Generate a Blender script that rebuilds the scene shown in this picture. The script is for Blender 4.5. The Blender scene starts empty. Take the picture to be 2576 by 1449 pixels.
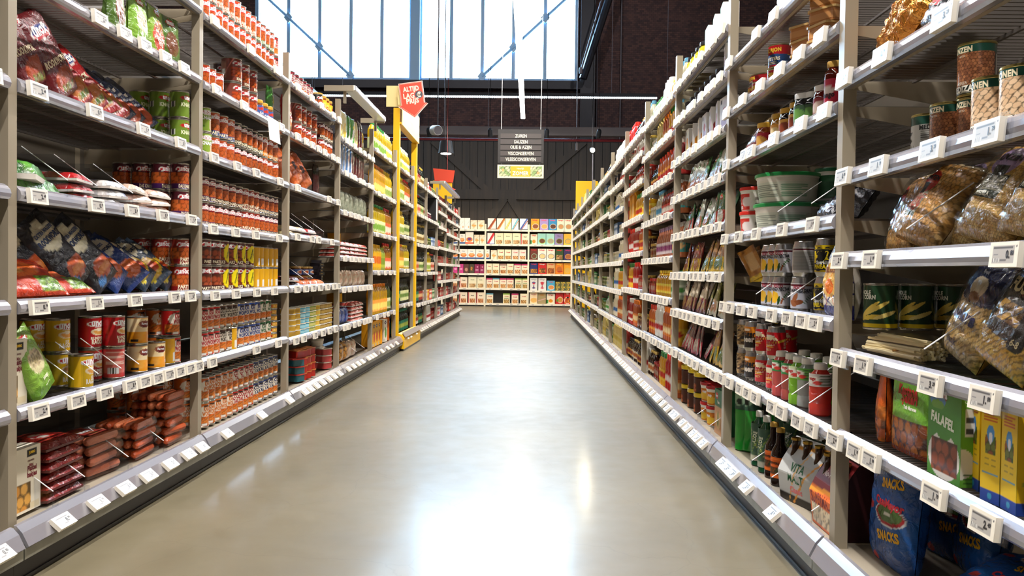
import bpy, math, random
import numpy as np
from mathutils import Matrix, Vector
PI = math.pi
sc = bpy.context.scene
COL = sc.collection
random.seed(7)

# ---------------------------------------------------------------- camera
IW, IH, F = 2576, 1449, 2070.0
YAW, PITCH, ROLL, CH = -0.02245, -0.02019, 0.01253, 0.8565
FWD = np.array([math.sin(YAW)*math.cos(PITCH), math.cos(YAW)*math.cos(PITCH), math.sin(PITCH)])
_r = np.array([math.cos(YAW), -math.sin(YAW), 0.0]); _u = np.cross(_r, FWD)
RGT = math.cos(ROLL)*_r + math.sin(ROLL)*_u
UPV = -math.sin(ROLL)*_r + math.cos(ROLL)*_u
cam_data = bpy.data.cameras.new('camera'); cam = bpy.data.objects.new('camera', cam_data); COL.objects.link(cam)
M = Matrix([[RGT[0], UPV[0], -FWD[0], 0], [RGT[1], UPV[1], -FWD[1], 0], [RGT[2], UPV[2], -FWD[2], CH], [0, 0, 0, 1]])
cam.matrix_world = M
cam_data.sensor_width = 36; cam_data.lens = F*36/IW; cam_data.clip_start = 0.05; cam_data.clip_end = 200
sc.camera = cam

# ---------------------------------------------------------------- world, exposure
sc.view_settings.view_transform = 'Standard'; sc.view_settings.look = 'None'
sc.view_settings.exposure = 0.5; sc.view_settings.gamma = 1.0
sc.view_settings.use_curve_mapping = False
w = bpy.data.worlds.new('overcast_sky'); sc.world = w; w.use_nodes = True
nt = w.node_tree; bg = nt.nodes['Background']
bg.inputs[0].default_value = (0.50, 0.76, 1.0, 1); bg.inputs[1].default_value = 20.0

# lamp strengths (watts)
P_MAIN, P_SIDE, P_BACK, P_WARM_FILL, P_WALL_FILL, P_CROSS = 660, 80, 80, 36, 320, 60
LAMPCOL = (1.0, 0.95, 0.92)

# ---------------------------------------------------------------- helpers
def lin(h):
    if isinstance(h, str): h = [int(h[i:i+2], 16)/255 for i in (0, 2, 4)]
    return tuple(c/12.92 if c <= 0.04045 else ((c+0.055)/1.055)**2.4 for c in h)
def srgb(h):
    return tuple(int(h[i:i+2], 16)/255 for i in (0, 2, 4)) if isinstance(h, str) else tuple(h)

MATS = {}
def newmat(name):
    m = bpy.data.materials.new(name); m.use_nodes = True; MATS[name] = m
    return m, m.node_tree, m.node_tree.nodes['Principled BSDF']
def col_mat(name, rough, spec=0.5, metal=0.0, coat=0.0, bump=0.0, transl=0.0):
    m, t, b = newmat(name)
    a = t.nodes.new('ShaderNodeVertexColor'); a.layer_name = 'Col'
    t.links.new(a.outputs[0], b.inputs['Base Color'])
    b.inputs['Roughness'].default_value = rough; b.inputs['Specular IOR Level'].default_value = spec
    b.inputs['Metallic'].default_value = metal; b.inputs['Coat Weight'].default_value = coat
    b.inputs['Coat Roughness'].default_value = 0.08
    if bump:
        n = t.nodes.new('ShaderNodeTexNoise'); n.inputs['Scale'].default_value = 38; n.inputs['Detail'].default_value = 3
        n.inputs['Distortion'].default_value = 1.2
        tc = t.nodes.new('ShaderNodeTexCoord'); bp = t.nodes.new('ShaderNodeBump')
        bp.inputs['Strength'].default_value = bump; bp.inputs['Distance'].default_value = 0.01
        t.links.new(tc.outputs['Object'], n.inputs['Vector']); t.links.new(n.outputs[0], bp.inputs['Height'])
        t.links.new(bp.outputs[0], b.inputs['Normal']); t.links.new(bp.outputs[0], b.inputs['Coat Normal'])
    if transl:
        tr = t.nodes.new('ShaderNodeBsdfTranslucent'); mx = t.nodes.new('ShaderNodeMixShader')
        mx.inputs[0].default_value = transl; t.links.new(a.outputs[0], tr.inputs[0])
        t.links.new(b.outputs[0], mx.inputs[1]); t.links.new(tr.outputs[0], mx.inputs[2])
        t.links.new(mx.outputs[0], t.nodes['Material Output'].inputs[0])
    return m
col_mat('printed_paper', 0.5, 0.4)
col_mat('printed_tin', 0.22, 0.65, 0.0, 0.1)
col_mat('glossy_film', 0.27, 0.5, 0.0, 0.2, 0.6)
col_mat('gold_foil', 0.18, 0.7, 0.85, 0.0, 1.0)
col_mat('plastic', 0.35, 0.5)
col_mat('liquid', 0.07, 0.6, 0.0, 0.6, 0.0, 0.35)
col_mat('tinned_steel', 0.25, 0.5, 0.9)
def plain(name, c, rough=0.5, metal=0.0, spec=0.5, noise=0.0, nscale=8):
    m, t, b = newmat(name); c = lin(c)
    b.inputs['Base Color'].default_value = (*c, 1); b.inputs['Roughness'].default_value = rough
    b.inputs['Metallic'].default_value = metal; b.inputs['Specular IOR Level'].default_value = spec
    if noise:
        n = t.nodes.new('ShaderNodeTexNoise'); n.inputs['Scale'].default_value = nscale; n.inputs['Detail'].default_value = 6
        tc = t.nodes.new('ShaderNodeTexCoord'); cr = t.nodes.new('ShaderNodeMix'); cr.data_type = 'RGBA'
        cr.inputs[6].default_value = (*[x*(1-noise) for x in c], 1); cr.inputs[7].default_value = (*[min(1, x*(1+noise)) for x in c], 1)
        t.links.new(tc.outputs['Object'], n.inputs['Vector']); t.links.new(n.outputs[0], cr.inputs[0]); t.links.new(cr.outputs[2], b.inputs['Base Color'])
    return m
def see_through(name, c, ior, rough=0.05):
    m, t, b = newmat(name); t.nodes.remove(b)
    gl = t.nodes.new('ShaderNodeBsdfGlossy'); gl.inputs['Roughness'].default_value = rough
    tr = t.nodes.new('ShaderNodeBsdfTransparent'); tr.inputs[0].default_value = (*lin(c), 1)
    lw = t.nodes.new('ShaderNodeLayerWeight'); lw.inputs[0].default_value = .5; mx = t.nodes.new('ShaderNodeMixShader')
    pw = t.nodes.new('ShaderNodeMath'); pw.operation = 'POWER'; pw.inputs[1].default_value = 4
    ma = t.nodes.new('ShaderNodeMath'); ma.operation = 'MULTIPLY_ADD'; ma.inputs[1].default_value = .45; ma.inputs[2].default_value = (ior-1)**2*.22
    t.links.new(lw.outputs['Facing'], pw.inputs[0]); t.links.new(pw.outputs[0], ma.inputs[0]); t.links.new(ma.outputs[0], mx.inputs[0]); t.links.new(tr.outputs[0], mx.inputs[1]); t.links.new(gl.outputs[0], mx.inputs[2])
    t.links.new(mx.outputs[0], t.nodes['Material Output'].inputs[0])
    return m
plain('shelf_paint', '958a76', 0.38, 0.0, 0.5, 0.05)
plain('panel_paint', '5c554a', 0.5, 0.0, 0.4, 0.06)
plain('wire', '77716c', 0.35, 0.6)
plain('rail_plastic', 'b2b2bc', 0.2, 0.6, 0.8)
plain('kick_metal', '8c8a7c', 0.4, 0.3, 0.5, 0.35, 14)
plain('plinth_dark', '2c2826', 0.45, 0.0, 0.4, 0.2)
plain('base_deck', '9c9280', 0.4, 0.0, 0.5, 0.08)
plain('frame_yellow', 'f5be00', 0.4)
plain('header_cream', 'efd894', 0.5)
plain('black_steel', '2b2d33', 0.45, 0.2)
plain('dark_roof', '1b1c20', 0.9)
plain('grey_tray', '77747a', 0.5, 0.4)
plain('red_pipe', '7d1f2e', 0.4)
plain('white_enamel', 'e8e6e0', 0.3)
plain('mullion_haze_blue', 'a4d2f4', 0.4, 0.0, 0.6)  # blue haze of the bright window, put into the colour of dark steel
plain('sign_dark', '33302e', 0.5)
plain('sign_slat', '4c4541', 0.45)
see_through('clear_film', 'fafafa', 1.5, 0.12)
see_through('clear_plastic', 'f2f4f8', 1.35, 0.06)
see_through('window_glass', 'f4fafe', 1.3, 0.02)
m, t, b = newmat('lamp_diffuser')
b.inputs['Base Color'].default_value = (1, 1, 1, 1); b.inputs['Emission Color'].default_value = (1.0, 0.97, 0.92, 1); b.inputs['Emission Strength'].default_value = 14
m, t, b = newmat('led_line')
b.inputs['Emission Color'].default_value = (0.75, 0.93, 1.0, 1); b.inputs['Emission Strength'].default_value = 6
m, t, b = newmat('warm_lamp')
b.inputs['Emission Color'].default_value = (1.0, 0.85, 0.6, 1); b.inputs['Emission Strength'].default_value = 60

def prop(o, label=None, cat=None, group=None, kind=None):
    if label: o['label'] = label
    if cat: o['category'] = cat
    if group: o['group'] = group
    if kind: o['kind'] = kind
    return o

class B:
    """collects coloured faces of several materials into one mesh"""
    def __init__(s): s.v = []; s.f = []; s.c = []; s.m = []; s.sm = []; s.mats = []
    def mi(s, mat):
        if mat not in s.mats: s.mats.append(mat)
        return s.mats.index(mat)
    def add(s, vs, fs, col='ffffff', mat='plastic', smooth=False):
        o = len(s.v); s.v.extend(map(tuple, vs)); k = s.mi(mat)
        if isinstance(col, str) or len(np.shape(col)) == 1: s.c.extend([srgb(col)]*len(vs))
        else: s.c.extend(map(tuple, col))
        for f in fs: s.f.append(tuple(o+i for i in f))
        s.m.extend([k]*len(fs)); s.sm.extend([smooth]*len(fs)); return s
    def box(s, x0, x1, y0, y1, z0, z1, col='ffffff', mat='plastic'):
        vs = [(x, y, z) for z in (z0, z1) for y in (y0, y1) for x in (x0, x1)]
        return s.add(vs, [(0, 2, 3, 1), (4, 5, 7, 6), (0, 1, 5, 4), (2, 6, 7, 3), (0, 4, 6, 2), (1, 3, 7, 5)], col, mat)
    def lathe(s, prof, n=20, col='ffffff', mat='plastic', cx=0, cy=0, sx=1, sy=1, cap=True):
        vs = []; fs = []
        for r, z in prof:
            for i in range(n):
                a = 2*PI*i/n; vs.append((cx+r*math.cos(a)*sx, cy+r*math.sin(a)*sy, z))
        for j in range(len(prof)-1):
            for i in range(n):
                k = (i+1) % n; fs.append((j*n+i, j*n+k, (j+1)*n+k, (j+1)*n+i))
        if cap:
            fs.append(tuple(reversed(range(n)))); fs.append(tuple((len(prof)-1)*n+i for i in range(n)))
        return s.add(vs, fs, col, mat, True)
    def tube(s, p, q, r, n=8, col='ffffff', mat='plastic'):
        p, q = Vector(p), Vector(q); d = (q-p).normalized()
        a = d.orthogonal().normalized(); b2 = d.cross(a); vs = []
        for e in (p, q):
            for i in range(n):
                t = 2*PI*i/n; vs.append(tuple(e+a*(r*math.cos(t))+b2*(r*math.sin(t))))
        fs = [(i, (i+1) % n, n+(i+1) % n, n+i) for i in range(n)]+[tuple(reversed(range(n))), tuple(range(n, 2*n))]
        return s.add(vs, fs, col, mat, True)
    def prism(s, poly, a, b2, axis='y', col='ffffff', mat='plastic', smooth=False):
        """extrude a closed 2-D outline between a and b2 along an axis"""
        def P(p, t): return {'y': (p[0], t, p[1]), 'x': (t, p[0], p[1]), 'z': (p[0], p[1], t)}[axis]
        n = len(poly); vs = [P(p, a) for p in poly]+[P(p, b2) for p in poly]
        fs = [(i, (i+1) % n, n+(i+1) % n, n+i) for i in range(n)]+[tuple(range(n-1, -1, -1)), tuple(range(n, 2*n))]
        return s.add(vs, fs, col, mat, smooth)
    def mesh(s, name, sharp=35):
        me = bpy.data.meshes.new(name)
        me.from_pydata(s.v, [], s.f)
        for k in s.mats: me.materials.append(MATS[k])
        me.polygons.foreach_set('material_index', s.m); me.polygons.foreach_set('use_smooth', s.sm)
        ca = me.color_attributes.new('Col', 'BYTE_COLOR', 'POINT')
        a = np.ones((len(s.v), 4), np.float32); a[:, :3] = np.clip(np.array(s.c), 0, 1)
        ca.data.foreach_set('color_srgb', a.ravel())
        me.validate(); me.update()
        if any(s.sm): me.set_sharp_from_angle(angle=math.radians(sharp))
        return me
def put(name, me, parent=None, loc=(0, 0, 0), rot=(0, 0, 0)):
    if isinstance(me, B): me = me.mesh(name)
    o = bpy.data.objects.new(name, me); COL.objects.link(o); o.location = loc; o.rotation_euler = rot
    if parent: o.parent = parent
    return o
def empty(name, loc=(0, 0, 0), rot=(0, 0, 0)):
    o = bpy.data.objects.new(name, None); COL.objects.link(o); o.location = loc; o.rotation_euler = rot
    o.empty_display_size = 0.1; return o
def fix_normals(me):
    import bmesh
    bm = bmesh.new(); bm.from_mesh(me); bmesh.ops.recalc_face_normals(bm, faces=bm.faces); bm.to_mesh(me); bm.free()

# ---------------------------------------------------------------- lettering
GLY = {}
def glyphs(txt, bold=0.0):
    k = (txt, bold)
    if k not in GLY:
        cu = bpy.data.curves.new('t', 'FONT'); cu.body = txt; cu.resolution_u = 2; cu.offset = bold
        cu.align_x = 'CENTER'; cu.align_y = 'CENTER'; cu.size = 1.0; cu.space_character = 1.0+bold*1.5; cu.space_line = 0.85
        ob = bpy.data.objects.new('t', cu); COL.objects.link(ob)
        me = bpy.data.meshes.new_from_object(ob.evaluated_get(bpy.context.evaluated_depsgraph_get()))
        v = np.array([x.co[:2] for x in me.vertices]) if len(me.vertices) else np.zeros((1, 2))
        f = [tuple(p.vertices) for p in me.polygons]
        mn, mx = v.min(0), v.max(0); v = v-(mn+mx)/2
        GLY[k] = (v, f, mx-mn); bpy.data.objects.remove(ob); bpy.data.curves.remove(cu); bpy.data.meshes.remove(me)
    return GLY[k]
def put_text(bb, txt, cu, cv, size, col, surf, W, H, ang=0, bold=0.03, maxw=None, mat='printed_paper', lift=0.0005, sx=0.85):
    """surf(s, t, lift) -> xyz with s,t in metres on the label; cu,cv in 0..1 of W,H; size = height in metres"""
    v, f, d = glyphs(txt, bold)
    if d[1] < 1e-6: return
    ref = glyphs('H', bold)[2][1] if any(ch.isupper() or ch.isdigit() for ch in txt) else d[1]/(txt.count('\n')+1)
    k = size/ref
    kx = k*sx
    if maxw and d[0]*kx > maxw: kx = maxw/d[0]
    a = math.radians(ang); x = v[:, 0]*kx; y = v[:, 1]*k
    X = x*math.cos(a)-y*math.sin(a)+cu*W; Y = x*math.sin(a)+y*math.cos(a)+cv*H
    bb.add([surf(p, q, lift) for p, q in zip(X, Y)], f, col, mat)

# ---------------------------------------------------------------- painting of printed surfaces on fine grids
def paint(ops, U, V, base, asp=1.0, seed=1):
    rs = np.random.RandomState(seed)
    C = np.zeros(U.shape+(3,)); C[:] = srgb(base)
    for o in ops:
        k = o[0]
        if k == 'r': mk = (U >= o[1]) & (V >= o[2]) & (U <= o[3]) & (V <= o[4]); C[mk] = srgb(o[5])
        elif k == 'e':
            mk = ((U-o[1])/o[3])**2+((V-o[2])/o[4])**2 <= 1; C[mk] = srgb(o[5])
        elif k == 'o':   # turned ellipse: radii in label heights
            an = math.radians(o[5]); du = (U-o[1])*asp; dv = V-o[2]
            p_ = du*math.cos(an)+dv*math.sin(an); q_ = -du*math.sin(an)+dv*math.cos(an); C[(p_/o[3])**2+(q_/o[4])**2 <= 1] = srgb(o[6])
        elif k == 'g':
            t = np.clip((V-o[1])/(o[2]-o[1]), 0, 1)[..., None]; C = C*(1-t)+np.array(srgb(o[3]))*t
        elif k in 'bs':
            u0, v0, u1, v1, r, c1, c2 = o[1:8]; ang = o[8] if len(o) > 8 else 0
            L = o[9] if len(o) > 9 else 0
            cells = []; y = v0; row = 0; dy = r*1.6
            dx = (r*1.9+L*1.7)/asp
            while y <= v1+1e-6:
                x = u0+(dx/2 if row % 2 else 0)
                while x <= u1+1e-6: cells.append((x+rs.uniform(-.2, .2)*dx*0.5, y+rs.uniform(-.2, .2)*dy*.5)); x += dx
                y += dy; row += 1
            inb = (U >= u0) & (V >= v0) & (U <= u1) & (V <= v1)
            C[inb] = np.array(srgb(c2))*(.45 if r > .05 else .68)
            rs.shuffle(cells)
            for cx, cy in cells:
                a = math.radians(ang+rs.uniform(-18, 18)); du = (U-cx)*asp; dv = V-cy
                p = du*math.cos(a)+dv*math.sin(a); q = -du*math.sin(a)+dv*math.cos(a)
                pp = np.maximum(np.abs(p)-L, 0); d2 = pp*pp+q*q
                mk = (d2 < r*r) & inb
                t = rs.uniform(0, 1); c = np.array(srgb(c1))*(1-t)+np.array(srgb(c2))*t
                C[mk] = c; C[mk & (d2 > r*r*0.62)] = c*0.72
        elif k == 'n':
            amt = o[2]; sc_ = o[1]; nz = np.zeros(U.shape)
            for q in range(1, 4):
                a1, a2, a3 = rs.uniform(0, 6.28, 3); nz += np.sin(U*sc_*q*math.cos(a1)*asp+V*sc_*q*math.sin(a1)+a2)*np.sin(V*sc_*q*.7+a3)/q
            t = np.clip(nz*amt, 0, 1)[..., None]; C = C*(1-t)+np.array(srgb(o[3]))*t
        elif k == 'l':   # lines of small print
            u0, v0, u1, v1, n, c = o[1:7]
            for i in range(n):
                y = v0+(v1-v0)*(i+.5)/n; mk = (np.abs(V-y) < (v1-v0)/n*.22) & (U > u0) & (U < u1-(u1-u0)*.25*(i % 3 == 2)); C[mk] = srgb(c)
        elif k == 'w':   # wavy band
            mk = (V > o[1]+o[3]*np.sin(U*o[4])) & (V < o[2]+o[3]*np.sin(U*o[4]+.5)); C[mk] = srgb(o[5])
        elif k == 'k':   # slanted band: centre v at u=.5, slope, half height
            mk = np.abs(V-o[1]-(U-.5)*o[2]) < o[3]; C[mk] = srgb(o[4])
        elif k == 'd':   # bar code
            mk = (U >= o[1]) & (V >= o[2]) & (U <= o[3]) & (V <= o[4]); C[mk] = (0.93, .93, .9)
            mk2 = mk & ((np.floor((U-o[1])*o[5]).astype(int)*7 % 5) < 2); C[mk2] = (.1, .1, .1)
    return C
def gridf(nu, nv): return [(j*(nu+1)+i, j*(nu+1)+i+1, (j+1)*(nu+1)+i+1, (j+1)*(nu+1)+i) for j in range(nv) for i in range(nu)]

def cyl_label(bb, R, z0, z1, base, ops=(), texts=(), nu=48, nv=22, mat='printed_tin', seed=1, prof=None, span=200.0, flat=1.0):
    """wrap: front (towards -y) at u=.5, u 0..1 spans `span` degrees, the rest goes on round the back"""
    H = z1-z0; half = 180.0/span
    us = np.linspace(.5-half, .5+half, nu+1); vs_ = np.linspace(0, 1, nv+1)
    U, V = np.meshgrid(us, vs_); W = math.radians(span)*R
    Cc = paint(ops, U, V, base, W/H, seed)
    def surf(s, t, lift=0.0):
        a = (s/W-.5)*math.radians(span); r = (R*(prof(t/H) if prof else 1))+lift
        return (r*math.sin(a), -r*math.cos(a)*flat, z0+t)
    bb.add([surf(u*W, v*H) for u, v in zip(U.ravel(), V.ravel())], gridf(nu, nv), Cc.reshape(-1, 3), mat, True)
    for T in texts: put_text(bb, T[0], T[1], T[2], T[3], T[4], surf, W, H, mat=mat, **(T[5] if len(T) > 5 else {}))
def plane_face(bb, o, ex, ey, w, h, base, ops=(), texts=(), nu=24, nv=24, mat='printed_paper', seed=1):
    o, ex, ey = Vector(o), Vector(ex), Vector(ey); n = ex.cross(ey)
    U, V = np.meshgrid(np.linspace(0, 1, nu+1), np.linspace(0, 1, nv+1)); Cc = paint(ops, U, V, base, w/h, seed)
    def surf(s, t, lift=0.0): return tuple(o+ex*s+ey*t+n*lift)
    bb.add([surf(u*w, v*h) for u, v in zip(U.ravel(), V.ravel())], gridf(nu, nv), Cc.reshape(-1, 3), mat)
    for T in texts: put_text(bb, T[0], T[1], T[2], T[3], T[4], surf, w, h, mat=mat, **(T[5] if len(T) > 5 else {}))

# ---------------------------------------------------------------- product shapes: each returns [(part name, B), ...], the first is the thing itself
def can(R, h, base, ops=(), texts=(), nu=48, nv=22, ring='b9b4a8', seed=1, pull=False):
    b = B()
    b.lathe([(R*.90, .0015), (R*.97, 0), (R, .002), (R, .0045), (R*.965, .006), (R*.965, h-.006), (R, h-.0045), (R, h-.001), (R*.97, h), (R*.93, h), (R*.915, h-.004)], 28, ring, 'tinned_steel')
    b.lathe([(R*.7, h-.0035), (R*.68, h-.0028)], 20, ring, 'tinned_steel')
    if pull: b.lathe([(R*.16, h-.003), (R*.15, h-.0015)], 10, ring, 'tinned_steel', 0, -R*.3)
    l = B(); cyl_label(l, R*.975, .006, h-.006, base, ops, texts, nu, nv, 'printed_tin', seed)
    return [('tin', b), ('label', l)]
def drink_can(R, h, base, ops=(), texts=(), nu=40, nv=24, seed=1):
    b = B(); b.lathe([(R*.72, .001), (R*.82, 0), (R*.97, .012), (R*.985, .016), (R*.985, h-.022), (R*.85, h-.006), (R*.86, h-.001), (R*.83, h), (R*.80, h-.004)], 26, 'c8c8c8', 'tinned_steel')
    l = B(); cyl_label(l, R, .014, h-.020, base, ops, texts, nu, nv, 'printed_tin', seed)
    return [('can', b), ('label', l)]
def jar(R, h, content, lid, base=None, ops=(), texts=(), z=(.18, .68), lidh=.018, nu=32, nv=12, neck=.86, lr=None, glass='liquid', seed=1):
    b = B(); t = h-lidh
    b.lathe([(R*.8, 0), (R*.95, .003), (R, .010), (R, t-.022), (R*.97, t-.014), (R*neck, t-.004), (R*neck, t+.002)], 24, content, glass)
    k = B(); lr = lr or R*neck*1.06
    k.lathe([(lr, t), (lr*1.02, t+.002), (lr*1.02, h-.002), (lr*.97, h), (lr*.9, h)], 24, lid, 'plastic')
    out = [('jar', b), ('lid', k)]
    if base:
        l = B(); cyl_label(l, R*1.004, h*z[0], h*z[1], base, ops, texts, nu, nv, 'printed_paper', seed); out.append(('label', l))
    return out
PROF = {
 'oil': [(.90, 0), (1, .012), (1, .50), (.93, .54), (1, .58), (1, .68), (.86, .76), (.50, .86), (.34, .89), (.34, .92)],
 'round': [(.92, 0), (1, .015), (1, .60), (.96, .66), (.80, .74), (.50, .83), (.36, .87), (.36, .92)],
 'wine': [(.95, 0), (1, .01), (1, .62), (.9, .68), (.5, .76), (.36, .80), (.34, .92)],
 'sauce': [(.95, 0), (1, .01), (1, .55), (.88, .66), (.52, .80), (.44, .90)],
 'squeeze': [(.9, 0), (1, .02), (1, .25), (.88, .42), (1, .62), (.98, .74), (.7, .84), (.62, .86)],
 'juice': [(.85, 0), (1, .03), (1, .20), (.93, .24), (1, .29), (1, .58), (.94, .62), (1, .68), (.9, .77), (.55, .87), (.52, .90)],
 'beer': [(.95, 0), (1, .01), (1, .52), (.9, .60), (.5, .72), (.42, .94)],
 'sodag': [(.85, 0), (.98, .02), (.95, .10), (1, .14), (.97, .40), (1, .44), (1, .66), (.9, .74), (.42, .87), (.40, .91)],
 'fat': [(.92, 0), (1, .02), (1, .66), (.92, .78), (.6, .86), (.5, .90)],
}
def bottle(R, h, colr, cap, shape='oil', base=None, ops=(), texts=(), z=(.12, .5), nu=32, nv=14, n=20, mat='liquid', capr=None, flat=1.0, seed=1, topc=None):
    b = B(); P = PROF[shape]
    b.lathe([(r*R, q*h) for r, q in P], n, colr, mat, sy=flat)
    if topc:
        zt = topc[1]; b.lathe([(r*R*1.01, q*h) for r, q in P if q >= zt], n, topc[0], mat, sy=flat, cap=False)
    k = B(); cr = (capr or P[-1][0]*1.15)*R; z0 = P[-1][1]*h-.004
    k.lathe([(cr, z0), (cr*1.02, z0+.003), (cr*.98, h-.002), (cr*.85, h)], 14, cap, 'plastic')
    out = [('bottle', b), ('cap', k)]
    if base:
        l = B(); cyl_label(l, R*1.012, h*z[0], h*z[1], base, ops, texts, nu, nv, 'printed_paper', seed, flat=flat, span=170); out.append(('label', l))
    return out
def tub(R, h, lid, base, ops=(), texts=(), nu=60, nv=16, seed=1):
    b = B(); b.lathe([(R*.84, 0), (R*.87, .003), (R*.97, h-.02), (R*1.0, h-.018), (R*1.0, h-.012)], 36, 'ece8dc', 'plastic')
    k = B(); k.lathe([(R*1.0, h-.014), (R*1.04, h-.013), (R*1.04, h-.003), (R*1.0, h), (R*.95, h), (R*.93, h-.003)], 36, lid, 'plastic')
    l = B(); cyl_label(l, R*.872, h*.06, h-.028, base, ops, texts, nu, nv, 'printed_paper', seed, prof=lambda t: 1+.115*(t*.88+.06))
    return [('tub', b), ('lid', k), ('label', l)]
def box(w, d, h, front, ops=(), texts=(), side=None, sops=(), stexts=(), top=None, nu=20, nv=24, seed=1, mat='printed_paper'):
    b = B(); side = side or front; top = top or side
    b.box(-w/2, w/2, 0, d, 0, h, top, mat)
    plane_face(b, (-w/2, -.0003, 0), (1, 0, 0), (0, 0, 1), w, h, front, ops, texts, nu, nv, mat, seed)
    plane_face(b, (w/2+.0003, 0, 0), (0, 1, 0), (0, 0, 1), d, h, side, sops, stexts, max(4, nu//2), nv, mat, seed)
    plane_face(b, (-w/2-.0003, d, 0), (0, -1, 0), (0, 0, 1), d, h, side, sops, stexts, max(4, nu//2), nv, mat, seed)
    return [('carton', b)]
def bag(w, h, t, base, ops=(), texts=(), nu=28, nv=34, back=None, mat='glossy_film', stand=False, wr=.004, seed=1, film=None, full=1.0, pinch=.06):
    """filled pillow bag standing on its lower seam, front towards -y"""
    rs = np.random.RandomState(seed); b = B()
    ph = rs.uniform(0, 6.28, 6)
    def thick(u, v):
        e = max(0.0, 1-abs(2*u-1)**3.0)**.5
        if stand: g = min(1.0, max(0.0, (1-v)*1.6))**.6*(1-.25*(1-v)**8)
        else: g = max(0.0, 1-abs(2*min(v/full, 1)-1)**3.2)**.55
        return t/2*e*g+.0008
    def wob(u, v):
        return wr*(math.sin(9*u+11*v+ph[0])*.5+math.sin(23*u-7*v+ph[1])*.3+math.sin(5*u+31*v+ph[2])*.35)*(1.1-.5*math.sin(PI*u))
    def edge(u, v):
        if stand: return 1-.03*math.sin(PI*v)
        return 1-pinch*math.sin(PI*min(1, max(0, v)))*.6+.01*math.sin(17*v+ph[3])
    def surf(s, q, lift=0.0, sg=-1, F_=0.0):
        u = min(1, max(0, s/w)); v = min(1, max(0, q/h))
        x = (u-.5)*w*edge(u, v)*(1+F_); y = sg*(thick(u, v)*(1+F_*2)+abs(wob(u, v))*.9*min(1, thick(u, v)*60)+lift)
        return (x, y, v*h*(1+F_)+.002*math.sin(8*u+ph[4])*(v > .97))
    U, V = np.meshgrid(np.linspace(0, 1, nu+1), np.linspace(0, 1, nv+1)); Cc = paint(ops, U, V, base, w/h, seed)
    b.add([surf(u*w, v*h) for u, v in zip(U.ravel(), V.ravel())], gridf(nu, nv), Cc.reshape(-1, 3), mat, True)
    b.add([surf(u*w, v*h, 0, 1) for u, v in zip(U.ravel(), V.ravel())], [f[::-1] for f in gridf(nu, nv)], back or base, mat, True)
    for T in texts: put_text(b, T[0], T[1], T[2], T[3], T[4], surf, w, h, mat='printed_paper', lift=.0012, **(T[5] if len(T) > 5 else {}))
    out = [('bag', b)]
    if film:
        k = B()
        for sg in (-1, 1): k.add([surf(u*w, v*h*1.0, .003, sg, .05) for u, v in zip(U.ravel(), V.ravel())], gridf(nu, nv), 'ffffff', 'clear_film', True)
        out.append(('film', k))
    return out
def capsule(bb, p, q, r, col, mat='glossy_film', n=8):
    p, q = Vector(p), Vector(q); d = (q-p).normalized(); a = d.orthogonal().normalized(); c = d.cross(a); vs = []; rings = [(-.95, .35), (-.6, .8), (0, 1), None, (0, 1), (.6, .8), (.95, .35)]
    k = 0
    for i, rg in enumerate(rings):
        if rg is None: continue
        base = p if i < 3 else q; off, s = rg; k += 1
        for j in range(n): t = 2*PI*j/n; vs.append(tuple(base+d*(off*r)+a*(r*s*math.cos(t))+c*(r*s*math.sin(t))))
    fs = [(i*n+j, i*n+(j+1) % n, (i+1)*n+(j+1) % n, (i+1)*n+j) for i in range(k-1) for j in range(n)]+[tuple(reversed(range(n))), tuple(range((k-1)*n, k*n))]
    bb.add(vs, fs, col, mat, True)
def sausage_pack(w, d, t, n, c1, c2, lab=None, seed=1):
    """flat vacuum pack lying down, sausages side by side along x"""
    rs = np.random.RandomState(seed); b = B(); r = d/n/2*.96
    for i in range(n):
        a = np.array(srgb(c1))*(1-i % 3*.3)+np.array(srgb(c2))*(i % 3*.3)
        capsule(b, (-w/2+r*1.6, d*(i+.5)/n, t/2+rs.uniform(-.001, .001)), (w/2-r*1.6, d*(i+.5)/n, t/2), min(r, t/2*.95), tuple(a))
    k = B(); P = [(-w/2-.012, .004), (-w/2, t*.75), (-w/2+.02, t), (w/2-.02, t), (w/2, t*.75), (w/2+.012, .004), (w/2, .0), (-w/2, .0)]
    k.prism(P, -.003, d+.003, 'y', 'ffffff', 'clear_film')
    out = [('sausages', b), ('wrapper', k)]
    if lab:
        l = B(); plane_face(l, (-w*.28, d*.1, t+.001), (1, 0, 0), (0, 1, 0), w*.5, d*.75, lab[0], lab[1], lab[2], 16, 14); out.append(('label', l))
    return out
def flat_pack(w, d, t, base, ops=(), texts=(), nu=20, nv=16, seed=1, mat='glossy_film', rim='d8d2c8'):
    """flat lying tray pack; seen from its front edge and top"""
    b = B(); rs = np.random.RandomState(seed)
    b.box(-w/2, w/2, .0, d, 0, t*.25, rim, 'plastic')
    def surf(s, q, lift=0.0):
        u, v = s/w, q/d; e = (max(0, 1-abs(2*u-1)**4)*max(0, 1-abs(2*v-1)**4))**.4
        return (s-w/2, q, t*.25+t*.75*e+lift+.0015*math.sin(19*u+23*v+seed))
    U, V = np.meshgrid(np.linspace(0, 1, nu+1), np.linspace(0, 1, nv+1)); Cc = paint(ops, U, V, base, w/d, seed)
    b.add([surf(u*w, v*d) for u, v in zip(U.ravel(), V.ravel())], gridf(nu, nv), Cc.reshape(-1, 3), mat, True)
    for T in texts: put_text(b, T[0], T[1], T[2], T[3], T[4], surf, w, d, lift=.001, **(T[5] if len(T) > 5 else {}))
    return [('pack', b)]
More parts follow.
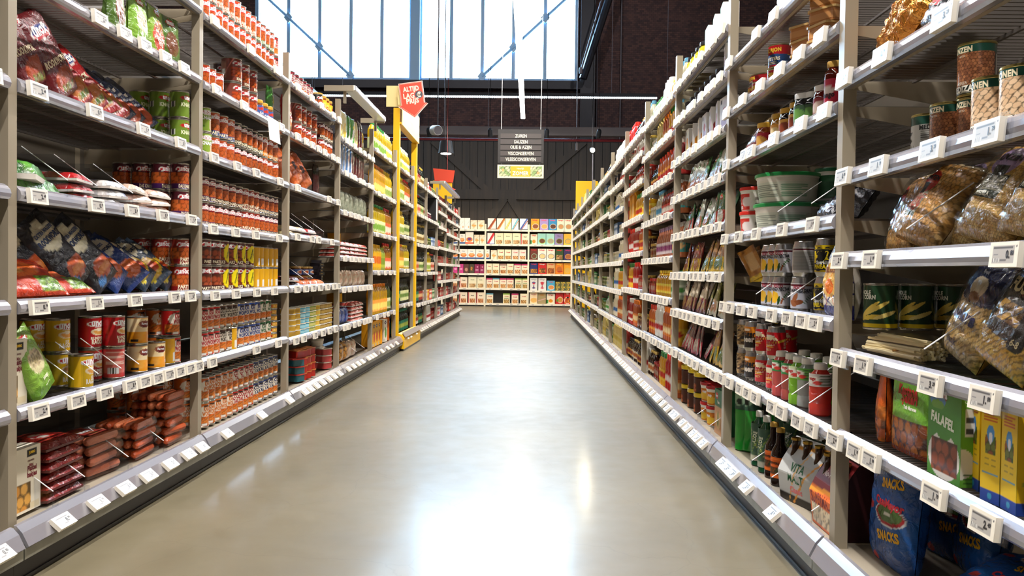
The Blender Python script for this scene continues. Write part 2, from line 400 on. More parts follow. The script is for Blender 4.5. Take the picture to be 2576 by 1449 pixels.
def small_tub(w, h, body, lid, lab=None, n=4):
    """squarish flat tin or tray with a flange"""
    b = B(); P = []
    for sx, sy in ((1, -1), (1, 1), (-1, 1), (-1, -1)):
        for a in (0, 30, 60, 90):
            t = math.radians(a-90 if (sx, sy) == (1, -1) else a if (sx, sy) == (1, 1) else a+90 if (sx, sy) == (-1, 1) else a+180)
            P.append((sx*w*.36+w*.14*math.cos(t), sy*w*.36+w*.14*math.sin(t)))
    b.prism([(x*.92, y*.92) for x, y in P], 0, h*.85, 'z', body, 'printed_tin', False)
    if lab: b.prism([(x*.935, y*.935) for x, y in P], h*.15, h*.62, 'z', lab, 'printed_tin')
    k = B(); k.prism(P, h*.85, h, 'z', lid, 'printed_tin')
    return [('tray', b), ('lid', k)]
def carrier(w, d, h, base, ops, texts, neck='3a2415', seed=1):
    """paper carrier round beer bottles, necks showing at the open ends"""
    b = B(); P = [(0, 0), (-.012, h*.45), (.004, h*.62), (d*.42, h*.98), (d*.58, h*.98), (d-.004, h*.62), (d+.012, h*.45), (d, 0)]
    b.prism([(p[0], p[1]) for p in P], -w/2, w/2, 'x', '1d3a2c' if seed % 2 else '3a1214', 'printed_paper')
    def seg(p, q): return math.hypot(q[0]-p[0], q[1]-p[1])
    L = [0]+list(np.cumsum([seg(P[i], P[i+1]) for i in range(3)])); T = L[-1]
    def surf(s, q, lift=0.0):
        q = min(max(q, 0), T); i = max(j for j in range(3) if L[j] <= q+1e-9); t = (q-L[i])/(L[i+1]-L[i])
        y = P[i][0]*(1-t)+P[i+1][0]*t; z = P[i][1]*(1-t)+P[i+1][1]*t
        return (s-w/2, y-.001-lift, z+.0006)
    U, V = np.meshgrid(np.linspace(0, 1, 31), np.linspace(0, 1, 41)); Cc = paint(ops, U, V, base, w/T, seed)
    b.add([surf(u*w, v*T) for u, v in zip(U.ravel(), V.ravel())], gridf(30, 40), Cc.reshape(-1, 3), 'printed_paper')
    for t_ in texts: put_text(b, t_[0], t_[1], t_[2], t_[3], t_[4], surf, w, T, **(t_[5] if len(t_) > 5 else {}))
    out = [('carrier', b)]
    for i, x in enumerate((-w*.33, 0, w*.33)):
        k = B()
        for y in (d*.24, d*.76):
            k.lathe([(.029, .004), (.030, h*.5), (.024, h*.6), (.0135, h*.78), (.0125, h*.93), (.0145, h*.94), (.0145, h*.965), (.013, h*.975)], 12, neck, 'liquid', x, y)
            k.lathe([(.0152, h*.945), (.0152, h*.98), (.012, h*.985)], 12, 'a8853a', 'tinned_steel', x, y)
        out.append(('bottle_pair', k))
    return out

# ---------------------------------------------------------------- designs
D = {}
def design(key, kind, cat, desc, w, h, fn, depth=None, plural=None):
    D[key] = dict(kind=kind, cat=cat, desc=desc, w=w, h=h, fn=fn, depth=depth or w, tpl=None, plural=plural or (cat+'s'))
def template(key, lod):
    d = D[key]
    if d['tpl'] is None: d['tpl'] = {}
    if lod not in d['tpl']:
        parts = d['fn']()
        if lod == 0 and len(parts) > 1:
            m = parts[0][1]
            for n_, b2 in parts[1:]:
                o = len(m.v); m.v += b2.v; m.c += b2.c; m.f += [tuple(i+o for i in f) for f in b2.f]; m.m += [m.mi(b2.mats[k]) for k in b2.m]; m.sm += b2.sm
            parts = [parts[0]]
        d['tpl'][lod] = [(n_, b2.mesh(d['kind'] if i == 0 else n_)) for i, (n_, b2) in enumerate(parts)]
    return d['tpl'][lod]
W_ = 'ffffff'
BD = dict(bold=.05)
def NB(**k): return dict(bold=.05, **k)
KW = ('s', .12, .08, .98, .40, .045, 'd9641c', 'e98a35', 28, .22)   # heap of frankfurters
def soup(base, name, tint, c2='f3e6c8', ball=('b', -.6, .22, 1.0, .66, .12, 'b04a1c', 'd8702e')):
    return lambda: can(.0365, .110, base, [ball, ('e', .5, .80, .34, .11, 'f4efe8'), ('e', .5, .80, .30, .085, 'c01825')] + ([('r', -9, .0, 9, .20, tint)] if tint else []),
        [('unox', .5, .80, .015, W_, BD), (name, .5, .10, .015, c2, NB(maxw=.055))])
for k_, base, nm, tint, ds in [
    ('u_orange', 'c8431f', 'FRANK\nFURTERS', 'b5331b', 'tall orange frankfurter tin'), ('u_green', 'a8421f', 'WORST', '2f6b35', 'orange tin with green band'),
    ('u_yellow', 'a83c1c', 'KNAKS', 'e0a020', 'brown tin with yellow band'), ('u_dark', '3c1418', 'KNAKS', '431218', 'dark maroon sausage tin'),
    ('u_blue', 'b9502a', 'PARTY', '24478c', 'brown tin with blue band'), ('u_black', '24221a', 'KNAKS', '20331c', 'black sausage tin green foot'),
    ('u_amber', 'a04018', 'KIP KNAKS', 'ea8f1c', 'brown tin with amber foot'), ('u_purple', '4a1822', 'DAS KNAKS', '46205a', 'maroon tin with purple foot'),
    ('u_red', '8a2a20', 'PARTY\nKNAKS', '8c1e1c', 'brick red sausage tin'), ('u_navy', '281c2c', 'KNAKS', '1e2748', 'red tin with navy foot'),
    ('u_hot', '2a1616', 'KNAKS', '2a1412', 'red tin with black foot')]:
    design(k_, 'sausage_tin', 'tin', ds, .0745, .111, soup(base, nm, tint))
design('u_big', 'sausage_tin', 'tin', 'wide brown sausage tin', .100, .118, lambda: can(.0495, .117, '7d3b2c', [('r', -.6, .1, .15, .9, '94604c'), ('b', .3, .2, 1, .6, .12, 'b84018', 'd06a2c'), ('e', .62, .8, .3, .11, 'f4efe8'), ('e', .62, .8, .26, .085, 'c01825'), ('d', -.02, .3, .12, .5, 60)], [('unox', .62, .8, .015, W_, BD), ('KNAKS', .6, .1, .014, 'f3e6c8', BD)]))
design('u_greens', 'sausage_tin', 'tin', 'pale green sausage tin', .0745, .111, lambda: can(.0365, .110, '8fae3c', [('e', .5, .82, .33, .1, 'f4efe8'), ('e', .5, .82, .29, .08, 'c01825'), ('e', .72, .3, .14, .28, 'e8c8a8'), ('e', .22, .42, .1, .06, '5d8a2a'), ('e', .3, .2, .1, .06, '5d8a2a'), ('d', 1.02, .25, 1.2, .5, 50)], [('unox', .5, .82, .015, W_, BD), ('KNAKS', .5, .58, .016, W_, BD)]))
design('u_greend', 'vegetable_tin', 'tin', 'olive green tin at the back', .078, .112, lambda: can(.0385, .110, '6d8a2c', [('e', .6, .78, .3, .1, 'c01825'), ('d', -.02, .4, .16, .62, 50), ('n', 12, .3, '82a03a')], [('unox', .6, .78, .014, W_, BD), ('KNAKS', .55, .5, .016, 'e8edc0', BD)]))
def ragout(base, c2, nm, pic='e8a24c'):
    return lambda: can(.0375, .110, base, [('e', .6, .80, .34, .115, 'f4efe8'), ('e', .6, .80, .30, .09, 'c01825'), ('e', .62, .52, .26, .13, 'f2dcb0'), ('e', .62, .52, .2, .09, pic), ('e', .6, .60, .15, .05, 'fbeed2'), ('d', 1.05, .1, 1.25, .42, 60), ('l', -.4, .2, -.05, .85, 12, c2)],
        [('unox', .6, .80, .017, W_, BD), (nm, .6, .30, .010, 'f8ecd0', BD), ('RAGOUT', .6, .17, .016, 'fdf3da', NB(maxw=.056))], nu=72, nv=36)
design('r_red', 'ragout_tin', 'tin', 'glossy red ragout tin', .077, .111, ragout('b8161c', 'd8504a', 'RUNDVLEES'))
design('r_yel', 'ragout_tin', 'tin', 'golden yellow ragout tin', .077, .111, ragout('e2b41a', 'b98810', 'KIP'))
design('r_pink', 'ragout_tin', 'tin', 'light red tin turned sideways', .077, .111, lambda: can(.0375, .110, 'cf3c3c', [('r', .1, .15, .75, .92, 'd86a60'), ('l', .15, .45, .7, .9, 14, 'f0c8b8'), ('d', .2, .12, .5, .36, 60), ('r', .8, 0, 1.3, 1, 'b8161c')], [('RAG', .98, .17, .016, 'fdf3da', BD)], nu=72, nv=36))
design('r_org', 'ragout_tin', 'tin', 'cream and orange ragout tin', .077, .105, lambda: can(.0375, .104, 'e89a1c', [('r', -.2, .45, 1.2, .98, 'f0dcae'), ('e', .5, .76, .20, .14, '6a1a1c'), ('n', 9, .35, 'efc27a'), ('r', .05, .05, .28, .16, '222222'), ('e', .8, .5, .2, .2, 'e6b45c')], [('Ragout', .5, .76, .009, W_), ('KALF', .78, .25, .012, W_, BD)], nu=64, nv=30))
def jumbo(base, nm, c='b01820', back='e0a818', badge='f2ead8', seed=1):
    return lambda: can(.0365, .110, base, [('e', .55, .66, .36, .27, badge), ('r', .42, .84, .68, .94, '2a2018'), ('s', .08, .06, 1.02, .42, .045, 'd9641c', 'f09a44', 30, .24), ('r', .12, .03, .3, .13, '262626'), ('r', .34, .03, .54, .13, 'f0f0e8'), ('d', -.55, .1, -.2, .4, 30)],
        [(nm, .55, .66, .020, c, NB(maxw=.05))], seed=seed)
for k_, base, nm, c, ds in [('j_red', 'b8201e', 'KNAK\nWORST', 'b01820', 'red and cream frankfurter tin'), ('j_org', 'c9611c', 'KNAK\nWORST', 'd07018', 'orange and cream frankfurter tin'), ('j_blue', '2a4a94', 'KNAK\nWORST', '1e3a80', 'blue and cream frankfurter tin'),
    ('j_grn', '1e5a30', 'KNAK\nWORST', '1a5a2c', 'dark green frankfurter tin'), ('j_dark', '4a3028', 'COCKTAIL\nWORST', '3a2a22', 'dark brown cocktail tin'), ('j_rcoc', 'a8201c', 'COCK\nTAIL', 'a81820', 'red cocktail sausage tin'),
    ('j_ncoc', '25366c', 'COC\nTAIL', '1e2a5a', 'navy cocktail sausage tin'), ('j_hot', '8c2436', 'HOT\nDOG', '8c2436', 'maroon hot dog tin')]:
    design(k_, 'sausage_tin', 'tin', ds, .0745, .111, jumbo(base, nm, c))
design('j_back', 'sausage_tin', 'tin', 'plain golden tin back', .0745, .111, lambda: can(.0365, .110, 'e0a818', [('d', .5, .05, .8, .42, 40), ('l', .25, .5, .8, .92, 9, 'b88410'), ('r', .9, 0, 2, 1, 'a03020')]))
design('j_voor', 'sausage_tin', 'tin', 'dark tin with yellow sticker', .100, .118, lambda: can(.0495, .117, '55231f', [('b', .0, .2, .6, .66, .14, '8e3418', 'b0512a'), ('e', .25, .82, .24, .1, 'f0e8e0'), ('e', .25, .82, .2, .075, 'b81825'), ('e', .60, .5, .19, .42, 'f4e012')], [('unox', .25, .82, .014, W_, BD), ('VOORDEEL', .58, .52, .010, '404a20', dict(ang=70, bold=.05, maxw=.07)), ('2-PAK', .66, .46, .007, '404a20', dict(ang=70, bold=.05)), ('KNAKS', .3, .1, .015, 'f3e6c8', BD)], nu=56, nv=28))
design('j_dark2', 'sausage_tin', 'tin', 'wide dark party tin', .100, .118, lambda: can(.0495, .117, '4a211e', [('b', .0, .25, .9, .66, .14, '8e3418', 'b0512a'), ('e', .5, .82, .26, .1, 'f0e8e0'), ('e', .5, .82, .22, .075, 'b81825')], [('unox', .5, .82, .014, W_, BD), ('PARTY', .5, .1, .014, 'f3e6c8', BD)], nu=56, nv=28))
design('gold_tin', 'pate_tin', 'tin', 'flat gold and red tin', .082, .033, lambda: can(.040, .032, 'd0982c', [('r', -3, .2, 3, .75, 'c83018')], [('GROVE', .5, .5, .012, 'f4d060', BD)], nu=24, nv=6))
for k_, a, l_, ds in [('p_gold', 'd9b24c', 'b8902e', 'small gold pate tray'), ('p_blue', '5fb4d2', '9ad0dc', 'small light blue pate tray'), ('p_green', '8aa84c', 'c8c070', 'small green pate tray'), ('p_yel', 'e6d24a', 'd8b040', 'small yellow pate tray'), ('p_brass', '9c7c34', 'c0a050', 'small brass coloured tray')]:
    design(k_, 'pate_tray', 'tray', ds, .078, .034, (lambda a=a, l_=l_: small_tub(.074, .033, a, 'e6e0cc', l_)))
for k_, a, l_, ds in [('t_red', 'b8281c', 'c8743c', 'flat red fish tin'), ('t_white', 'e6dfd0', 'd8d0c0', 'white round spread tub'), ('t_teal', '2c6470', 'c03c34', 'clear teal tray with red lid'), ('t_ham', 'c04848', 'd8c8b8', 'small red ham tin')]:
    design(k_, 'fish_tin', 'tin', ds, .10, .048, (lambda a=a, l_=l_: small_tub(.098, .047, a, l_, None)))
design('t_wide', 'spread_tub', 'tub', 'white tub in a tall stack', .095, .052, lambda: tub(.045, .051, 'd8d4c4', 'e0dac8', (), (), 24, 4))
design('j_bar', 'sausage_jar', 'jar', 'jar with yellow barbecue label', .085, .125, lambda: jar(.041, .124, 'a8481c', 'c9a040', 'f0b81c', [('e', .7, .45, .14, .35, 'c8301c'), ('e', .35, .5, .18, .3, 'f8dc70')], [('BBQ', .3, .5, .02, 'c03018', BD)], z=(.1, .75)))
design('j_pickle', 'pickle_jar', 'jar', 'glass jar with blue label', .072, .105, lambda: jar(.035, .104, 'a05a20', 'd8a83a', '3c5c9c', [('e', .5, .72, .25, .12, 'c83018')], [('Knaks', .5, .4, .012, 'e8e8f0')], z=(.1, .72)))
design('jr_blue', 'pate_jar', 'jar', 'squat jar with blue label', .092, .062, lambda: jar(.045, .061, '8a4a2c', 'c9a458', '4a6cae', [('e', .5, .5, .2, .4, 'e8dcc0'), ('e', .5, .5, .12, .25, 'c85a28')], (), z=(.1, .68), lidh=.012))
design('b_black', 'pate_box', 'box', 'flat black pate box', .105, .021, lambda: box(.104, .07, .020, '1c1a1c', [], [('LE PETIT PATE', .5, .5, .006, 'd8b060')], side='26222a', nu=4, nv=2))

# bags, pouches, packs on the left
design('rook', 'sausage_bag', 'bag', 'dark red smoked sausage bag', .19, .27, lambda: bag(.18, .27, .05, '5a0c12', [('n', 14, .35, '8c1620'), ('e', .5, .76, .34, .085, 'f4efe8'), ('e', .5, .765, .30, .065, '24408c'), ('e', .5, .73, .3, .04, 'c01825'), ('e', .55, .2, .4, .14, 'a8441c'), ('b', .3, .06, .8, .16, .03, '6a8a2c', 'a86a2c')], [('unox', .5, .77, .028, W_, BD), ('ROOKWORST', .5, .42, .022, 'f0dcb8', NB(maxw=.15))], wr=.006))
design('rookb', 'sausage_bag', 'bag', 'red smoked sausage bag', .15, .24, lambda: bag(.14, .24, .045, 'a01418', [('n', 14, .3, 'c83028'), ('e', .5, .78, .34, .085, 'f4efe8'), ('e', .5, .785, .30, .065, '24408c'), ('e', .5, .22, .4, .16, 'c8702c'), ('b', .2, .1, .8, .2, .04, '6a8a2c', 'd8a84c')], [('unox', .5, .785, .022, W_, BD), ('ROOK', .5, .5, .022, 'f0dcb8', BD)], wr=.006))
design('magere', 'sausage_bag', 'bag', 'navy smoked sausage bag', .15, .24, lambda: bag(.14, .24, .045, '1a2340', [('n', 14, .3, '2e4480'), ('e', .5, .2, .38, .16, 'b8481c'), ('k', .44, .1, .05, 'd8d0c0')], [('MAGERE', .5, .60, .014, 'f0e8d8', BD), ('ROOKWORST', .5, .45, .017, '30406c', NB(maxw=.12))], wr=.006))
design('extra', 'sausage_bag', 'bag', 'black and cream sausage bag', .18, .27, lambda: bag(.17, .27, .05, '23242c', [('e', .5, .72, .38, .2, 'e8e2c4'), ('n', 16, .25, '4a4c58'), ('e', .6, .23, .36, .12, 'c8541c'), ('e', .6, .2, .28, .05, 'e88a3c'), ('e', .3, .1, .14, .06, '3a78b8'), ('r', .6, .84, .8, .9, '1c1814')], [('EXTRA MAGERE', .5, .78, .014, '4a5a80', BD), ('ROOKWORST', .5, .68, .022, '34466c', NB(maxw=.13))], wr=.006))
design('kip', 'sausage_bag', 'bag', 'yellow and cream sausage bag', .15, .24, lambda: bag(.14, .24, .045, '2a3a4c', [('e', .5, .75, .38, .18, 'efe6c8'), ('e', .5, .3, .42, .2, 'e0b41c'), ('e', .55, .28, .3, .1, 'c8481c'), ('e', .25, .14, .14, .06, 'f0d830')], [('MAGERE', .5, .8, .012, '4a5a80', BD), ('ROOKWORST', .5, .7, .015, '34466c', NB(maxw=.11))], wr=.006))
design('bluep', 'sausage_bag', 'bag', 'blue and orange sausage bag', .15, .24, lambda: bag(.14, .24, .045, '1c3a7c', [('e', .5, .75, .38, .18, 'e8e2d0'), ('e', .6, .25, .36, .15, 'd0601c'), ('e', .25, .3, .16, .09, '3a90d0')], [('MAGERE', .5, .8, .012, '4a5a80', BD), ('ROOKWORST', .5, .7, .015, '34466c', NB(maxw=.11))], wr=.006))
design('pita', 'sausage_bag', 'bag', 'red and green sausage pack', .30, .16, lambda: bag(.30, .16, .05, 'c83a14', [('e', .4, .6, .38, .22, 'e86a20'), ('n', 12, .35, '8c1a14'), ('b', .55, .05, .95, .4, .05, '5a8a20', '86a83c'), ('e', .3, .55, .2, .1, 'f0a050')], [('unox', .35, .75, .015, W_, BD)], wr=.007))
design('gpouch', 'soup_pouch', 'pouch', 'green soup pouch', .14, .20, lambda: bag(.135, .20, .05, '7da83a', [('e', .5, .50, .30, .17, 'e8dfae'), ('e', .5, .56, .27, .12, 'cbb68c'), ('b', .28, .48, .72, .62, .035, 'd8c69a', 'b0a070'), ('e', .5, .86, .22, .06, 'c01825'), ('w', .0, .16, .02, 8, '5c8a20')], [('unox', .5, .86, .015, W_, BD), ('soep', .5, .22, .014, 'f4f0d0'), ('met romige', .5, .12, .007, 'e8f0c0')], stand=True, seed=3))
design('gpouchr', 'soup_pouch', 'pouch', 'green pouch with red panel', .14, .20, lambda: bag(.135, .20, .05, '86a83c', [('e', .5, .42, .40, .30, 'cc4a38'), ('e', .5, .62, .30, .12, 'b86c34'), ('b', .25, .52, .75, .7, .03, 'd89040', 'a04820'), ('e', .5, .9, .22, .05, 'c01825')], [('unox', .5, .9, .014, W_, BD), ('HONGAARSCH\nPOTJE', .5, .34, .017, 'f4e8d8', NB(maxw=.1))], stand=True, seed=5))
design('bpouch', 'soup_pouch', 'pouch', 'brown and green soup pouch', .14, .20, lambda: bag(.135, .20, .05, '4c6a28', [('e', .5, .45, .32, .24, '6a3a1c'), ('n', 10, .3, '7a8c3a'), ('e', .5, .86, .22, .06, 'c01825')], [('unox', .5, .86, .015, W_, BD)], stand=True, seed=8))
design('salad', 'meal_pack', 'pack', 'green leafy meal pack', .24, .10, lambda: flat_pack(.24, .22, .06, '3c7a2c', [('b', .0, .0, 1, .7, .07, '2f7a2c', '5a9a34'), ('n', 9, .3, '24501c'), ('b', .1, .6, .6, .98, .09, 'b8321c', 'd8602c')], (), seed=2))
for k_, a, bb_, ds in [('fl_red', 'b01c20', 'e8e0d8', 'red and white sausage strip'), ('fl_blue', 'dcd8d4', '24408c', 'white and blue sausage strip'), ('fl_pink', 'e8c8b4', 'b83a34', 'pale pink sausage pack'), ('fl_yel', 'e8d8a0', 'c83a20', 'cream and yellow flat pack'), ('fl_org', 'd8641c', '3a2a22', 'orange and black flat pack'), ('fl_ham', 'b8483c', 'e4c8b8', 'red ham slice pack'), ('fl_dark', '3a1c1c', '8c2c2c', 'dark red meat pack')]:
    design(k_, 'meat_pack', 'pack', ds, .15, .03, (lambda a=a, bb_=bb_: flat_pack(.145, .17, .03, a, [('n', 13, .5, bb_), ('r', .2, .35, .8, .65, bb_), ('e', .3, .5, .1, .12, 'c01825')], [('unox', .5, .5, .02, W_ if bb_ != 'e8e0d8' else 'c01825', BD)])), depth=.17)
design('saus', 'sausage_pack', 'pack', 'clear pack of orange sausages', .19, .034, lambda: sausage_pack(.18, .16, .032, 5, 'd05a2c', 'ec9a6c'), depth=.16)
design('sausp', 'sausage_pack', 'pack', 'clear pack of pink sausages', .22, .034, lambda: sausage_pack(.21, .16, .034, 4, 'd87a58', 'eca888', ('8c2a20', [('n', 10, .4, '7c8a3c')], [('unox', .5, .5, .02, W_, BD)])), depth=.16)
design('smoked', 'sausage_pack', 'pack', 'flat dark red sausage pack', .21, .030, lambda: flat_pack(.20, .17, .028, '7a1a18', [('n', 12, .5, 'b8502c'), ('r', .3, .3, .7, .7, 'c83a2c'), ('e', .5, .5, .15, .15, 'f0e8e0')], [('unox', .5, .5, .018, 'b01820', BD)], rim='5c2420'), depth=.17)
design('bakjes', 'pastry_box', 'box', 'white mini pastry box', .13, .185, lambda: box(.12, .06, .185, 'efe6cf', [('b', .05, .04, .6, .46, .10, 'd8872c', 'eab258'), ('r', .45, .84, .85, .96, '1c1814'), ('r', .58, .03, .95, .12, 'e8d8b0')], [('JUMBO', .65, .9, .008, 'f4c81c', BD), ('OVENVERSE', .6, .78, .005, '6a2a20'), ('Mini', .62, .71, .010, '8c2a3a'), ('Pastei\nbakjes', .65, .60, .016, '7a1a2c', NB(maxw=.07))], side='f0e8d4', sops=[('b', .1, .05, .9, .7, .09, 'c86a20', 'e0a048')], nu=48, nv=60))
design('chips', 'snack_bag', 'bag', 'bright orange snack bag', .19, .25, lambda: bag(.18, .25, .07, 'd9641c', [('n', 12, .3, 'f08a2c'), ('n', 25, .2, 'a8400c')], [('Bi', .6, .5, .05, '2a1814', BD)], wr=.008))
design('hangw', 'hanging_pack', 'pack', 'white and blue hanging pack', .08, .24, lambda: bag(.075, .24, .02, 'e4e8ee', [('r', .1, .1, .35, .9, '3a78b8'), ('e', .65, .6, .2, .15, 'b8402c')], (), nu=10, nv=20))
design('hangg', 'hanging_pack', 'pack', 'green and white hanging pack', .09, .24, lambda: bag(.085, .24, .025, '4c9a3c', [('k', .5, .8, .14, 'ecebdc'), ('e', .7, .7, .2, .1, 'e8d83c')], (), nu=10, nv=20))
design('hangr', 'hanging_pack', 'pack', 'dark red hanging sausage pack', .09, .26, lambda: bag(.085, .26, .03, '5c1c1c', [('r', .0, .72, 1, 1, '24301c'), ('n', 16, .5, '9c3a30')], (), nu=10, nv=20))
design('hangy', 'hanging_pack', 'pack', 'cream and yellow hanging pack', .09, .24, lambda: bag(.085, .24, .03, 'e8dfa8', [('e', .5, .4, .35, .25, 'd8b83c'), ('n', 12, .3, 'c8c8a0')], (), nu=10, nv=20))
design('greybag', 'nut_bag', 'bag', 'grey green clear bag', .14, .17, lambda: bag(.13, .17, .05, '8c927c', [('n', 14, .5, '5c6450'), ('n', 30, .3, 'c8ccb8')], (), nu=14, nv=16))
design('clearbag', 'bread_bag', 'bag', 'pale clear bag with red print', .16, .13, lambda: bag(.15, .13, .06, 'd8c4a8', [('n', 14, .4, 'c04838'), ('n', 22, .3, 'f0ece4')], (), nu=14, nv=16))
design('bluesn', 'snack_bag', 'bag', 'blue clipped snack bag', .13, .12, lambda: bag(.12, .12, .05, '2c4ca0', [('n', 16, .4, 'c8ccd8'), ('n', 9, .3, '1c2c6c')], (), nu=14, nv=16))
design('netbag', 'onion_net', 'net', 'red net bag', .14, .17, lambda: bag(.13, .17, .09, 'a81420', [('b', .0, .05, 1, .8, .05, 'c82030', 'e04850')], (), nu=30, nv=30))
design('bread', 'bread_bag', 'bag', 'clear bag of golden breads', .16, .14, lambda: bag(.15, .14, .08, 'c8923c', [('b', .05, .05, .95, .8, .12, 'd8a04c', 'c07a2c'), ('n', 14, .3, '24408c')], (), nu=20, nv=18))
design('yelbox', 'fat_carton', 'carton', 'plain yellow carton', .13, .22, lambda: box(.12, .1, .22, 'e2a81c', [('n', 6, .2, 'd89414')], (), side='c8901a', nu=6, nv=8))
design('ylbottle', 'oil_bottle', 'bottle', 'yellow opaque fat bottle', .075, .25, lambda: bottle(.036, .25, 'f0c41c', 'e8b010', 'fat', 'f0b41c', [('e', .5, .5, .3, .25, 'd86a1c')], (), z=(.15, .7), mat='plastic'))
design('grbottle', 'oil_bottle', 'bottle', 'pale green fat bottle', .065, .23, lambda: bottle(.031, .23, 'a4b43c', '94a42c', 'fat', 'a8b83c', [('e', .5, .5, .3, .25, '7c942c')], (), z=(.15, .7), mat='plastic'))
for k_, cc, cap, lb, e, ds in [('oilg', 'e4c420', '2c8a3c', 'dfe6a8', '7ca83c', 'yellow oil bottle green cap'), ('oilo', 'e0ac1c', 'e8841c', 'f0a040', 'f8dc70', 'amber oil bottle orange label'), ('oilr', 'd08a20', 'b8241c', 'e8643c', 'f4dcc0', 'amber oil bottle red cap'),
    ('oilw', 'e0c43c', 'e8e4d8', 'f0ecd8', 'd8c44c', 'pale oil bottle white label'), ('oild', '54601c', '2c2a1c', 'e0dcb0', '8aa04c', 'olive oil bottle dark cap'), ('oily', 'e8c824', 'e8c81c', 'e8e0b0', '90a84c', 'golden oil bottle yellow cap')]:
    design(k_, 'oil_bottle', 'bottle', ds, .078, .285, (lambda cc=cc, cap=cap, lb=lb, e=e: bottle(.037, .28, cc, cap, 'oil', lb, [('e', .5, .4, .34, .28, e)], (), z=(.1, .48), nu=20, nv=8, n=16)))
for k_, cc, cap, lb, e, ds in [('vin1', '2c2016', '1c1a18', 'e8e0d0', 'b8402c', 'dark vinegar bottle cream label'), ('vin2', '1c2418', 'c8301c', 'e0b8a0', 'c85a3c', 'dark bottle with red cap'), ('vin3', '1e2a1c', 'c9a83c', 'e8d8a8', '8c6a2c', 'dark bottle with gold cap'),
    ('evo', '17281a', '1e6a4c', '1c7a5c', 'a8b84c', 'dark oil bottle teal label'), ('evo2', '2a3018', '2a2a1c', 'dcdca0', '6c8a3c', 'olive bottle with pale label'), ('vin4', '3c1c1a', '2a1412', 'a03428', 'e0b078', 'dark red slim bottle')]:
    design(k_, 'vinegar_bottle', 'bottle', ds, .068, .27, (lambda cc=cc, cap=cap, lb=lb, e=e: bottle(.030, .265, cc, cap, 'wine', lb, [('e', .5, .5, .3, .2, e)], (), z=(.12, .55), nu=16, nv=8, n=14)))
for k_, f_, s_, e, nm, ds in [('c_yel', 'f0b41c', 'e8a010', 'c8481c', 'Olie', 'yellow oil carton'), ('c_wht', 'efe9d6', 'e8e0c8', '5a9a3c', 'Bio', 'white carton with green leaf'), ('c_org', 'ea7a1c', 'd86a14', 'f4d84c', 'Frit', 'orange fat carton')]:
    design(k_, 'oil_carton', 'carton', ds, .14, .22, (lambda f_=f_, s_=s_, e=e, nm=nm: box(.13, .1, .22, f_, [('e', .6, .4, .25, .22, e), ('e', .5, .85, .3, .06, '2a1c4c'), ('d', .1, .03, .4, .15, 40)], [(nm, .5, .85, .014, W_, BD)], side=s_, nu=20, nv=20)))

# ---- right-hand rack, near bays
def medtin(nm, ball, seed):
    return lambda: can(.0375, .112, '1d4a3c', [('r', -9, 0, 9, .84, '2a1c14'), ball, ('r', -9, .0, 9, .17, '1c2a24'), ('d', 1.1, .1, 1.3, .5, 60), ('r', .98, .2, 1.5, .8, 'b8b4a8')],
        [(nm, .38, .91, .0125, 'f0e4c0', BD), ('MEDIZA', .38, .10, .0135, 'f4efe0', BD), ('Mediterranean Delicatessen', .38, .03, .004, 'd8d4c0', dict(maxw=.06, bold=.01)), ('MEDIZA', .4, .22, .006, 'd8c8b0', {}), ('NETTO', .4, .78, .004, 'd8c8b0', {})], nu=150, nv=110, ring='a8985a', seed=seed)
design('linzen', 'lentil_tin', 'tin', 'green topped lentil tin', .077, .113, medtin('LINZEN', ('b', -.6, .17, .95, .84, .038, 'b8784c', '7c4a30'), 3))
design('bonen', 'bean_tin', 'tin', 'green topped white bean tin', .077, .113, medtin('BONEN', ('b', -.6, .17, .95, .84, .052, 'f0d2ac', 'dcb48a', 40, .03), 4))
design('backtin', 'bean_tin', 'tin', 'green tin showing white back panel', .077, .113, lambda: can(.0375, .112, '1d4a3c', [('r', -.6, .0, 1.5, .80, 'c4c4bc'), ('l', .55, .3, .95, .72, 9, '5a5a58'), ('d', .2, .08, .42, .34, 70), ('e', .28, .46, .06, .05, '4a4a48')], [('MEDIZA', .70, .74, .011, '2a2a28', BD), ('100%', .3, .62, .008, '4a4a48', BD)], nu=100, nv=60, ring='a8985a'))
design('corn', 'corn_tin', 'tin', 'green and yellow baby corn tin', .085, .118, lambda: can(.0415, .117, '24442a', [('r', -9, 0, 9, .09, 'e0c01c'), ('o', .42, .36, .42, .055, 38, 'f0d05c'), ('o', .62, .46, .34, .05, 30, 'f0d468'), ('o', .5, .24, .36, .055, 8, 'e8c84c'), ('o', .78, .30, .3, .05, 20, 'f4dc80'), ('r', -.8, 0, .05, .92, 'a8b480'), ('r', -.8, .0, .05, .09, 'e0c01c'), ('l', -.45, .4, -.05, .88, 12, '6c7a50'), ('d', -.38, .14, -.02, .36, 60)], [('WHOLE\nBABY CORN', .36, .78, .011, 'e8e8d8', NB(maxw=.07))], nu=110, nv=60, seed=5))
design('chick', 'chickpea_bag', 'bag', 'clear chickpea bag with red label', .17, .23, lambda: bag(.17, .23, .08, 'e0c898', [('b', .0, .0, 1, .86, .026, 'f0bc70', 'd89848'), ('n', 11, .18, 'f0d8a0'), ('r', .03, .26, .42, .50, 'b0a890'), ('b', .05, .28, .4, .48, .012, 'c84838', 'e0d8c0'), ('e', .24, .62, .22, .13, 'd8382c'), ('r', .03, .22, .42, .27, '3a4a34'), ('r', .15, .48, .31, .60, '22241e')],
        [('ERWTEN', .25, .66, .014, '221c1c', NB(maxw=.07)), ('MEDIZA', .2, .245, .007, 'e8e8d8', BD)], nu=90, nv=110, film=True, full=.92, wr=.005, seed=4))
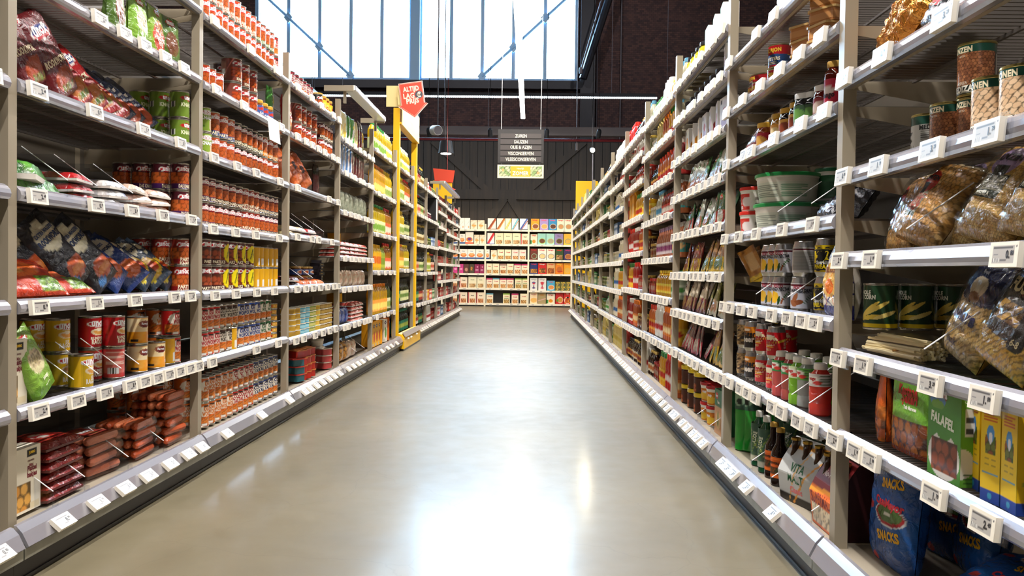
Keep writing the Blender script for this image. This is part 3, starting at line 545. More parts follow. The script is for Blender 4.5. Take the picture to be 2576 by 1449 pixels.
design('lens', 'lentil_bag', 'bag', 'clear lentil bag with lilac label', .16, .22, lambda: bag(.16, .22, .08, 'b8903c', [('b', .0, .0, 1, .9, .015, 'ecc678', 'c89448'), ('n', 11, .15, 'f0e0a8'), ('r', .12, .42, .62, .58, '8c8870'), ('b', .13, .43, .61, .57, .008, 'd8d4b8', '4a4a3c'), ('e', .38, .72, .26, .15, 'a890c0'), ('r', .12, .34, .62, .42, '2c382c'), ('r', .26, .57, .5, .67, '1c221c')],
        [('LINZEN', .40, .76, .017, '1c1c22', BD), ('GROENE', .42, .82, .007, '3a3040', {}), ('MEDIZA', .34, .38, .010, 'e8e8d8', BD)], nu=100, nv=130, film=True, full=.95, wr=.005, seed=6))
design('ankara', 'pasta_bag', 'bag', 'navy and clear pasta bag', .16, .23, lambda: bag(.16, .23, .07, 'd8a848', [('b', .0, .0, 1, .62, .020, 'f0cc84', 'd8a858', 30, .02), ('n', 10, .25, 'e8dcc8'), ('r', 0, .62, 1, 1, '16204c'), ('e', .5, .64, .5, .10, '16204c'), ('e', .48, .70, .2, .1, 'e0cfae'), ('e', .5, .6, .14, .05, '8c5a2c')], [('ankara', .5, .42, .030, '2c2a5c', NB(maxw=.16)), ('fiyonk', .45, .84, .010, 'c8c8d8'), ('MAKARNA', .5, .3, .010, '7a6040'), ('MAKARNA', .5, .54, .009, '7a6040'), ('Klasik', .4, .16, .016, '3a3040')], nu=70, nv=90, film=True, seed=7))
design('fusilli', 'pasta_bag', 'bag', 'black fusilli pasta bag', .17, .24, lambda: bag(.165, .24, .075, 'd8a030', [('b', .0, .0, 1, 1, .017, 'f8cc60', 'e0a838', 40, .02), ('r', .08, .30, .92, .88, '34302c'), ('e', .5, .30, .42, .06, '34302c'), ('b', .2, .36, .7, .52, .03, 'f0b83c', '5a3c18', 40, .03), ('e', .78, .26, .12, .07, '2a2824'), ('e', .5, .80, .24, .045, 'd8c8a0'), ('e', .5, .80, .22, .035, '1c1814')], [('FUSILLI', .5, .66, .028, 'e8d8a8', NB(maxw=.13, ang=2)), ('6-8', .78, .26, .013, 'e8d8a8'), ('JUMBO', .5, .80, .011, 'e88a2c', BD)], nu=80, nv=90, film=True, seed=8))
design('sticks', 'breadstick_bag', 'bag', 'clear bag of pale sticks', .30, .075, lambda: bundle())
def bundle():
    b = B(); rs = np.random.RandomState(2)
    for i in range(90):
        y = rs.uniform(.01, .08); z = .006+rs.uniform(0, .045)*(1-abs(y-.045)/.06); a = rs.uniform(-.01, .01)
        b.tube((-.11+rs.uniform(-.01, .01), y+a, z+.006), (.10, y-a, z+rs.uniform(0, .006)), .0034, 6, ('e8d49c', 'dcc488', 'f0dfae')[i % 3], 'plastic')
    b.tube((.02, .0, .022), (.025, .088, .028), .003, 5, 'a8742c', 'plastic')
    k = B(); P = [(-.17, .05), (-.13, .012), (-.1, .002), (.12, .002), (.14, .012), (.13, .05), (.0, .062), (-.10, .05)]
    k.prism(P, -.006, .095, 'y', 'ffffff', 'clear_film')
    return [('sticks', b), ('wrapper', k)]
design('gfoil', 'cookie_bag', 'bag', 'crinkled golden foil bag', .16, .15, lambda: bag(.16, .15, .07, 'd8903c', [('n', 18, .35, 'f4c878'), ('n', 9, .3, '8c4a1c')], (), nu=30, nv=30, mat='gold_foil', wr=.012, seed=9), plural='foil bags')
design('bfoil', 'cookie_bag', 'bag', 'black and silver foil bag', .18, .13, lambda: bag(.18, .13, .06, '1c1a20', [('n', 14, .25, '8c8c94'), ('k', .3, .2, .06, 'd8d4d8')], [('Olykoek', .5, .5, .03, 'b83040', BD)], nu=26, nv=26, wr=.009, seed=10))
design('orjuice', 'juice_bottle', 'bottle', 'square bottle of orange drink', .085, .19, lambda: bottle(.042, .19, 'e8980c', '2a6a2c', 'juice', 'd8c08c', [('n', 8, .3, '5c7a2c')], (), z=(.66, .86), mat='liquid'))
design('nuts', 'nut_pouch', 'pouch', 'orange fried nut pouch', .12, .19, lambda: bag(.115, .19, .04, 'e8641c', [('b', .0, .0, 1, .45, .07, 'b8481c', 'e07a2c'), ('n', 8, .3, 'f08c2c')], (), stand=True))
design('dates', 'nut_pouch', 'pouch', 'dark teal and brown pouch', .12, .20, lambda: bag(.11, .20, .04, '3c2a20', [('r', 0, .52, 1, .66, '3a7078'), ('n', 12, .3, '5c3420'), ('r', 0, .0, 1, .1, '1c1814')], (), stand=True, seed=4))
design('kestane', 'chestnut_pouch', 'pouch', 'green candied chestnut pouch', .185, .19, lambda: bag(.18, .19, .03, '6cae34', [('n', 10, .35, '90c84c'), ('n', 22, .2, '4c8c24'), ('r', 0, 0, 1, .10, '8c3a14'), ('b', .06, .06, .98, .42, .085, 'd07818', 'a04c10'), ('e', .5, .93, .3, .06, 'c81c1c')], [('Filiz', .5, .93, .017, 'f4e0c0', BD), ('Kestane', .5, .77, .024, 'c02820', NB(maxw=.12)), ('Şekeri', .56, .67, .024, 'c02820', NB(maxw=.10)), ('Tatlı Maronen', .6, .57, .009, 'f4f4e4', BD)], nu=70, nv=80, stand=True, wr=.002, seed=5))
design('falafel', 'falafel_box', 'carton', 'green falafel mix box', .14, .19, lambda: box(.135, .05, .19, '4a8c30', [('n', 6, .2, '6cae44'), ('e', .3, .87, .28, .08, 'a81c20'), ('e', .3, .82, .24, .07, '5a8ac0'), ('e', .3, .78, .2, .05, '6a9a3c'), ('e', .5, .24, .48, .25, 'e8e4dc'), ('b', .12, .06, .9, .42, .085, '7c3a20', 'a05430'), ('e', .5, .46, .2, .04, '4a8c2c')], [('Chtoura', .35, .9, .016, 'f0e8e0', BD), ('FALAFEL', .46, .62, .022, 'eef4e0', NB(maxw=.11, ang=-6))], side='6cb03c', sops=[('r', .14, .52, .86, .80, 'e4e4dc'), ('l', .18, .53, .82, .79, 16, '4a4a48'), ('e', .0, .24, .55, .16, 'e0ded0'), ('l', .1, .03, .9, .16, 6, '3a6a24')], stexts=[('فلافل', .5, .88, .012, 'e8f4d8', {})], nu=60, nv=70))
design('lephare', 'couscous_box', 'carton', 'yellow and blue couscous box', .075, .21, lambda: box(.055, .14, .21, 'f0c818', [('r', 0, 0, 1, .11, '2448a0'), ('l', .15, .70, .85, .80, 4, 'c83820'), ('e', .5, .52, .3, .085, 'a02a1c'), ('b', .25, .42, .75, .58, .04, 'c02820', '5c8a2c'), ('e', .5, .60, .2, .075, '4a90d0'), ('e', .5, .56, .1, .05, 'e8e8f0'), ('l', .2, .3, .45, .4, 6, 'b08c20'), ('l', .55, .3, .8, .4, 6, 'b08c20'), ('r', .1, .24, .9, .26, '4aa0c8'), ('e', .5, .055, .12, .03, '3a9ac0')], [('LE PHARE DU\nCAP BON', .5, .87, .009, '3a3420', NB(maxw=.05))], side='e8bc14', sops=[('r', 0, 0, 1, .11, '203c8c'), ('e', .5, .84, .12, .04, 'c83820'), ('l', .1, .36, .9, .76, 14, 'b08418'), ('r', .1, .24, .5, .28, '3c7a34'), ('e', .75, .26, .06, .02, 'c83820')], top='2c6a3c', nu=40, nv=80))
design('casa', 'snack_bag', 'bag', 'tall blue snack bag', .22, .33, lambda: bag(.21, .33, .09, '1a4a90', [('n', 8, .4, '2c70b8'), ('n', 15, .2, '163a78'), ('e', .66, .82, .30, .085, 'd8dce0'), ('e', .66, .82, .28, .075, 'a8202c'), ('e', .66, .83, .25, .06, '4a6a34'), ('e', .66, .42, .30, .085, 'd8dce0'), ('e', .66, .42, .28, .075, 'a8202c'), ('e', .66, .43, .25, .06, '4a6a34'), ('r', .6, .82, .72, .84, 'd8d8c8'), ('r', .6, .42, .72, .44, 'd8d8c8'), ('e', .22, .82, .06, .03, 'c84848'), ('e', .22, .44, .06, .03, 'c84848'), ('e', .3, .06, .06, .03, 'c84848')],
        [('CasaMayor', .64, .895, .020, 'c83040', NB(maxw=.13)), ('CasaMayor', .64, .495, .022, 'c83040', NB(maxw=.13)), ('SNACKS', .68, .66, .024, 'e0a81c', NB(maxw=.09, ang=8)), ('SNACKS', .68, .27, .024, 'e0a81c', NB(maxw=.09, ang=8))], nu=60, nv=90, wr=.006, seed=11))
design('morjon', 'oyster_tin', 'tin', 'red and blue oyster tin', .085, .088, lambda: can(.0415, .087, 'b81c24', [('r', -9, .07, 9, .50, '2c4c80'), ('k', .54, 0, .035, 'e8c030'), ('e', .5, .42, .7, .16, '2c4c80'), ('l', .25, .10, .75, .22, 3, 'c8b060')], [('MORJON', .5, .76, .015, 'f0c83c', BD), ('OYSTERS', .5, .36, .013, 'e8e0c8', BD)], nu=80, nv=40, ring='b0a480'))
design('morjonb', 'oyster_tin', 'tin', 'wide flat red tin', .150, .042, lambda: can(.074, .042, 'b41c24', [('r', -9, 0, 9, .12, '2c4c80'), ('r', .1, .2, .6, .8, 'a01820')], [('MORJON', .35, .62, .013, 'f0c83c', BD), ('FLOWERS', .35, .28, .007, 'e8e0c8')], nu=60, nv=10, ring='b0a480'))
design('glastin', 'fish_tin', 'tin', 'square brown fish tin', .105, .045, lambda: small_tub(.103, .044, 'b0743c', 'c8a468', 'c08850'))
for k_, ct, lid, lb, e, ds in [('ja_bean', 'b8602c', 'd8a838', 'b82838', 'e0a84c', 'jar with red and orange label'), ('ja_must', 'd89a2c', 'b8902c', 'e8a43c', 'f4dca0', 'jar of mustard yellow relish'), ('ja_dk', '2a2018', 'c89a30', 'd8a040', '8c3a1c', 'dark jar with gold lid'),
    ('ja_wh', '2a2a2c', 'dcdcd8', '2c4a2c', '5a8a3c', 'dark jar with white lid'), ('ja_chut', '8c2818', 'c8a050', 'c0203c', 'e8e0d8', 'tall chutney jar red label'), ('ja_wred', '7a2018', 'dcd8d0', '8c2028', 'e0c8b8', 'red jar with white lid')]:
    design(k_, 'sauce_jar', 'jar', ds, .068, .115, (lambda ct=ct, lid=lid, lb=lb, e=e: jar(.033, .114, ct, lid, lb, [('e', .5, .5, .3, .3, e), ('l', 1.0, .1, 1.4, .9, 8, 'e8e0d0')], (), z=(.15, .66), nu=40, nv=14)))
design('chutney', 'chutney_jar', 'jar', 'tall chutney bottle red label', .062, .165, lambda: jar(.03, .165, '7a2414', 'c8a050', 'c0203c', [('e', .5, .66, .34, .1, 'e8d8d0'), ('r', -9, 0, 9, .12, '2a1c1c')], [('Mango', .5, .5, .016, '2a1418', BD), ('Chutney', .5, .2, .011, 'e8e0d8', BD)], z=(.1, .68), neck=.7))
design('seedbag', 'rice_bag', 'bag', 'clear bag with cream header', .20, .15, lambda: bag(.19, .15, .05, 'b8485a', [('n', 10, .3, 'd87080'), ('r', 0, .55, 1, .96, 'e0d0a8'), ('r', .06, .66, .22, .78, '2a2418')], (), nu=24, nv=24, film=True))
design('upfi_s', 'yoghurt_tub', 'tub', 'white tub with red lid', .115, .098, lambda: tub(.055, .097, 'd82c20', 'f0e8e0', [('r', -.6, 0, .62, 1, 'd03024'), ('e', .25, .55, .13, .28, 'f0e0d8'), ('e', .25, .55, .11, .22, 'c82820'), ('e', .55, .5, .14, .3, 'e8dcd8'), ('n', 14, .2, 'f0e8e0'), ('l', .75, .2, 1.2, .8, 8, '8c8078')], [('UPFI', .25, .55, .014, W_, BD), ('BOULES', .3, .14, .012, W_, BD)]))
design('upfi_b', 'yoghurt_tub', 'tub', 'wide white tub with green lid', .24, .112, lambda: tub(.116, .110, '1c9a4c', 'e8e4d4', [('r', -.2, 0, .28, 1, '2ca05a'), ('e', .12, .6, .06, .24, 'e8f0e8'), ('e', .24, .5, .06, .3, 'dfe8e0'), ('r', .3, .15, .95, .9, 'd8dcc8'), ('l', .33, .18, .62, .85, 9, '7c8878'), ('l', .66, .18, .92, .85, 9, '5c9a70')], [('UPFI', .12, .6, .016, '1c8a44', BD), ('YOGHURT', .1, .15, .014, 'e8f0e8', BD)], nu=110, nv=24))
design('ltub', 'yoghurt_tub', 'tub', 'dark green tub at the back', .12, .12, lambda: tub(.055, .12, '14603c', '1c5a34', [('n', 8, .3, 'd0d8c8')]))
design('bpouch2', 'fish_pouch', 'pouch', 'crumpled black pouch', .20, .13, lambda: bag(.20, .13, .05, '1c1c24', [('n', 14, .25, '34364a'), ('r', .6, .2, .8, .5, '3a2a38')], (), nu=24, nv=20, wr=.01))
design('sachb', 'spice_sachet', 'sachet', 'brown and yellow spice sachet', .11, .13, lambda: bag(.105, .13, .008, 'a8702c', [('r', 0, 0, 1, .12, 'e8c01c'), ('n', 12, .4, '5c3018'), ('r', .3, .3, .85, .8, 'b8905c'), ('l', .35, .35, .8, .75, 8, '5c3c20')], (), nu=20, nv=20))
design('jelly', 'jelly_box', 'carton', 'small white pudding box', .07, .055, lambda: box(.065, .03, .055, 'e8e4dc', [('e', .6, .25, .3, .2, '7a2420')], [('Jus', .4, .6, .016, '3a2a28', BD)], nu=16, nv=12))
FO = [('r', -9, .90, 9, .96, '5a1c28'), ('o', .38, .36, .27, .15, 78, 'e8a818'), ('o', .47, .34, .25, .14, 80, 'f4c02c'), ('o', .58, .22, .20, .06, 80, '1c4a24'), ('o', .74, .36, .26, .016, 52, '3a6a24')]+[('o', .66+i*.045, .22+i*.07, .10, .018, -35, '2c6a2c') for i in range(6)]+[('o', .68, .2, .14, .04, 75, '94502c'), ('l', 1.0, .1, 1.5, .8, 16, '8c8c90'), ('d', 1.6, .1, 1.8, .4, 40)]
design('foco', 'nectar_can', 'can', 'silver mango nectar can', .068, .1135, lambda: drink_can(.0335, .113, 'cfcdd2', FO, [('FOCO', .55, .84, .011, 'a82038', BD), ('MANGO NECTAR', .58, .72, .011, '242430', NB(maxw=.075)), ('NECTAR DE MANGO', .58, .64, .005, '242430', dict(maxw=.05, bold=.01))], nu=110, nv=50))
design('foct', 'nectar_can', 'can', 'silver tamarind drink can', .068, .1135, lambda: drink_can(.0335, .113, 'cbc9ce', [('r', -9, .90, 9, .96, '5a1c28'), ('o', .46, .38, .26, .10, 60, 'a8643c'), ('o', .56, .24, .22, .10, 12, '94502c'), ('o', .40, .20, .20, .10, -30, 'a8643c')]+[('o', .74+i*.04, .22+i*.07, .09, .014, -35, '2c6a2c') for i in range(6)], [('FOCO', .58, .84, .011, 'a82038', BD), ('TAMARIND DRINK', .62, .72, .011, '242430', NB(maxw=.085)), ('TAMARINDO', .7, .64, .006, '242430')], nu=110, nv=50))
design('focb', 'nectar_can', 'can', 'silver can showing small print', .068, .1135, lambda: drink_can(.0335, .113, 'c6c4c4', [('r', -9, .90, 9, .96, '5a2030'), ('r', .25, .08, 1.0, .86, 'b4b2ae'), ('l', .28, .1, .98, .84, 22, '5c5c5c')], (), nu=80, nv=60))
design('ka', 'soda_can', 'can', 'black and yellow pineapple soda can', .068, .1155, lambda: drink_can(.0335, .115, '1c1c18', [('w', .90, 1.1, .03, 30, 'e8c818'), ('e', .5, .84, .3, .04, 'd8c020'), ('e', .5, .82, .26, .04, '24281c'), ('w', -.1, .05, .02, 24, 'b89814')], [('KA', .55, .56, .036, 'f0d018', NB(sx=1.0)), ('Sparkling', .58, .34, .011, 'e8e8e0', BD), ('PINEAPPLE', .6, .2, .013, 'f0d018', NB(maxw=.07))], nu=70, nv=50))
design('sole', 'salt_bag', 'bag', 'blue striped pasta bag with sun', .15, .21, lambda: solebag())
def solebag():
    o = bag(.15, .215, .07, 'e4dccc', [('r', 0, .0, 1, .17, '23237c')]+[('k', .2+i*.075, (.5 if i % 2 else -.35), .011, '2c2c84') for i in range(11)]+[('e', .5, .5, .34, .22, 'e0b060'), ('e', .5, .42, .15, .10, 'e8601c'), ('e', .5, .42, .12, .08, 'f0802c'), ('k', .42, 1.4, .010, 'e8701c'), ('k', .42, -1.4, .010, 'e8701c'), ('r', 0, 0, 1, .17, '23237c')], [('DEL SOLE', .5, .63, .016, '7a3a1c', BD)], nu=70, nv=90, seed=3)
    b = o[0][1]; b.v = [(x*(1-.75*max(0, z/.215-.45)/.55), y*(1-.6*max(0, z/.215-.5)), z) for x, y, z in b.v]; return o
design('ginger', 'soda_can', 'can', 'orange and black ginger beer can', .066, .1155, lambda: drink_can(.0325, .115, 'e08a1c', [('r', -9, 0, 9, .48, '1c1814'), ('w', .44, .56, .05, 14, '1c1814'), ('e', .5, .85, .12, .06, 'f0e0c0'), ('r', .9, 0, 1.4, 1, '2a2018'), ('l', -.5, .1, 0, .9, 7, 'e0b068')], [('Ginger', .5, .62, .022, '1c1814', BD), ('beer', .55, .40, .024, 'f0e8dc', BD), ('OLD STYLE', .4, .74, .007, '3a2414')], nu=50, nv=36))
design('gingb', 'soda_can', 'can', 'brown patterned ginger can', .066, .1155, lambda: drink_can(.0325, .115, '8c5c20', [('b', .0, .0, 1, 1, .05, 'd8b070', '2a1c10', 0, .06), ('r', .7, 0, 1.6, 1, 'd0781c')], [('GINGER', .3, .5, .016, 'e8d0a0', dict(ang=90, bold=.05))], nu=50, nv=36))
design('vimto', 'soda_can', 'can', 'bright red fruit soda can', .068, .1155, lambda: drink_can(.0335, .115, 'cc1420', [('e', .5, .62, .3, .22, 'f0e0b8'), ('r', .3, .52, .7, .66, 'f0e0b8'), ('k', .5, .3, .05, 'e8b83c'), ('e', .5, .84, .2, .04, 'f0e8d8'), ('l', 1.0, .3, 1.25, .7, 7, 'f0c8b0'), ('e', .5, .36, .16, .03, 'e8b83c')], [('Vimto', .5, .60, .024, 'b01420', NB(maxw=.07)), ('FIZZY', .5, .24, .007, 'f0d890')], nu=60, nv=40))
for k_, a, lb, cp, ds in [('mogu_p', 'd8605c', '3a8c4c', 'f2ece4', 'pink lychee drink bottle'), ('mogu_g', '8cc83c', 'd8e8b8', 'f2f0e6', 'lime green drink bottle'), ('mogu_w', 'b8c0b4', '6ab04c', 'e8e4dc', 'cloudy white drink bottle'), ('mogu_r', 'e04a3c', 'd8d0cc', 'f0e6e0', 'bright coral drink bottle')]:
    design(k_, 'drink_bottle', 'bottle', ds, .068, .155, (lambda a=a, lb=lb, cp=cp: bottle(.032, .155, a, cp, 'juice', lb, [('e', .45, .5, .25, .3, 'f0ece4'), ('l', .7, .1, 1.1, .9, 6, '3a5a34'), ('e', .6, .3, .12, .2, 'd83c38')], [('mogu', .42, .55, .010, 'c83838', BD)], z=(.56, .8), nu=30, nv=12, capr=.62)))
design('greenb', 'soda_bottle', 'bottle', 'big green soda bottle', .085, .30, lambda: bottle(.041, .30, '2cae3c', '14702c', 'sodag', '2a4c3c', [('e', .5, .5, .3, .3, '8caa8c'), ('n', 14, .3, '4a7a5c'), ('e', .55, .4, .12, .16, '101c14')], (), z=(.56, .84), nu=36, nv=14))
design('aloe', 'aloe_bottle', 'bottle', 'aloe drink bottle white cap', .066, .205, lambda: bottle(.031, .205, '2c6a44', 'e4e4dc', 'sodag', '3c5c4c', [('n', 16, .3, '7a9a5c'), ('k', .4, 1.2, .02, '8cac4c'), ('k', .5, -1.2, .02, 'a8b45c'), ('r', -9, 0, 9, .16, 'b8b8a0')], [('ALOE', .5, .62, .016, 'd8e0c8', NB(ang=80))], z=(.10, .78), nu=36, nv=24, capr=.48))
design('stout', 'beer_bottle', 'bottle', 'brown beer bottle orange label', .066, .195, lambda: bottle(.031, .195, '2a1710', 'b8903c', 'beer', 'd8641c', [('r', .1, .08, .9, .92, 'e07020'), ('r', .14, .12, .86, .88, 'c8581a'), ('b', .25, .2, .75, .5, .07, '2a3a1c', '8c3a14')], [('BREWERIJ', .5, .7, .008, '1c140c', NB(maxw=.05))], z=(.14, .5), nu=36, nv=20))
VM = [('r', 0, 0, 1, .10, '2a2620'), ('k', .86, .1, .03, 'd8902c'), ('k', .5, 2.2, .03, 'd8a04c'), ('k', .12, 1.2, .03, 'd8902c'), ('n', 7, .12, 'dcdcd8')]
design('vita', 'malt_carrier', 'multipack', 'grey malt drink carrier', .20, .20, lambda: carrier(.19, .13, .20, 'b4b6b4', VM, [('VITA', .50, .53, .028, '1c5a38', dict(bold=.03)), ('MALT', .50, .37, .028, '1c5a38', dict(bold=.02, maxw=.13)), ('Classic', .5, .20, .020, 'd87878', BD)]), depth=.13)
design('super', 'malt_carrier', 'multipack', 'dark red malt drink carrier', .20, .22, lambda: carrier(.19, .13, .21, '7c1c20', [('r', 0, .0, 1, .50, 'd8641c'), ('k', .5, .1, .03, 'e0901c'), ('b', .05, .05, .95, .30, .05, 'f0e0c0', 'e8d0a8', 60, .05), ('e', .3, .78, .12, .08, '8c2c30')], [('No-1', .32, .72, .020, 'e8c8b8', BD), ('SUPERMALT', .5, .38, .034, '7a1418', dict(bold=.02, maxw=.17, ang=4))], seed=2), depth=.13)
for k_, a, c2, c3, nm, ds in [('kn_grn', '3c7a3c', 'e8e4d4', 'd8902c', 'Knorr', 'green and white herb sachet'), ('kn_red', '2c5c34', 'c8382c', 'e8e0d0', 'Knorr', 'green and red soup sachet'), ('kn_wht', 'd8dcd0', '5a8a4c', 'd8702c', 'Mix', 'silvery white herb sachet'), ('mg_brn', '7a2c24', 'e8c020', 'b8784c', 'Maggi', 'maroon and yellow mix sachet'), ('mg_tan', '94683c', 'e8c020', '4c7a2c', 'Maggi', 'tan and yellow mix sachet'), ('jus', 'd8ccb4', '7a1c2c', 'b8843c', 'Jus', 'cream and maroon gravy sachet'), ('jusd', '4a1c24', 'b83a4c', 'd8c8b8', 'Mix', 'dark maroon mix sachet'), ('olv', '6a6a2c', 'e0dcc0', 'b8703c', 'Mix', 'olive and cream mix sachet')]:
    design(k_, 'mix_sachet', 'sachet', ds, .085, .17, (lambda a=a, c2=c2, c3=c3, nm=nm: bag(.082, .165, .014, a, [('r', 0, .0, 1, .48, c2 if k_ != 'x' else a), ('e', .5, .3, .4, .2, c3), ('n', 15, .3, a), ('e', .35, .82, .22, .07, 'b82820' if nm == 'Knorr' else c2)], [(nm, .38, .82, .010, W_ if nm == 'Knorr' else a, BD)], nu=16, nv=26, wr=.005)))
for k_, a, c2, c3, ds in [('bx_w', 'dcdad8', '9c8cac', 'b04848', 'white card packet with fruit print'), ('bx_y', 'e0dcd0', 'd8b83c', 'e89a2c', 'white packet with yellow melons'), ('bx_g', 'e4e8dc', '4c9a34', 'a8c84c', 'white and green carton')]:
    design(k_, 'mix_carton', 'carton', ds, .12, .17, (lambda a=a, c2=c2, c3=c3: box(.11, .05, .165, a, [('n', 8, .25, c2), ('e', .55, .35, .35, .2, c2), ('e', .6, .6, .25, .12, c3), ('r', .1, .82, .3, .93, '1c1814')], (), side='ecebe8', sops=[('e', .5, .4, .3, .2, c3)], nu=24, nv=26)))
design('gcart', 'spread_carton', 'carton', 'tall green and white carton', .11, .17, lambda: box(.10, .07, .17, '3c9a34', [('r', .35, .3, .65, 1, 'e8dcae'), ('e', .5, .45, .4, .2, 'e0d8a8'), ('e', .5, .8, .2, .08, '1c5a4c'), ('n', 8, .2, 'a8d04c')], (), side='f0f0ee', nu=24, nv=24))
design('blid', 'sauce_jar', 'jar', 'jar with black clip lid', .088, .105, lambda: jar(.042, .104, '7a7a84', '14141a', 'b0b0bc', [('n', 14, .5, '5a4a5c'), ('e', .6, .3, .2, .2, 'c8703c')], (), z=(.1, .66), neck=.98, lidh=.024, nu=30, nv=12))
design('yshake', 'dressing_bottle', 'bottle', 'yellow bottle black handle cap', .085, .16, lambda: bottle(.040, .16, 'e8d83c', '16161a', 'fat', 'f4f0c0', [('e', .5, .5, .3, .3, 'e0c81c')], (), z=(.15, .62), capr=.8))
design('oyel', 'cocoa_jar', 'jar', 'brown jar with yellow lid', .105, .105, lambda: jar(.050, .104, '3a1c14', 'e8c81c', '4a2418', [('r', -.6, 0, .12, 1, 'e0bc1c'), ('b', .12, .0, .45, .6, .09, 'd8a04c', 'a03c1c'), ('r', .75, .1, 1.1, .5, 'e8e0d0'), ('d', .78, .14, 1.06, .46, 40)], (), z=(.05, .72), neck=.95, lidh=.022, nu=44, nv=18, glass='liquid'))
design('cupn', 'noodle_cup', 'cup', 'red and yellow noodle cup', .10, .095, lambda: tub(.048, .094, 'b81c20', 'd8801c', [('n', 10, .4, '8c1c18'), ('e', .5, .4, .25, .3, 'f0c43c')], [('cup', .5, .7, .014, W_, BD)], nu=36, nv=14))
design('kbox', 'meal_box', 'carton', 'green and tan meal box', .13, .20, lambda: box(.12, .06, .20, 'c8905c', [('r', 0, .62, 1, 1, '1c6a3c'), ('e', .3, .85, .18, .08, 'c8281c'), ('e', .5, .3, .35, .2, 'd8b070'), ('e', .5, .35, .1, .18, '6a7a34')], [('Knorr', .3, .85, .012, W_, BD), ('Pasta', .55, .72, .014, 'f0ece0', BD)], side='1c5a34', nu=30, nv=30))

# ---- generic stock for the more distant bays
def gb(k_, ds, colr, cap, shape, R, h, lab, e, kind='sauce_bottle', mat='liquid', z=(.15, .5), flat=1.0):
    kind = {'ketch': 'ketchup_bottle', 'ketw': 'ketchup_bottle', 'rbot': 'ketchup_bottle', 'mustb': 'mustard_bottle', 'mayo': 'mayonnaise_bottle', 'whmay': 'mayonnaise_bottle', 'dress': 'dressing_bottle', 'dress2': 'dressing_bottle', 'dressp': 'dressing_bottle', 'gfat': 'dressing_bottle', 'ytall': 'oil_bottle', 'yfat': 'dressing_bottle'}.get(k_, kind)
    design(k_, kind, 'bottle', ds, R*2.08, h, (lambda: bottle(R, h, colr, cap, shape, lab, [('e', .5, .5, .32, .3, e)], (), z=z, nu=14, nv=6, n=12, mat=mat, flat=flat)))
gb('ketch', 'red ketchup squeeze bottle', 'b81410', 'd8281c', 'squeeze', .036, .215, 'c8201c', 'f0e8e0', mat='plastic')
gb('ketw', 'red bottle with white cap', 'a81c18', 'e8e4dc', 'squeeze', .036, .215, 'e8dcd0', 'b8201c', mat='plastic')
gb('mustb', 'yellow squeeze bottle green cap', 'e8a81c', '2c7a34', 'squeeze', .034, .21, 'f0c83c', 'c8301c', mat='plastic')
gb('curry', 'orange brown squeeze bottle', 'b8541c', 'e87a1c', 'squeeze', .034, .21, 'd87a2c', 'f0d8a0', mat='plastic')
gb('mayo', 'cream mayonnaise bottle', 'ece4c8', 'e8e0cc', 'squeeze', .036, .21, 'e8e0d0', '2c6ab0', mat='plastic')
gb('whmay', 'white sauce bottle red label', 'e8e8e0', 'e4e0d8', 'squeeze', .036, .21, 'f0ece4', 'b82028', mat='plastic')
gb('dress', 'pale dressing bottle blue cap', 'e0dcc0', '5c9ab8', 'sauce', .033, .205, 'e8e4d0', '4a9ac0')
gb('dress2', 'orange dressing bottle', 'd8804c', 'd8d8d0', 'sauce', .033, .205, '3c9a94', 'e8c080')
gb('dressp', 'pink dressing bottle', 'd8886c', 'a88cb0', 'sauce', .033, .205, 'e8d8d8', '8c3a6c')
gb('hots', 'red hot sauce bottle', 'a01c14', '1c1c1c', 'sauce', .027, .18, 'd8402c', 'e8e0d0')
gb('soy', 'black soy sauce bottle', '1c120c', 'c83020', 'wine', .028, .20, 'e8c83c', 'b82018')
gb('soyb', 'dark sauce bottle black cap', '2a1410', '18181c', 'round', .033, .16, 'd8a048', '8c2c1c')
gb('worc', 'brown sauce bottle cream label', '3c1c10', 'c8a858', 'round', .033, .17, 'e8dcc0', 'c06a2c')
gb('yfat', 'yellow juice bottle', 'e8b01c', 'e8c83c', 'round', .036, .17, 'f0d84c', 'e89a1c')
gb('gfat', 'white bottle with green leaves', 'd0dcc0', '3c8a3c', 'round', .036, .17, 'dfe8d0', '4a9a3c')
gb('bbq', 'orange handled sauce bottle', 'd87028', 'b8301c', 'squeeze', .04, .20, 'f0a83c', 'b8201c', mat='plastic')
gb('rbot', 'tall red tomato bottle', '9c1c14', 'b82018', 'squeeze', .034, .235, 'b02018', 'e8d8c8', mat='plastic')
gb('ytall', 'tall pale yellow bottle', 'e0cc7c', 'd8c468', 'squeeze', .036, .235, 'e8d88c', 'd0b848', mat='plastic')
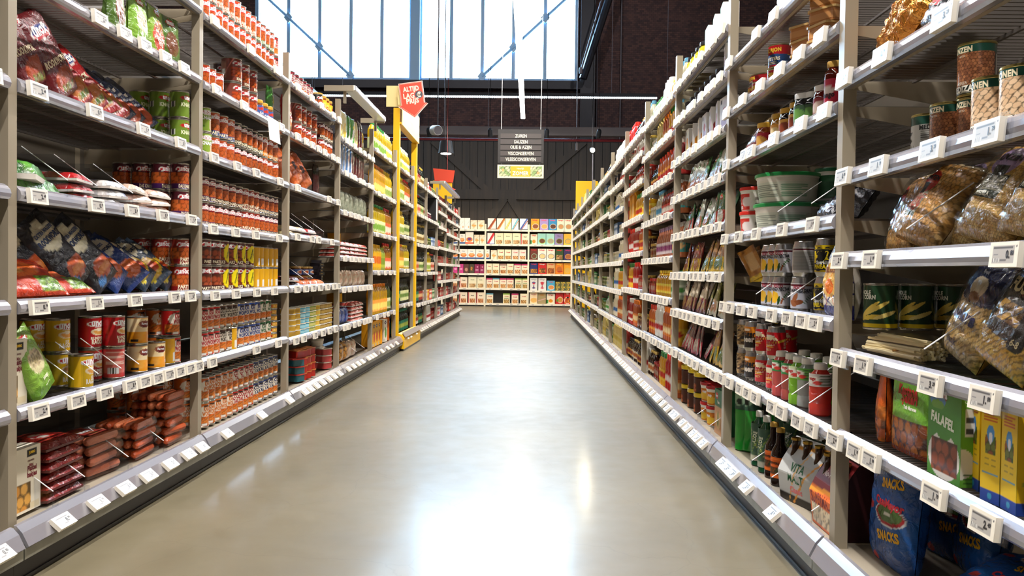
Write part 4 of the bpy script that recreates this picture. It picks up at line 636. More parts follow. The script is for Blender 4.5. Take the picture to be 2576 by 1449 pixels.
for k_, ct, lid, lb, e, ds in [('g_pick', '7c8c2c', '3c7a34', 'e8e0b8', '5a8a3c', 'jar of green pickles'), ('g_red', '9c281c', 'c82820', 'd84834', 'f0dcc0', 'jar of red sauce'), ('g_may', 'e8e0bc', 'e4dcc8', 'e8e4d4', '3a78b0', 'cream jar with blue label'), ('g_onion', 'c8c4a0', 'd8b84c', 'e0dcb8', '6a8a3c', 'jar of pale onions'), ('g_oliv', '4c5c24', '8ca43c', 'dcd8a8', '6a7a2c', 'jar of green olives'), ('g_beet', '6c1830', 'd8d4cc', 'c8a8b0', '8c2040', 'jar of dark beets'), ('g_brn', '5c2c18', 'c8a040', 'e0b878', '8c3c20', 'brown jar with tan label'), ('g_yel', 'd8a830', 'e0c83c', 'f0d060', 'c85020', 'jar of yellow relish')]:
    design(k_, {'g_red': 'sauce_jar', 'g_may': 'mayonnaise_jar', 'g_onion': 'onion_jar', 'g_oliv': 'olive_jar', 'g_beet': 'beet_jar', 'g_brn': 'relish_jar', 'g_yel': 'relish_jar'}.get(k_, 'pickle_jar'), 'jar', ds, .076, .115, (lambda ct=ct, lid=lid, lb=lb, e=e: jar(.036, .114, ct, lid, lb, [('e', .5, .5, .3, .3, e)], (), nu=14, nv=6)))
for k_, f_, s_, e, ds in [('x_red', 'c83a30', 'a82c24', 'f0e0d0', 'red and white carton'), ('x_whr', 'e8e0d8', 'd8ccc0', 'c83428', 'white carton with red print'), ('x_blu', '4a6a94', '3c5880', 'd8e0e8', 'blue carton'), ('x_grn', '3c7a44', '2c6034', 'e0e0b8', 'green carton'), ('x_blk', '2a2624', '1c1a1a', 'b89060', 'black carton'), ('x_yel', 'e0b830', 'c89c20', 'c84020', 'yellow carton')]:
    design(k_, 'food_carton', 'carton', ds, .10, .15, (lambda f_=f_, s_=s_, e=e: box(.095, .06, .145, f_, [('e', .5, .35, .34, .2, e), ('r', .15, .74, .85, .88, e)], (), side=s_, nu=12, nv=12)))
for k_, a, c2, ds in [('s_red', 'b83a30', 'e8dcd0', 'small red packet'), ('s_whi', 'dcd4c8', 'a84c3c', 'small white packet'), ('s_grn', '4c7a3c', 'd8d0a0', 'small green packet'), ('s_tan', 'b88a54', '6a3020', 'small tan packet')]:
    design(k_, 'food_packet', 'packet', ds, .09, .13, (lambda a=a, c2=c2: bag(.085, .125, .03, a, [('n', 12, .5, c2)], (), nu=8, nv=10)))

# ---------------------------------------------------------------- cereal boxes of the back rack
def cereal(key, f_, s_, ops, tx=(), ds='', w=.20, h=.27):
    design(key, 'cereal_box', 'box', ds, w+.004, h+.002, (lambda: box(w, .07, h, f_, ops, tx, side=s_, nu=22, nv=28)), depth=.07)
K_ = lambda c: ("Kellogg's", .5, .87, .030, c, NB(maxw=.17))
BOWL = lambda c, r='e8d8c0': [('e', .55, .32, .40, .24, r), ('e', .55, .32, .34, .20, c)]
CR = lambda c: ('Cruesli', .52, .72, .028, c, NB(maxw=.15))
cereal('k_choc', 'f0e8dc', 'e0d8cc', [('k', .5, 1.1, .13, '8c3a20'), ('k', .3, 1.2, .07, 'c8682c'), ('r', 0, 0, 1, .05, '7a2a1c')], (), 'white box with brown swoosh')
cereal('k_gold', 'f0e8d8', 'e8d8b8', [('k', .5, 1.1, .13, 'b0602c'), ('k', .3, 1.2, .07, 'd8902c')], (), 'white box with copper swoosh')
cereal('k_yell', 'f4ecd0', 'ecdca0', [('k', .5, 1.0, .12, 'ecc870'), ('k', .3, 1.1, .06, 'e0a848'), ('r', 0, 0, 1, .06, 'f0d890')], (), 'cream box with yellow swoosh', .15)
cereal('k_teal', 'e8ece8', 'c8dce0', [('k', .5, 1.1, .11, '5cb4cc'), ('k', .3, 1.0, .06, 'b87040')], (), 'white box with teal swoosh', .16)
cereal('k_blue', 'e8ecf0', '9cacdc', [('k', .5, 1.1, .12, '3a58a8'), ('k', .3, 1.0, .06, 'a84434'), ('r', 0, 0, 1, .05, '2a2a3c')], (), 'white box with blue swoosh', .19)
cereal('k_reds', 'f0ece8', 'e8e0dc', [('k', .55, 1.1, .14, 'c8202c'), ('k', .35, 1.1, .08, 'e04848'), ('r', 0, .0, 1, .06, '3a58a8')], (), 'white box with red swoosh', .17)
cereal('q_org', 'f0a01c', 'e0901c', BOWL('8c4a20'), [K_('c83024')], 'orange box with brown bowl', .20)
cereal('q_lil', 'a890cc', '9880c0', BOWL('d8a860'), [K_('e05070')], 'lilac box with honey bowl', .20)
cereal('q_blu', '2c8cc4', '2478ac', BOWL('5a3420'), [K_('e04870')], 'bright blue box with bowl', .20)
cereal('q_crm', 'f0e4cc', 'e4d4b4', BOWL('c8905c', '8cb0a0'), [K_('c83430')], 'cream box with red lettering', .18)
cereal('m_aqua', '9cd4cc', '84c0b8', BOWL('6a4028', 'b8cc3c'), [], 'aqua box with chocolate bowl', .20)
cereal('m_aqua2', 'a8dcd4', '90c8c0', BOWL('a8a084', 'c0cc70'), [], 'pale aqua box with oat bowl', .20)
cereal('m_lil', '9484b8', '8070a4', BOWL('5a3424', '90ac3c'), [('Choco', .5, .8, .025, '4a3468', BD)], 'purple box with brown bowl', .20)
cereal('m_yel', 'f0b83c', 'e0a42c', BOWL('d8a848', '2c8c84'), [], 'golden box with teal bowl', .19)
cereal('c_pink', 'ecd8cc', 'e0c4b8', [('b', .1, .03, .9, .38, .1, 'c8804c', 'e8c088')], [CR('c83848')], 'cream cruesli box pink edge', .165, .24)
cereal('c_crm', 'f0e4c4', 'e4d4b0', [('b', .1, .03, .9, .38, .1, 'b87c3c', 'e0b878')], [CR('b83030')], 'cream cruesli box', .165, .24)
cereal('c_brn', 'e8dcc0', 'b09080', [('r', 0, .82, 1, 1, '9c7c70'), ('b', .1, .03, .9, .38, .1, 'a8602c', 'e0a868')], [('Cruesli', .52, .66, .028, 'b83030', NB(maxw=.14))], 'cream cruesli box brown top', .165, .24)
cereal('c_mag', 'f0e0c8', 'd890a8', [('r', 0, .84, 1, 1, 'b83868'), ('b', .1, .03, .9, .40, .1, 'c8844c', 'e8b878')], [('Cruesli', .52, .66, .028, 'c03848', NB(maxw=.14))], 'cruesli box with magenta top', .165, .24)
cereal('c_blu', 'f0e4c8', '8cb0bc', [('r', 0, .86, 1, 1, '5c9ab0'), ('b', .1, .03, .9, .40, .1, 'b87c3c', 'e0b070')], [('Cruesli', .52, .68, .028, 'b83848', NB(maxw=.14))], 'cruesli box with blue top', .165, .24)
cereal('c_grn', 'ece4c0', '8caa4c', [('r', 0, .86, 1, 1, '8cac48'), ('b', .1, .03, .9, .40, .1, 'a8843c', 'd8b070'), ('r', .15, .48, .85, .56, '3c6a24')], [('Cruesli', .52, .7, .028, 'a84830', NB(maxw=.14))], 'cruesli box with green top', .165, .24)
cereal('c_red', 'f0e0c8', 'b84848', [('r', 0, 0, .12, 1, 'c85858'), ('b', .2, .03, .9, .42, .1, 'b05c34', 'e0a870')], [('Muesli', .55, .7, .024, '4a4a34', BD)], 'cream muesli box red spine', .19, .26)
cereal('m_fine', 'ece4c4', 'dcd0ac', [('b', .1, .03, .9, .36, .09, 'b88850', 'e0c090')], [('Granola', .5, .72, .024, '5a7a4c', BD)], 'beige granola box', .20, .27)
cereal('b_oat', 'f0ece4', 'e4e0d4', [('e', .5, .4, .4, .2, 'd87030'), ('e', .5, .45, .3, .13, 'e8a868'), ('r', 0, 0, 1, .16, '2c4a80')], [('Brinta', .5, .8, .02, '3a5080', BD)], 'white box with orange bowl', .19, .24)
cereal('b_ora', 'f0e8dc', 'e8d8c0', [('e', .5, .36, .4, .2, 'e0802c'), ('e', .5, .4, .24, .12, '6a3a80'), ('r', 0, 0, 1, .12, 'd8481c')], (), 'white box with orange foot', .20, .29)
cereal('h_wht', 'f4f0e6', 'ece8dc', [('e', .75, .2, .12, .1, 'd8a880'), ('k', .5, .6, .008, '8c8c7c')], (), 'plain white oat box', .21, .27)
cereal('h_bag', 'e8dcc4', 'dcd0b4', [('n', 12, .4, 'b08450'), ('e', .5, .4, .35, .12, 'd8a458')], (), 'white and tan oat bag', .17, .22)
cereal('z_pink', 'c83c84', 'b02c70', [('e', .5, .45, .3, .1, 'e8a0c0')], (), 'bright pink box', .12, .22)
cereal('z_brn', '5c3830', '4c2c26', [('e', .5, .4, .3, .2, 'b88870')], (), 'brown box with pale ring', .13, .22)
cereal('z_dk', '4c4230', '3c3424', [('b', .3, .3, .7, .7, .08, 'c8642c', 'e0a040')], (), 'dark box with orange fruit', .12, .22)
cereal('z_mag', '8c2450', '7c1c44', [('e', .6, .7, .15, .08, 'd88ca8'), ('l', .2, .2, .8, .45, 4, 'd8a0b8')], (), 'magenta box with faint print', .13, .22)
cereal('f_brn', '6a2a1c', '5a2018', BOWL('6a3a20', '8cc0a0'), [K_('b02424')], 'brown chocolate cereal box', .17)
cereal('f_wht', 'f0e6d8', 'e8dccc', BOWL('e0c488', '2c4a88'), [K_('c83038')], 'white box with blue rimmed bowl', .20)
cereal('f_grn', '2c4a20', '24401c', [('b', .1, .05, .9, .45, .08, '8c5a30', 'd8b070')], [K_('c82820')], 'dark green cereal box', .19)
cereal('f_pur', '34285c', '2c2050', BOWL('a05c30', 'd8a050'), [K_('b82c60')], 'deep purple cereal box', .20)
cereal('g_blu', '1c2c6c', '182460', [('b', .05, .1, .95, .45, .1, '8c5420', 'd89a3c')], [K_('c82850')], 'navy box with gold flakes', .18)
cereal('g_redb', 'c81c18', 'b01814', [('b', .1, .1, .9, .5, .12, 'd8902c', '5c3018')], [K_('f0e0d0')], 'red box with caramel pieces', .20)
cereal('g_crmb', 'd8a870', 'c8985c', [('b', .1, .05, .9, .55, .1, 'c06c2c', '8c4418')], [K_('c82c20')], 'tan box with brown rings', .20)
cereal('g_org', 'e07c14', 'c86c10', [('e', .5, .4, .34, .28, 'b86420'), ('r', .3, .2, .9, .32, 'b83418')], [K_('f0c83c')], 'orange box with brown centre', .20)
cereal('g_yel', 'e8a01c', 'd8901c', [('e', .45, .35, .35, .25, 'd8a848')], [K_('c87018')], 'amber box with corn bowl', .19)
cereal('v_gr1', 'dcdcd8', 'd0d0cc', [('e', .5, .62, .26, .08, '4a4a8c'), ('e', .5, .55, .16, .08, 'c83444'), ('e', .5, .34, .06, .1, '6a4060'), ('e', .5, .2, .2, .06, '4a3878')], [("Kellogg's", .5, .87, .030, '9c9c98', NB(maxw=.16))], 'grey box with purple hourglass', .18, .30)
cereal('v_gr2', 'e0dcd8', 'd4d0cc', [('e', .5, .62, .26, .08, 'c83444'), ('e', .5, .52, .16, .08, 'c83444'), ('e', .5, .34, .06, .1, '984048'), ('e', .5, .2, .2, .06, 'c8485c')], [("Kellogg's", .5, .87, .030, '9c9c98', NB(maxw=.16))], 'grey box with red hourglass', .19, .30)
cereal('v_sky', '4aa4c8', '3c94b8', BOWL('d88c48', 'f0e8d8'), [("Kellogg's", .5, .87, .026, 'c84858', NB(maxw=.16))], 'sky blue box with orange bowl', .19, .24)
cereal('v_sml', '8c8c3c', 'b8a83c', [('b', .05, .05, .95, .95, .16, 'e0b83c', '3a4a5c')], (), 'small yellow snack pack', .12, .105)
cereal('w_org', 'f0dcb8', 'e0ccA8'.lower(), [('n', 8, .3, 'e89848'), ('e', .5, .3, .4, .2, 'e8b460')], [('Corn Flakes', .5, .8, .022, 'c8485c', NB(maxw=.16))], 'cream box with pink lettering', .19, .29)
cereal('w_kh', 'a89468', '988458', [('e', .5, .75, .3, .1, 'b8884c'), ('k', .35, .2, .04, 'd0a8a0')], (), 'khaki brown box', .19, .29)
cereal('w_flk', 'ece0c8', 'e0d4bc', [('e', .5, .3, .26, .17, 'e08c1c'), ('r', 0, .05, .2, .4, '3c8a3c')], [K_('c83028')], 'cream corn flakes box', .20, .25)
cereal('w_red', 'c01c18', 'a81814', [('e', .6, .35, .36, .26, 'f0dcc0'), ('e', .6, .35, .32, .22, 'c88c3c'), ('e', .25, .3, .15, .12, '5a8a2c')], (), 'red box with filled bowl', .19, .29)
cereal('w_red2', 'd0241c', 'b81c18', [('e', .5, .32, .44, .28, 'f0e0d0'), ('b', .15, .08, .88, .52, .11, 'e8a82c', 'c8401c'), ('e', .55, .55, .15, .08, '1c1818')], [('TREL', .5, .86, .03, 'f0c8a8', BD)], 'red box with fruit rings', .19, .29)

# ---------------------------------------------------------------- the place: floor, walls, ceiling
def floor_mat():
    m, t, b = newmat('polished_concrete'); N = t.nodes; L = t.links
    tc = N.new('ShaderNodeTexCoord'); mp = N.new('ShaderNodeMapping'); L.new(tc.outputs['Object'], mp.inputs[0])
    n1 = N.new('ShaderNodeTexNoise'); n1.inputs['Scale'].default_value = 0.9; n1.inputs['Detail'].default_value = 8; n1.inputs['Roughness'].default_value = .6
    n2 = N.new('ShaderNodeTexNoise'); n2.inputs['Scale'].default_value = 9; n2.inputs['Detail'].default_value = 6
    n3 = N.new('ShaderNodeTexVoronoi'); n3.feature = 'DISTANCE_TO_EDGE'; n3.inputs['Scale'].default_value = 1.7
    nw = N.new('ShaderNodeTexNoise'); nw.inputs['Scale'].default_value = 5; nw.inputs['Detail'].default_value = 5
    av = N.new('ShaderNodeMix'); av.data_type = 'RGBA'; av.inputs[0].default_value = .12
    L.new(mp.outputs[0], n1.inputs['Vector']); L.new(mp.outputs[0], n2.inputs['Vector']); L.new(mp.outputs[0], nw.inputs['Vector'])
    L.new(mp.outputs[0], av.inputs[6]); L.new(nw.outputs[1], av.inputs[7]); L.new(av.outputs[2], n3.inputs['Vector'])
    r = N.new('ShaderNodeValToRGB'); r.color_ramp.elements[0].position = .3; r.color_ramp.elements[1].position = .72
    r.color_ramp.elements[0].color = (*lin('645d49'), 1); r.color_ramp.elements[1].color = (*lin('7a7159'), 1)
    L.new(n1.outputs[0], r.inputs[0])
    mx = N.new('ShaderNodeMix'); mx.data_type = 'RGBA'; mx.blend_type = 'MULTIPLY'; mx.inputs[0].default_value = .12
    r2 = N.new('ShaderNodeValToRGB'); r2.color_ramp.elements[0].position = .35; r2.color_ramp.elements[0].color = (.75, .75, .72, 1); r2.color_ramp.elements[1].position = .6
    L.new(n2.outputs[0], r2.inputs[0]); L.new(r.outputs[0], mx.inputs[6]); L.new(r2.outputs[0], mx.inputs[7])
    cr = N.new('ShaderNodeValToRGB'); cr.color_ramp.elements[0].position = 0; cr.color_ramp.elements[0].color = (.78, .76, .74, 1); cr.color_ramp.elements[1].position = .004
    L.new(n3.outputs['Distance'], cr.inputs[0])
    m2 = N.new('ShaderNodeMix'); m2.data_type = 'RGBA'; m2.blend_type = 'MULTIPLY'; m2.inputs[0].default_value = .5
    L.new(mx.outputs[2], m2.inputs[6]); L.new(cr.outputs[0], m2.inputs[7]); L.new(m2.outputs[2], b.inputs['Base Color'])
    rr = N.new('ShaderNodeMapRange'); rr.inputs[1].default_value = .3; rr.inputs[2].default_value = .7; rr.inputs[3].default_value = .42; rr.inputs[4].default_value = .50
    L.new(n2.outputs[0], rr.inputs[0]); L.new(rr.outputs[0], b.inputs['Roughness'])
    b.inputs['Specular IOR Level'].default_value = .5
    b.inputs['Coat Weight'].default_value = .35; b.inputs['Coat Roughness'].default_value = .16
floor_mat()
def brick_mat():
    m, t, b = newmat('dark_brick'); N = t.nodes; L = t.links
    tc = N.new('ShaderNodeTexCoord'); mp = N.new('ShaderNodeMapping'); mp.inputs['Rotation'].default_value = (PI/2, 0, 0); L.new(tc.outputs['Object'], mp.inputs[0])
    br = N.new('ShaderNodeTexBrick'); br.inputs['Scale'].default_value = 4.5; br.inputs['Mortar Size'].default_value = .012
    br.inputs['Color1'].default_value = (*lin('4a3a3c'), 1); br.inputs['Color2'].default_value = (*lin('6a4e48'), 1); br.inputs['Mortar'].default_value = (*lin('2c2629'), 1)
    L.new(mp.outputs[0], br.inputs['Vector']); L.new(br.outputs['Color'], b.inputs['Base Color']); b.inputs['Roughness'].default_value = .85
    bp = N.new('ShaderNodeBump'); bp.inputs['Strength'].default_value = .4; bp.inputs['Distance'].default_value = .01
    L.new(br.outputs['Fac'], bp.inputs['Height']); bp.invert = True; L.new(bp.outputs[0], b.inputs['Normal'])
brick_mat()
def plank_mat(name, c1, c2):
    m, t, b = newmat(name); N = t.nodes; L = t.links
    tc = N.new('ShaderNodeTexCoord'); mp = N.new('ShaderNodeMapping'); L.new(tc.outputs['Object'], mp.inputs[0]); mp.inputs['Scale'].default_value = (14, 14, .8)
    n = N.new('ShaderNodeTexNoise'); n.inputs['Scale'].default_value = 1; n.inputs['Detail'].default_value = 5; L.new(mp.outputs[0], n.inputs['Vector'])
    r = N.new('ShaderNodeValToRGB'); r.color_ramp.elements[0].position = .3; r.color_ramp.elements[0].color = (*lin(c1), 1); r.color_ramp.elements[1].position = .7; r.color_ramp.elements[1].color = (*lin(c2), 1)
    L.new(n.outputs[0], r.inputs[0]); L.new(r.outputs[0], b.inputs['Base Color']); b.inputs['Roughness'].default_value = .6
plank_mat('dark_planks', '251d16', '3a2d21')
def struct(name, b, mat=None): o = put(name, b); prop(o, kind='structure'); return o
WX0, WX1, WY0, WY1, CZ = -13.0, 9.0, -7.0, 24.0, 10.0
struct('floor', B().box(WX0, WX1, WY0, WY1+.3, -.2, 0, 'ffffff', 'polished_concrete'))
struct('ceiling', B().box(WX0, WX1, WY0, WY1+.3, CZ, CZ+.2, 'ffffff', 'dark_roof'))
struct('wall_left', B().box(WX0-.2, WX0, WY0, WY1+.3, 0, CZ, 'ffffff', 'dark_brick'))
struct('wall_right', B().box(WX1, WX1+.2, WY0, WY1+.3, 0, CZ, 'ffffff', 'dark_brick'))
struct('wall_front', B().box(WX0, WX1, WY0-.2, WY0, 0, CZ, 'ffffff', 'dark_brick'))
ZB = 6.38
WL, WR = -8.05, 1.27
b = B(); b.box(WX0, WX1, 24, 24.3, 0, ZB, 'ffffff', 'dark_brick'); b.box(WX0, WL, 24, 24.3, ZB, CZ, 'ffffff', 'dark_brick'); b.box(WR, WX1, 24, 24.3, ZB, CZ, 'ffffff', 'dark_brick')
struct('wall_back', b)
def window(n, xs, diag):
    o = empty('window_%d' % n, ((xs[0]+xs[-1])/2, 24, ZB)); prop(o, kind='structure')
    cx = o.location.x; f = B(); z1 = CZ-ZB
    for i, x in enumerate(xs): f.box(x-cx-.05, x-cx+.05, -.12, .06, 0, z1, 'ffffff', 'mullion_haze_blue')
    f.box(xs[0]-cx, xs[-1]-cx, -.10, .06, -.04, .05, 'ffffff', 'mullion_haze_blue')
    put('window_frame', f, o)
    g = B(); g.box(xs[0]-cx, xs[-1]-cx, .0, .006, .05, z1, 'ffffff', 'window_glass'); put('pane', g, o)
    d = B()
    for (p, q) in diag: d.tube((p[0]-cx, -.16, p[1]-ZB), (q[0]-cx, -.16, q[1]-ZB), .045, 8, 'ffffff', 'mullion_haze_blue')
    for (p, q) in diag:
        for x in xs:
            if min(p[0], q[0])-.02 <= x <= max(p[0], q[0])+.02:
                t_ = (x-p[0])/(q[0]-p[0]); z = p[1]+(q[1]-p[1])*t_-ZB
                d.prism([(x-cx-.13, z), (x-cx, z-.17), (x-cx+.13, z), (x-cx, z+.17)], -.18, -.10, 'y', 'ffffff', 'mullion_haze_blue')
    put('cross_brace', d, o)
window(1, [-8.05, -7.12, -6.21, -5.30, -4.40, -3.55], [((-8.05, 8.98), (-5.30, 6.47))])
window(2, [-3.28, -2.38, -1.48, -.58, .33, 1.24], [((-1.48, 6.47), (1.24, 9.02))])
struct('trim_1', B().box(-3.55, -3.28, 23.75, 24.1, 4.3, CZ, 'ffffff', 'mullion_haze_blue'))
b = B(); b.box(WL-.2, WR+.4, 23.7, 24.0, ZB-.28, ZB-.05, 'ffffff', 'black_steel'); struct('trim_2', b)

def thing1(name, b, label, cat, loc=(0, 0, 0), rot=(0, 0, 0), group=None):
    o = put(name, b, None, loc, rot); return prop(o, label, cat, group)
# steelwork right of the window
thing1('steel_column', B().box(-.20, .22, 0, .28, 0, 5.7, 'ffffff', 'black_steel'), 'dark steel column against brick right of the tall window', 'column', (1.55, 23.68, 4.2))
b = B(); b.tube((0, 0, 0), (1.15, 0, 3.7), .11, 8, 'ffffff', 'black_steel'); thing1('diagonal_brace', b, 'thick dark steel brace slanting up right of the window', 'beam', (1.40, 23.3, 6.3))
b = B(); b.tube((0, 0, 0), (.95, 0, 3.4), .025, 8, 'ffffff', 'grey_tray'); b.lathe([(.05, -.08), (.06, 0), (.05, .08)], 10, 'ffffff', 'grey_tray'); thing1('tie_rod', b, 'bright thin tie rod beside the thick dark brace', 'rod', (1.32, 23.0, 6.45))
for x, z0, z1, lab in ((1.72, 4.1, 7.3, 'left one of two grey conduits rising beside the window'), (1.84, 4.1, 7.35, 'right one of two grey conduits rising beside the window'), (2.52, 4.1, 9.9, 'single long conduit on the brick wall above right shelves')):
    thing1('conduit', B().tube((0, 0, 0), (0, 0, z1-z0), .022, 8, 'ffffff', 'grey_tray'), lab, 'pipe', (x, 23.9 if x < 2 else 23.9, z0))
# plank partition behind the cereal rack
PY = 21.2
b = B(); x = -8.0
while x < 4.9: b.box(x+.006, x+.194, PY, PY+.05, 0, 4.18, 'ffffff', 'dark_planks'); x += .2
b.box(-8, 5, PY+.05, PY+.12, 0, 4.2, 'ffffff', 'black_steel'); struct('wall_4', b)
b = B()
b.box(-8, 5, PY-.06, PY, 2.70, 2.95, 'ffffff', 'dark_planks')
for sx in (-1, 1):
    for cx in (-.62,):
        p, q = (cx+sx*.10, 2.70), (cx+sx*.95, 1.4)
        b.prism([(p[0]-.12, p[1]), (p[0]+.12, p[1]), (q[0]+.12, q[1]), (q[0]-.12, q[1])], PY-.06, PY, 'y', 'ffffff', 'dark_planks')
for sx in (-1, 1): b.prism([(-.62+sx*1.9-.12, 4.15), (-.62+sx*1.9+.12, 4.15), (-.62+sx*.55+.12, 2.95), (-.62+sx*.55-.12, 2.95)], PY-.05, PY, 'y', 'ffffff', 'dark_planks')
struct('trim_3', b)
struct('trim_4', B().box(-8, 5, PY, 24.0, 4.18, 4.24, 'ffffff', 'dark_roof'))
b = B(); b.box(-7, 7, 0, .25, 0, .17, 'ffffff', 'grey_tray'); b.box(-7, 7, -.01, 0, -.02, .02, 'ffffff', 'grey_tray'); 
for x_ in (-4, 0, 4): b.tube((x_, .1, .17), (x_, .1, CZ-3.94), .006, 5, 'ffffff', 'grey_tray')
thing1('cable_tray', b, 'long grey cable tray crossing the hall above the hanging sign', 'cable tray', (-1, 18.5, 3.93))
thing1('sprinkler_pipe', B().tube((-7, 0, 0), (7, 0, 0), .03, 8, 'ffffff', 'red_pipe'), 'red sprinkler pipe running below the grey cable tray', 'pipe', (-1, 18.65, 3.83))
for i, x in enumerate((-2.0, 1.0)):
    thing1('pipe_hanger', B().tube((0, .04, 0), (0, .04, CZ-3.62), .010, 6, 'ffffff', 'grey_tray').box(-.02, .02, -.09, .05, 0.0, .17, 'ffffff', 'grey_tray'), 'small %s hanger holding the red sprinkler pipe' % ('left', 'right')[i], 'hanger', (x, 18.7, 3.60))

# ---------------------------------------------------------------- lamps
def lamp_line(x, y0, y1, z, label, group=None, power=0, dirx=False):
    L = y1-y0; o = empty('linear_lamp', (x, (y0+y1)/2, z)); prop(o, label, 'lamp', group)
    put('housing', B().box(-.045, .045, -L/2, L/2, .012, .07, 'ffffff', 'white_enamel'), o)
    put('diffuser', B().box(-.042, .042, -L/2, L/2, 0, .012, 'ffffff', 'lamp_diffuser'), o)
    k = B(); y = -L/2+.6
    while y < L/2: k.tube((0, y, .07), (0, y, CZ-z-.01), .003, 5, 'ffffff', 'grey_tray'); y += 2.6
    put('suspension_wire', k, o)
    if power:
        ld = bpy.data.lights.new('linear_lamp_light', 'AREA'); ld.shape = 'RECTANGLE'; ld.size = .09; ld.size_y = L; ld.energy = power; ld.color = LAMPCOL
        lo = bpy.data.objects.new('lamp_light', ld); COL.objects.link(lo); lo.parent = o; lo.location = (0, 0, -.006)
    return o
lamp_line(-.20, -2.5, 17.0, 4.0, 'bright white linear lamp running above the aisle centre', power=P_MAIN)
lamp_line(-4.2, -3, 17, 4.2, 'linear lamp above the neighbouring aisle on the left', power=P_SIDE)
lamp_line(3.8, -3, 17, 4.2, 'linear lamp above the neighbouring aisle on the right', power=P_SIDE)
o = empty('crossing_lamp', (-1.2, 19.0, 4.86)); prop(o, 'thin dotted blue white light line crossing below the window', 'lamp')
put('housing', B().box(-4.6, 4.0, -.03, .03, .02, .10, 'ffffff', 'black_steel'), o)
b = B(); x = -4.6
while x < 4.0: b.box(x, x+.035, -.034, .02, -.012, .02, 'ffffff', 'led_line'); x += .05
put('diode_strip', b, o)
k = B()
for x in (-3.2, -1.0, .9, 3.0): k.tube((x, 0, .1), (x, 0, 5.0), .006, 5, 'ffffff', 'grey_tray')
put('suspension_wire', k, o)
ld = bpy.data.lights.new('crossing_lamp_light', 'AREA'); ld.shape = 'RECTANGLE'; ld.size = 8.4; ld.size_y = .06; ld.energy = P_CROSS; ld.color = (.75, .90, 1.0)
lo = bpy.data.objects.new('lamp_light', ld); COL.objects.link(lo); lo.parent = o; lo.location = (-.3, -.0, -.02)
def spot(loc, target, watts, color, label, size=50, vis=True, name='track_spot', mat='warm_lamp', body='black_steel', R=.05, stem=True):
    o = empty(name, loc); d = (Vector(target)-Vector(loc)).normalized(); q = d.to_track_quat('-Z', 'Y'); o.rotation_euler = q.to_euler(); prop(o, label, 'spotlight')
    k = B(); k.lathe([(R, -.02), (R, .12), (R*.7, .16)], 16, 'ffffff', body); put('housing', k, o)
    k = B(); k.lathe([(R*.82, -.024), (R*.82, -.021)], 16, 'ffffff', mat); put('lens', k, o)
    if stem:
        k = B(); k.tube((0, 0, .10), tuple(o.rotation_euler.to_matrix().inverted() @ Vector((0, 0, CZ-loc[2]-.01))), .006, 5, 'ffffff', 'black_steel'); put('stem', k, o)
    ld = bpy.data.lights.new('spot', 'SPOT'); ld.energy = watts; ld.color = color; ld.spot_size = math.radians(size); ld.spot_blend = .6; ld.shadow_soft_size = .08
    lo = bpy.data.objects.new('spot_light', ld); COL.objects.link(lo); lo.parent = o; lo.location = (0, 0, -.07)
    return o
WARM = (1.0, .80, .50)
for i, x in enumerate((-2.2, -.9, .3, 1.4)):
    spot((x, 17.6, 3.75), (x*.8-.1, 20.0, .9), P_BACK, WARM, 'warm track spot %s of four aimed at the cereal shelves' % ('first', 'second', 'third', 'fourth')[i], 75)
for i, (x, y) in enumerate(((-1.0, -1.2), (.5, -1.2), (-.9, 2.2), (.5, 2.2), (-.9, 6.0), (.5, 6.0), (-.9, 10.0), (.5, 10.0), (-.9, 14), (.5, 14))):  # warm fill spots added out of view to light the aisle
    tx = -1.5 if x < 0 else .9
    spot((x, y, 4.3 if y < 8 else 6.4), (tx, y+.8, .5), P_WARM_FILL, (1.0, .74, .42), 'added warm fill spot over the %s side of the aisle, number %s from the front' % (('left', 'right')[i % 2], ('one', 'two', 'three', 'four', 'five')[i//2]), 85)
for i, x in enumerate((-6.5, -1.5, 3.5)):  # unseen wall washers, added to brighten the brick
    spot((x, 15.0, 9.2), (x+.3, 24, 5.0), P_WALL_FILL, (.95, .88, .90), '%s added high fill light aimed at the brick end wall' % ('left', 'middle', 'right')[i], 95, R=.09)
# things seen hanging in the background
spot((1.18, 16.2, 3.25), (.9, 3, 1.2), 60, (1, .88, .65), 'glaring round spotlight right of the hanging sign', 60, R=.055)
thing1('spot_pole', B().tube((0, 0, 0), (0, 0, 3.2), .012, 6, 'ffffff', 'grey_tray'), 'thin pole below the glaring right spotlight', 'pole', (1.20, 16.35, 0.001))
o = empty('pendant_lamp', (-1.78, 17.0, 3.27)); prop(o, 'dark drum pendant lamp with glowing disc left of sign', 'lamp')
k = B(); k.lathe([(.17, 0), (.16, .02), (.13, .22), (.12, .26)], 24, 'ffffff', 'black_steel'); put('shade', k, o)
k = B(); k.lathe([(.11, -.006), (.11, .0)], 24, 'ffffff', 'lamp_diffuser'); put('diffuser', k, o)
k = B(); k.tube((-.02, 0, .26), (-.02, 0, 6.7), .005, 5, 'ffffff', 'grey_tray'); put('cord', k, o)
o = empty('round_speaker', (-1.97, 17.2, 3.78), (0, 0, .5)); prop(o, 'white cylindrical speaker fixed below the cable tray', 'speaker')
k = B(); k.lathe([(.10, 0), (.105, .02), (.105, .24), (.07, .27)], 20, 'ffffff', 'white_enamel'); m_ = k.mesh('speaker_body'); q = put('speaker_body', m_, o, (0, 0, 0), (-PI/2+.15, 0, 0))
k = B(); k.lathe([(.09, -.004), (.09, -.001)], 20, 'ffffff', 'grey_tray'); put('grille', k, o, (0, 0, 0), (-PI/2+.15, 0, 0))
k = B(); k.tube((.05, .15, .08), (.05, .15, 6), .012, 6, 'ffffff', 'grey_tray'); put('mounting_rod', k, o)

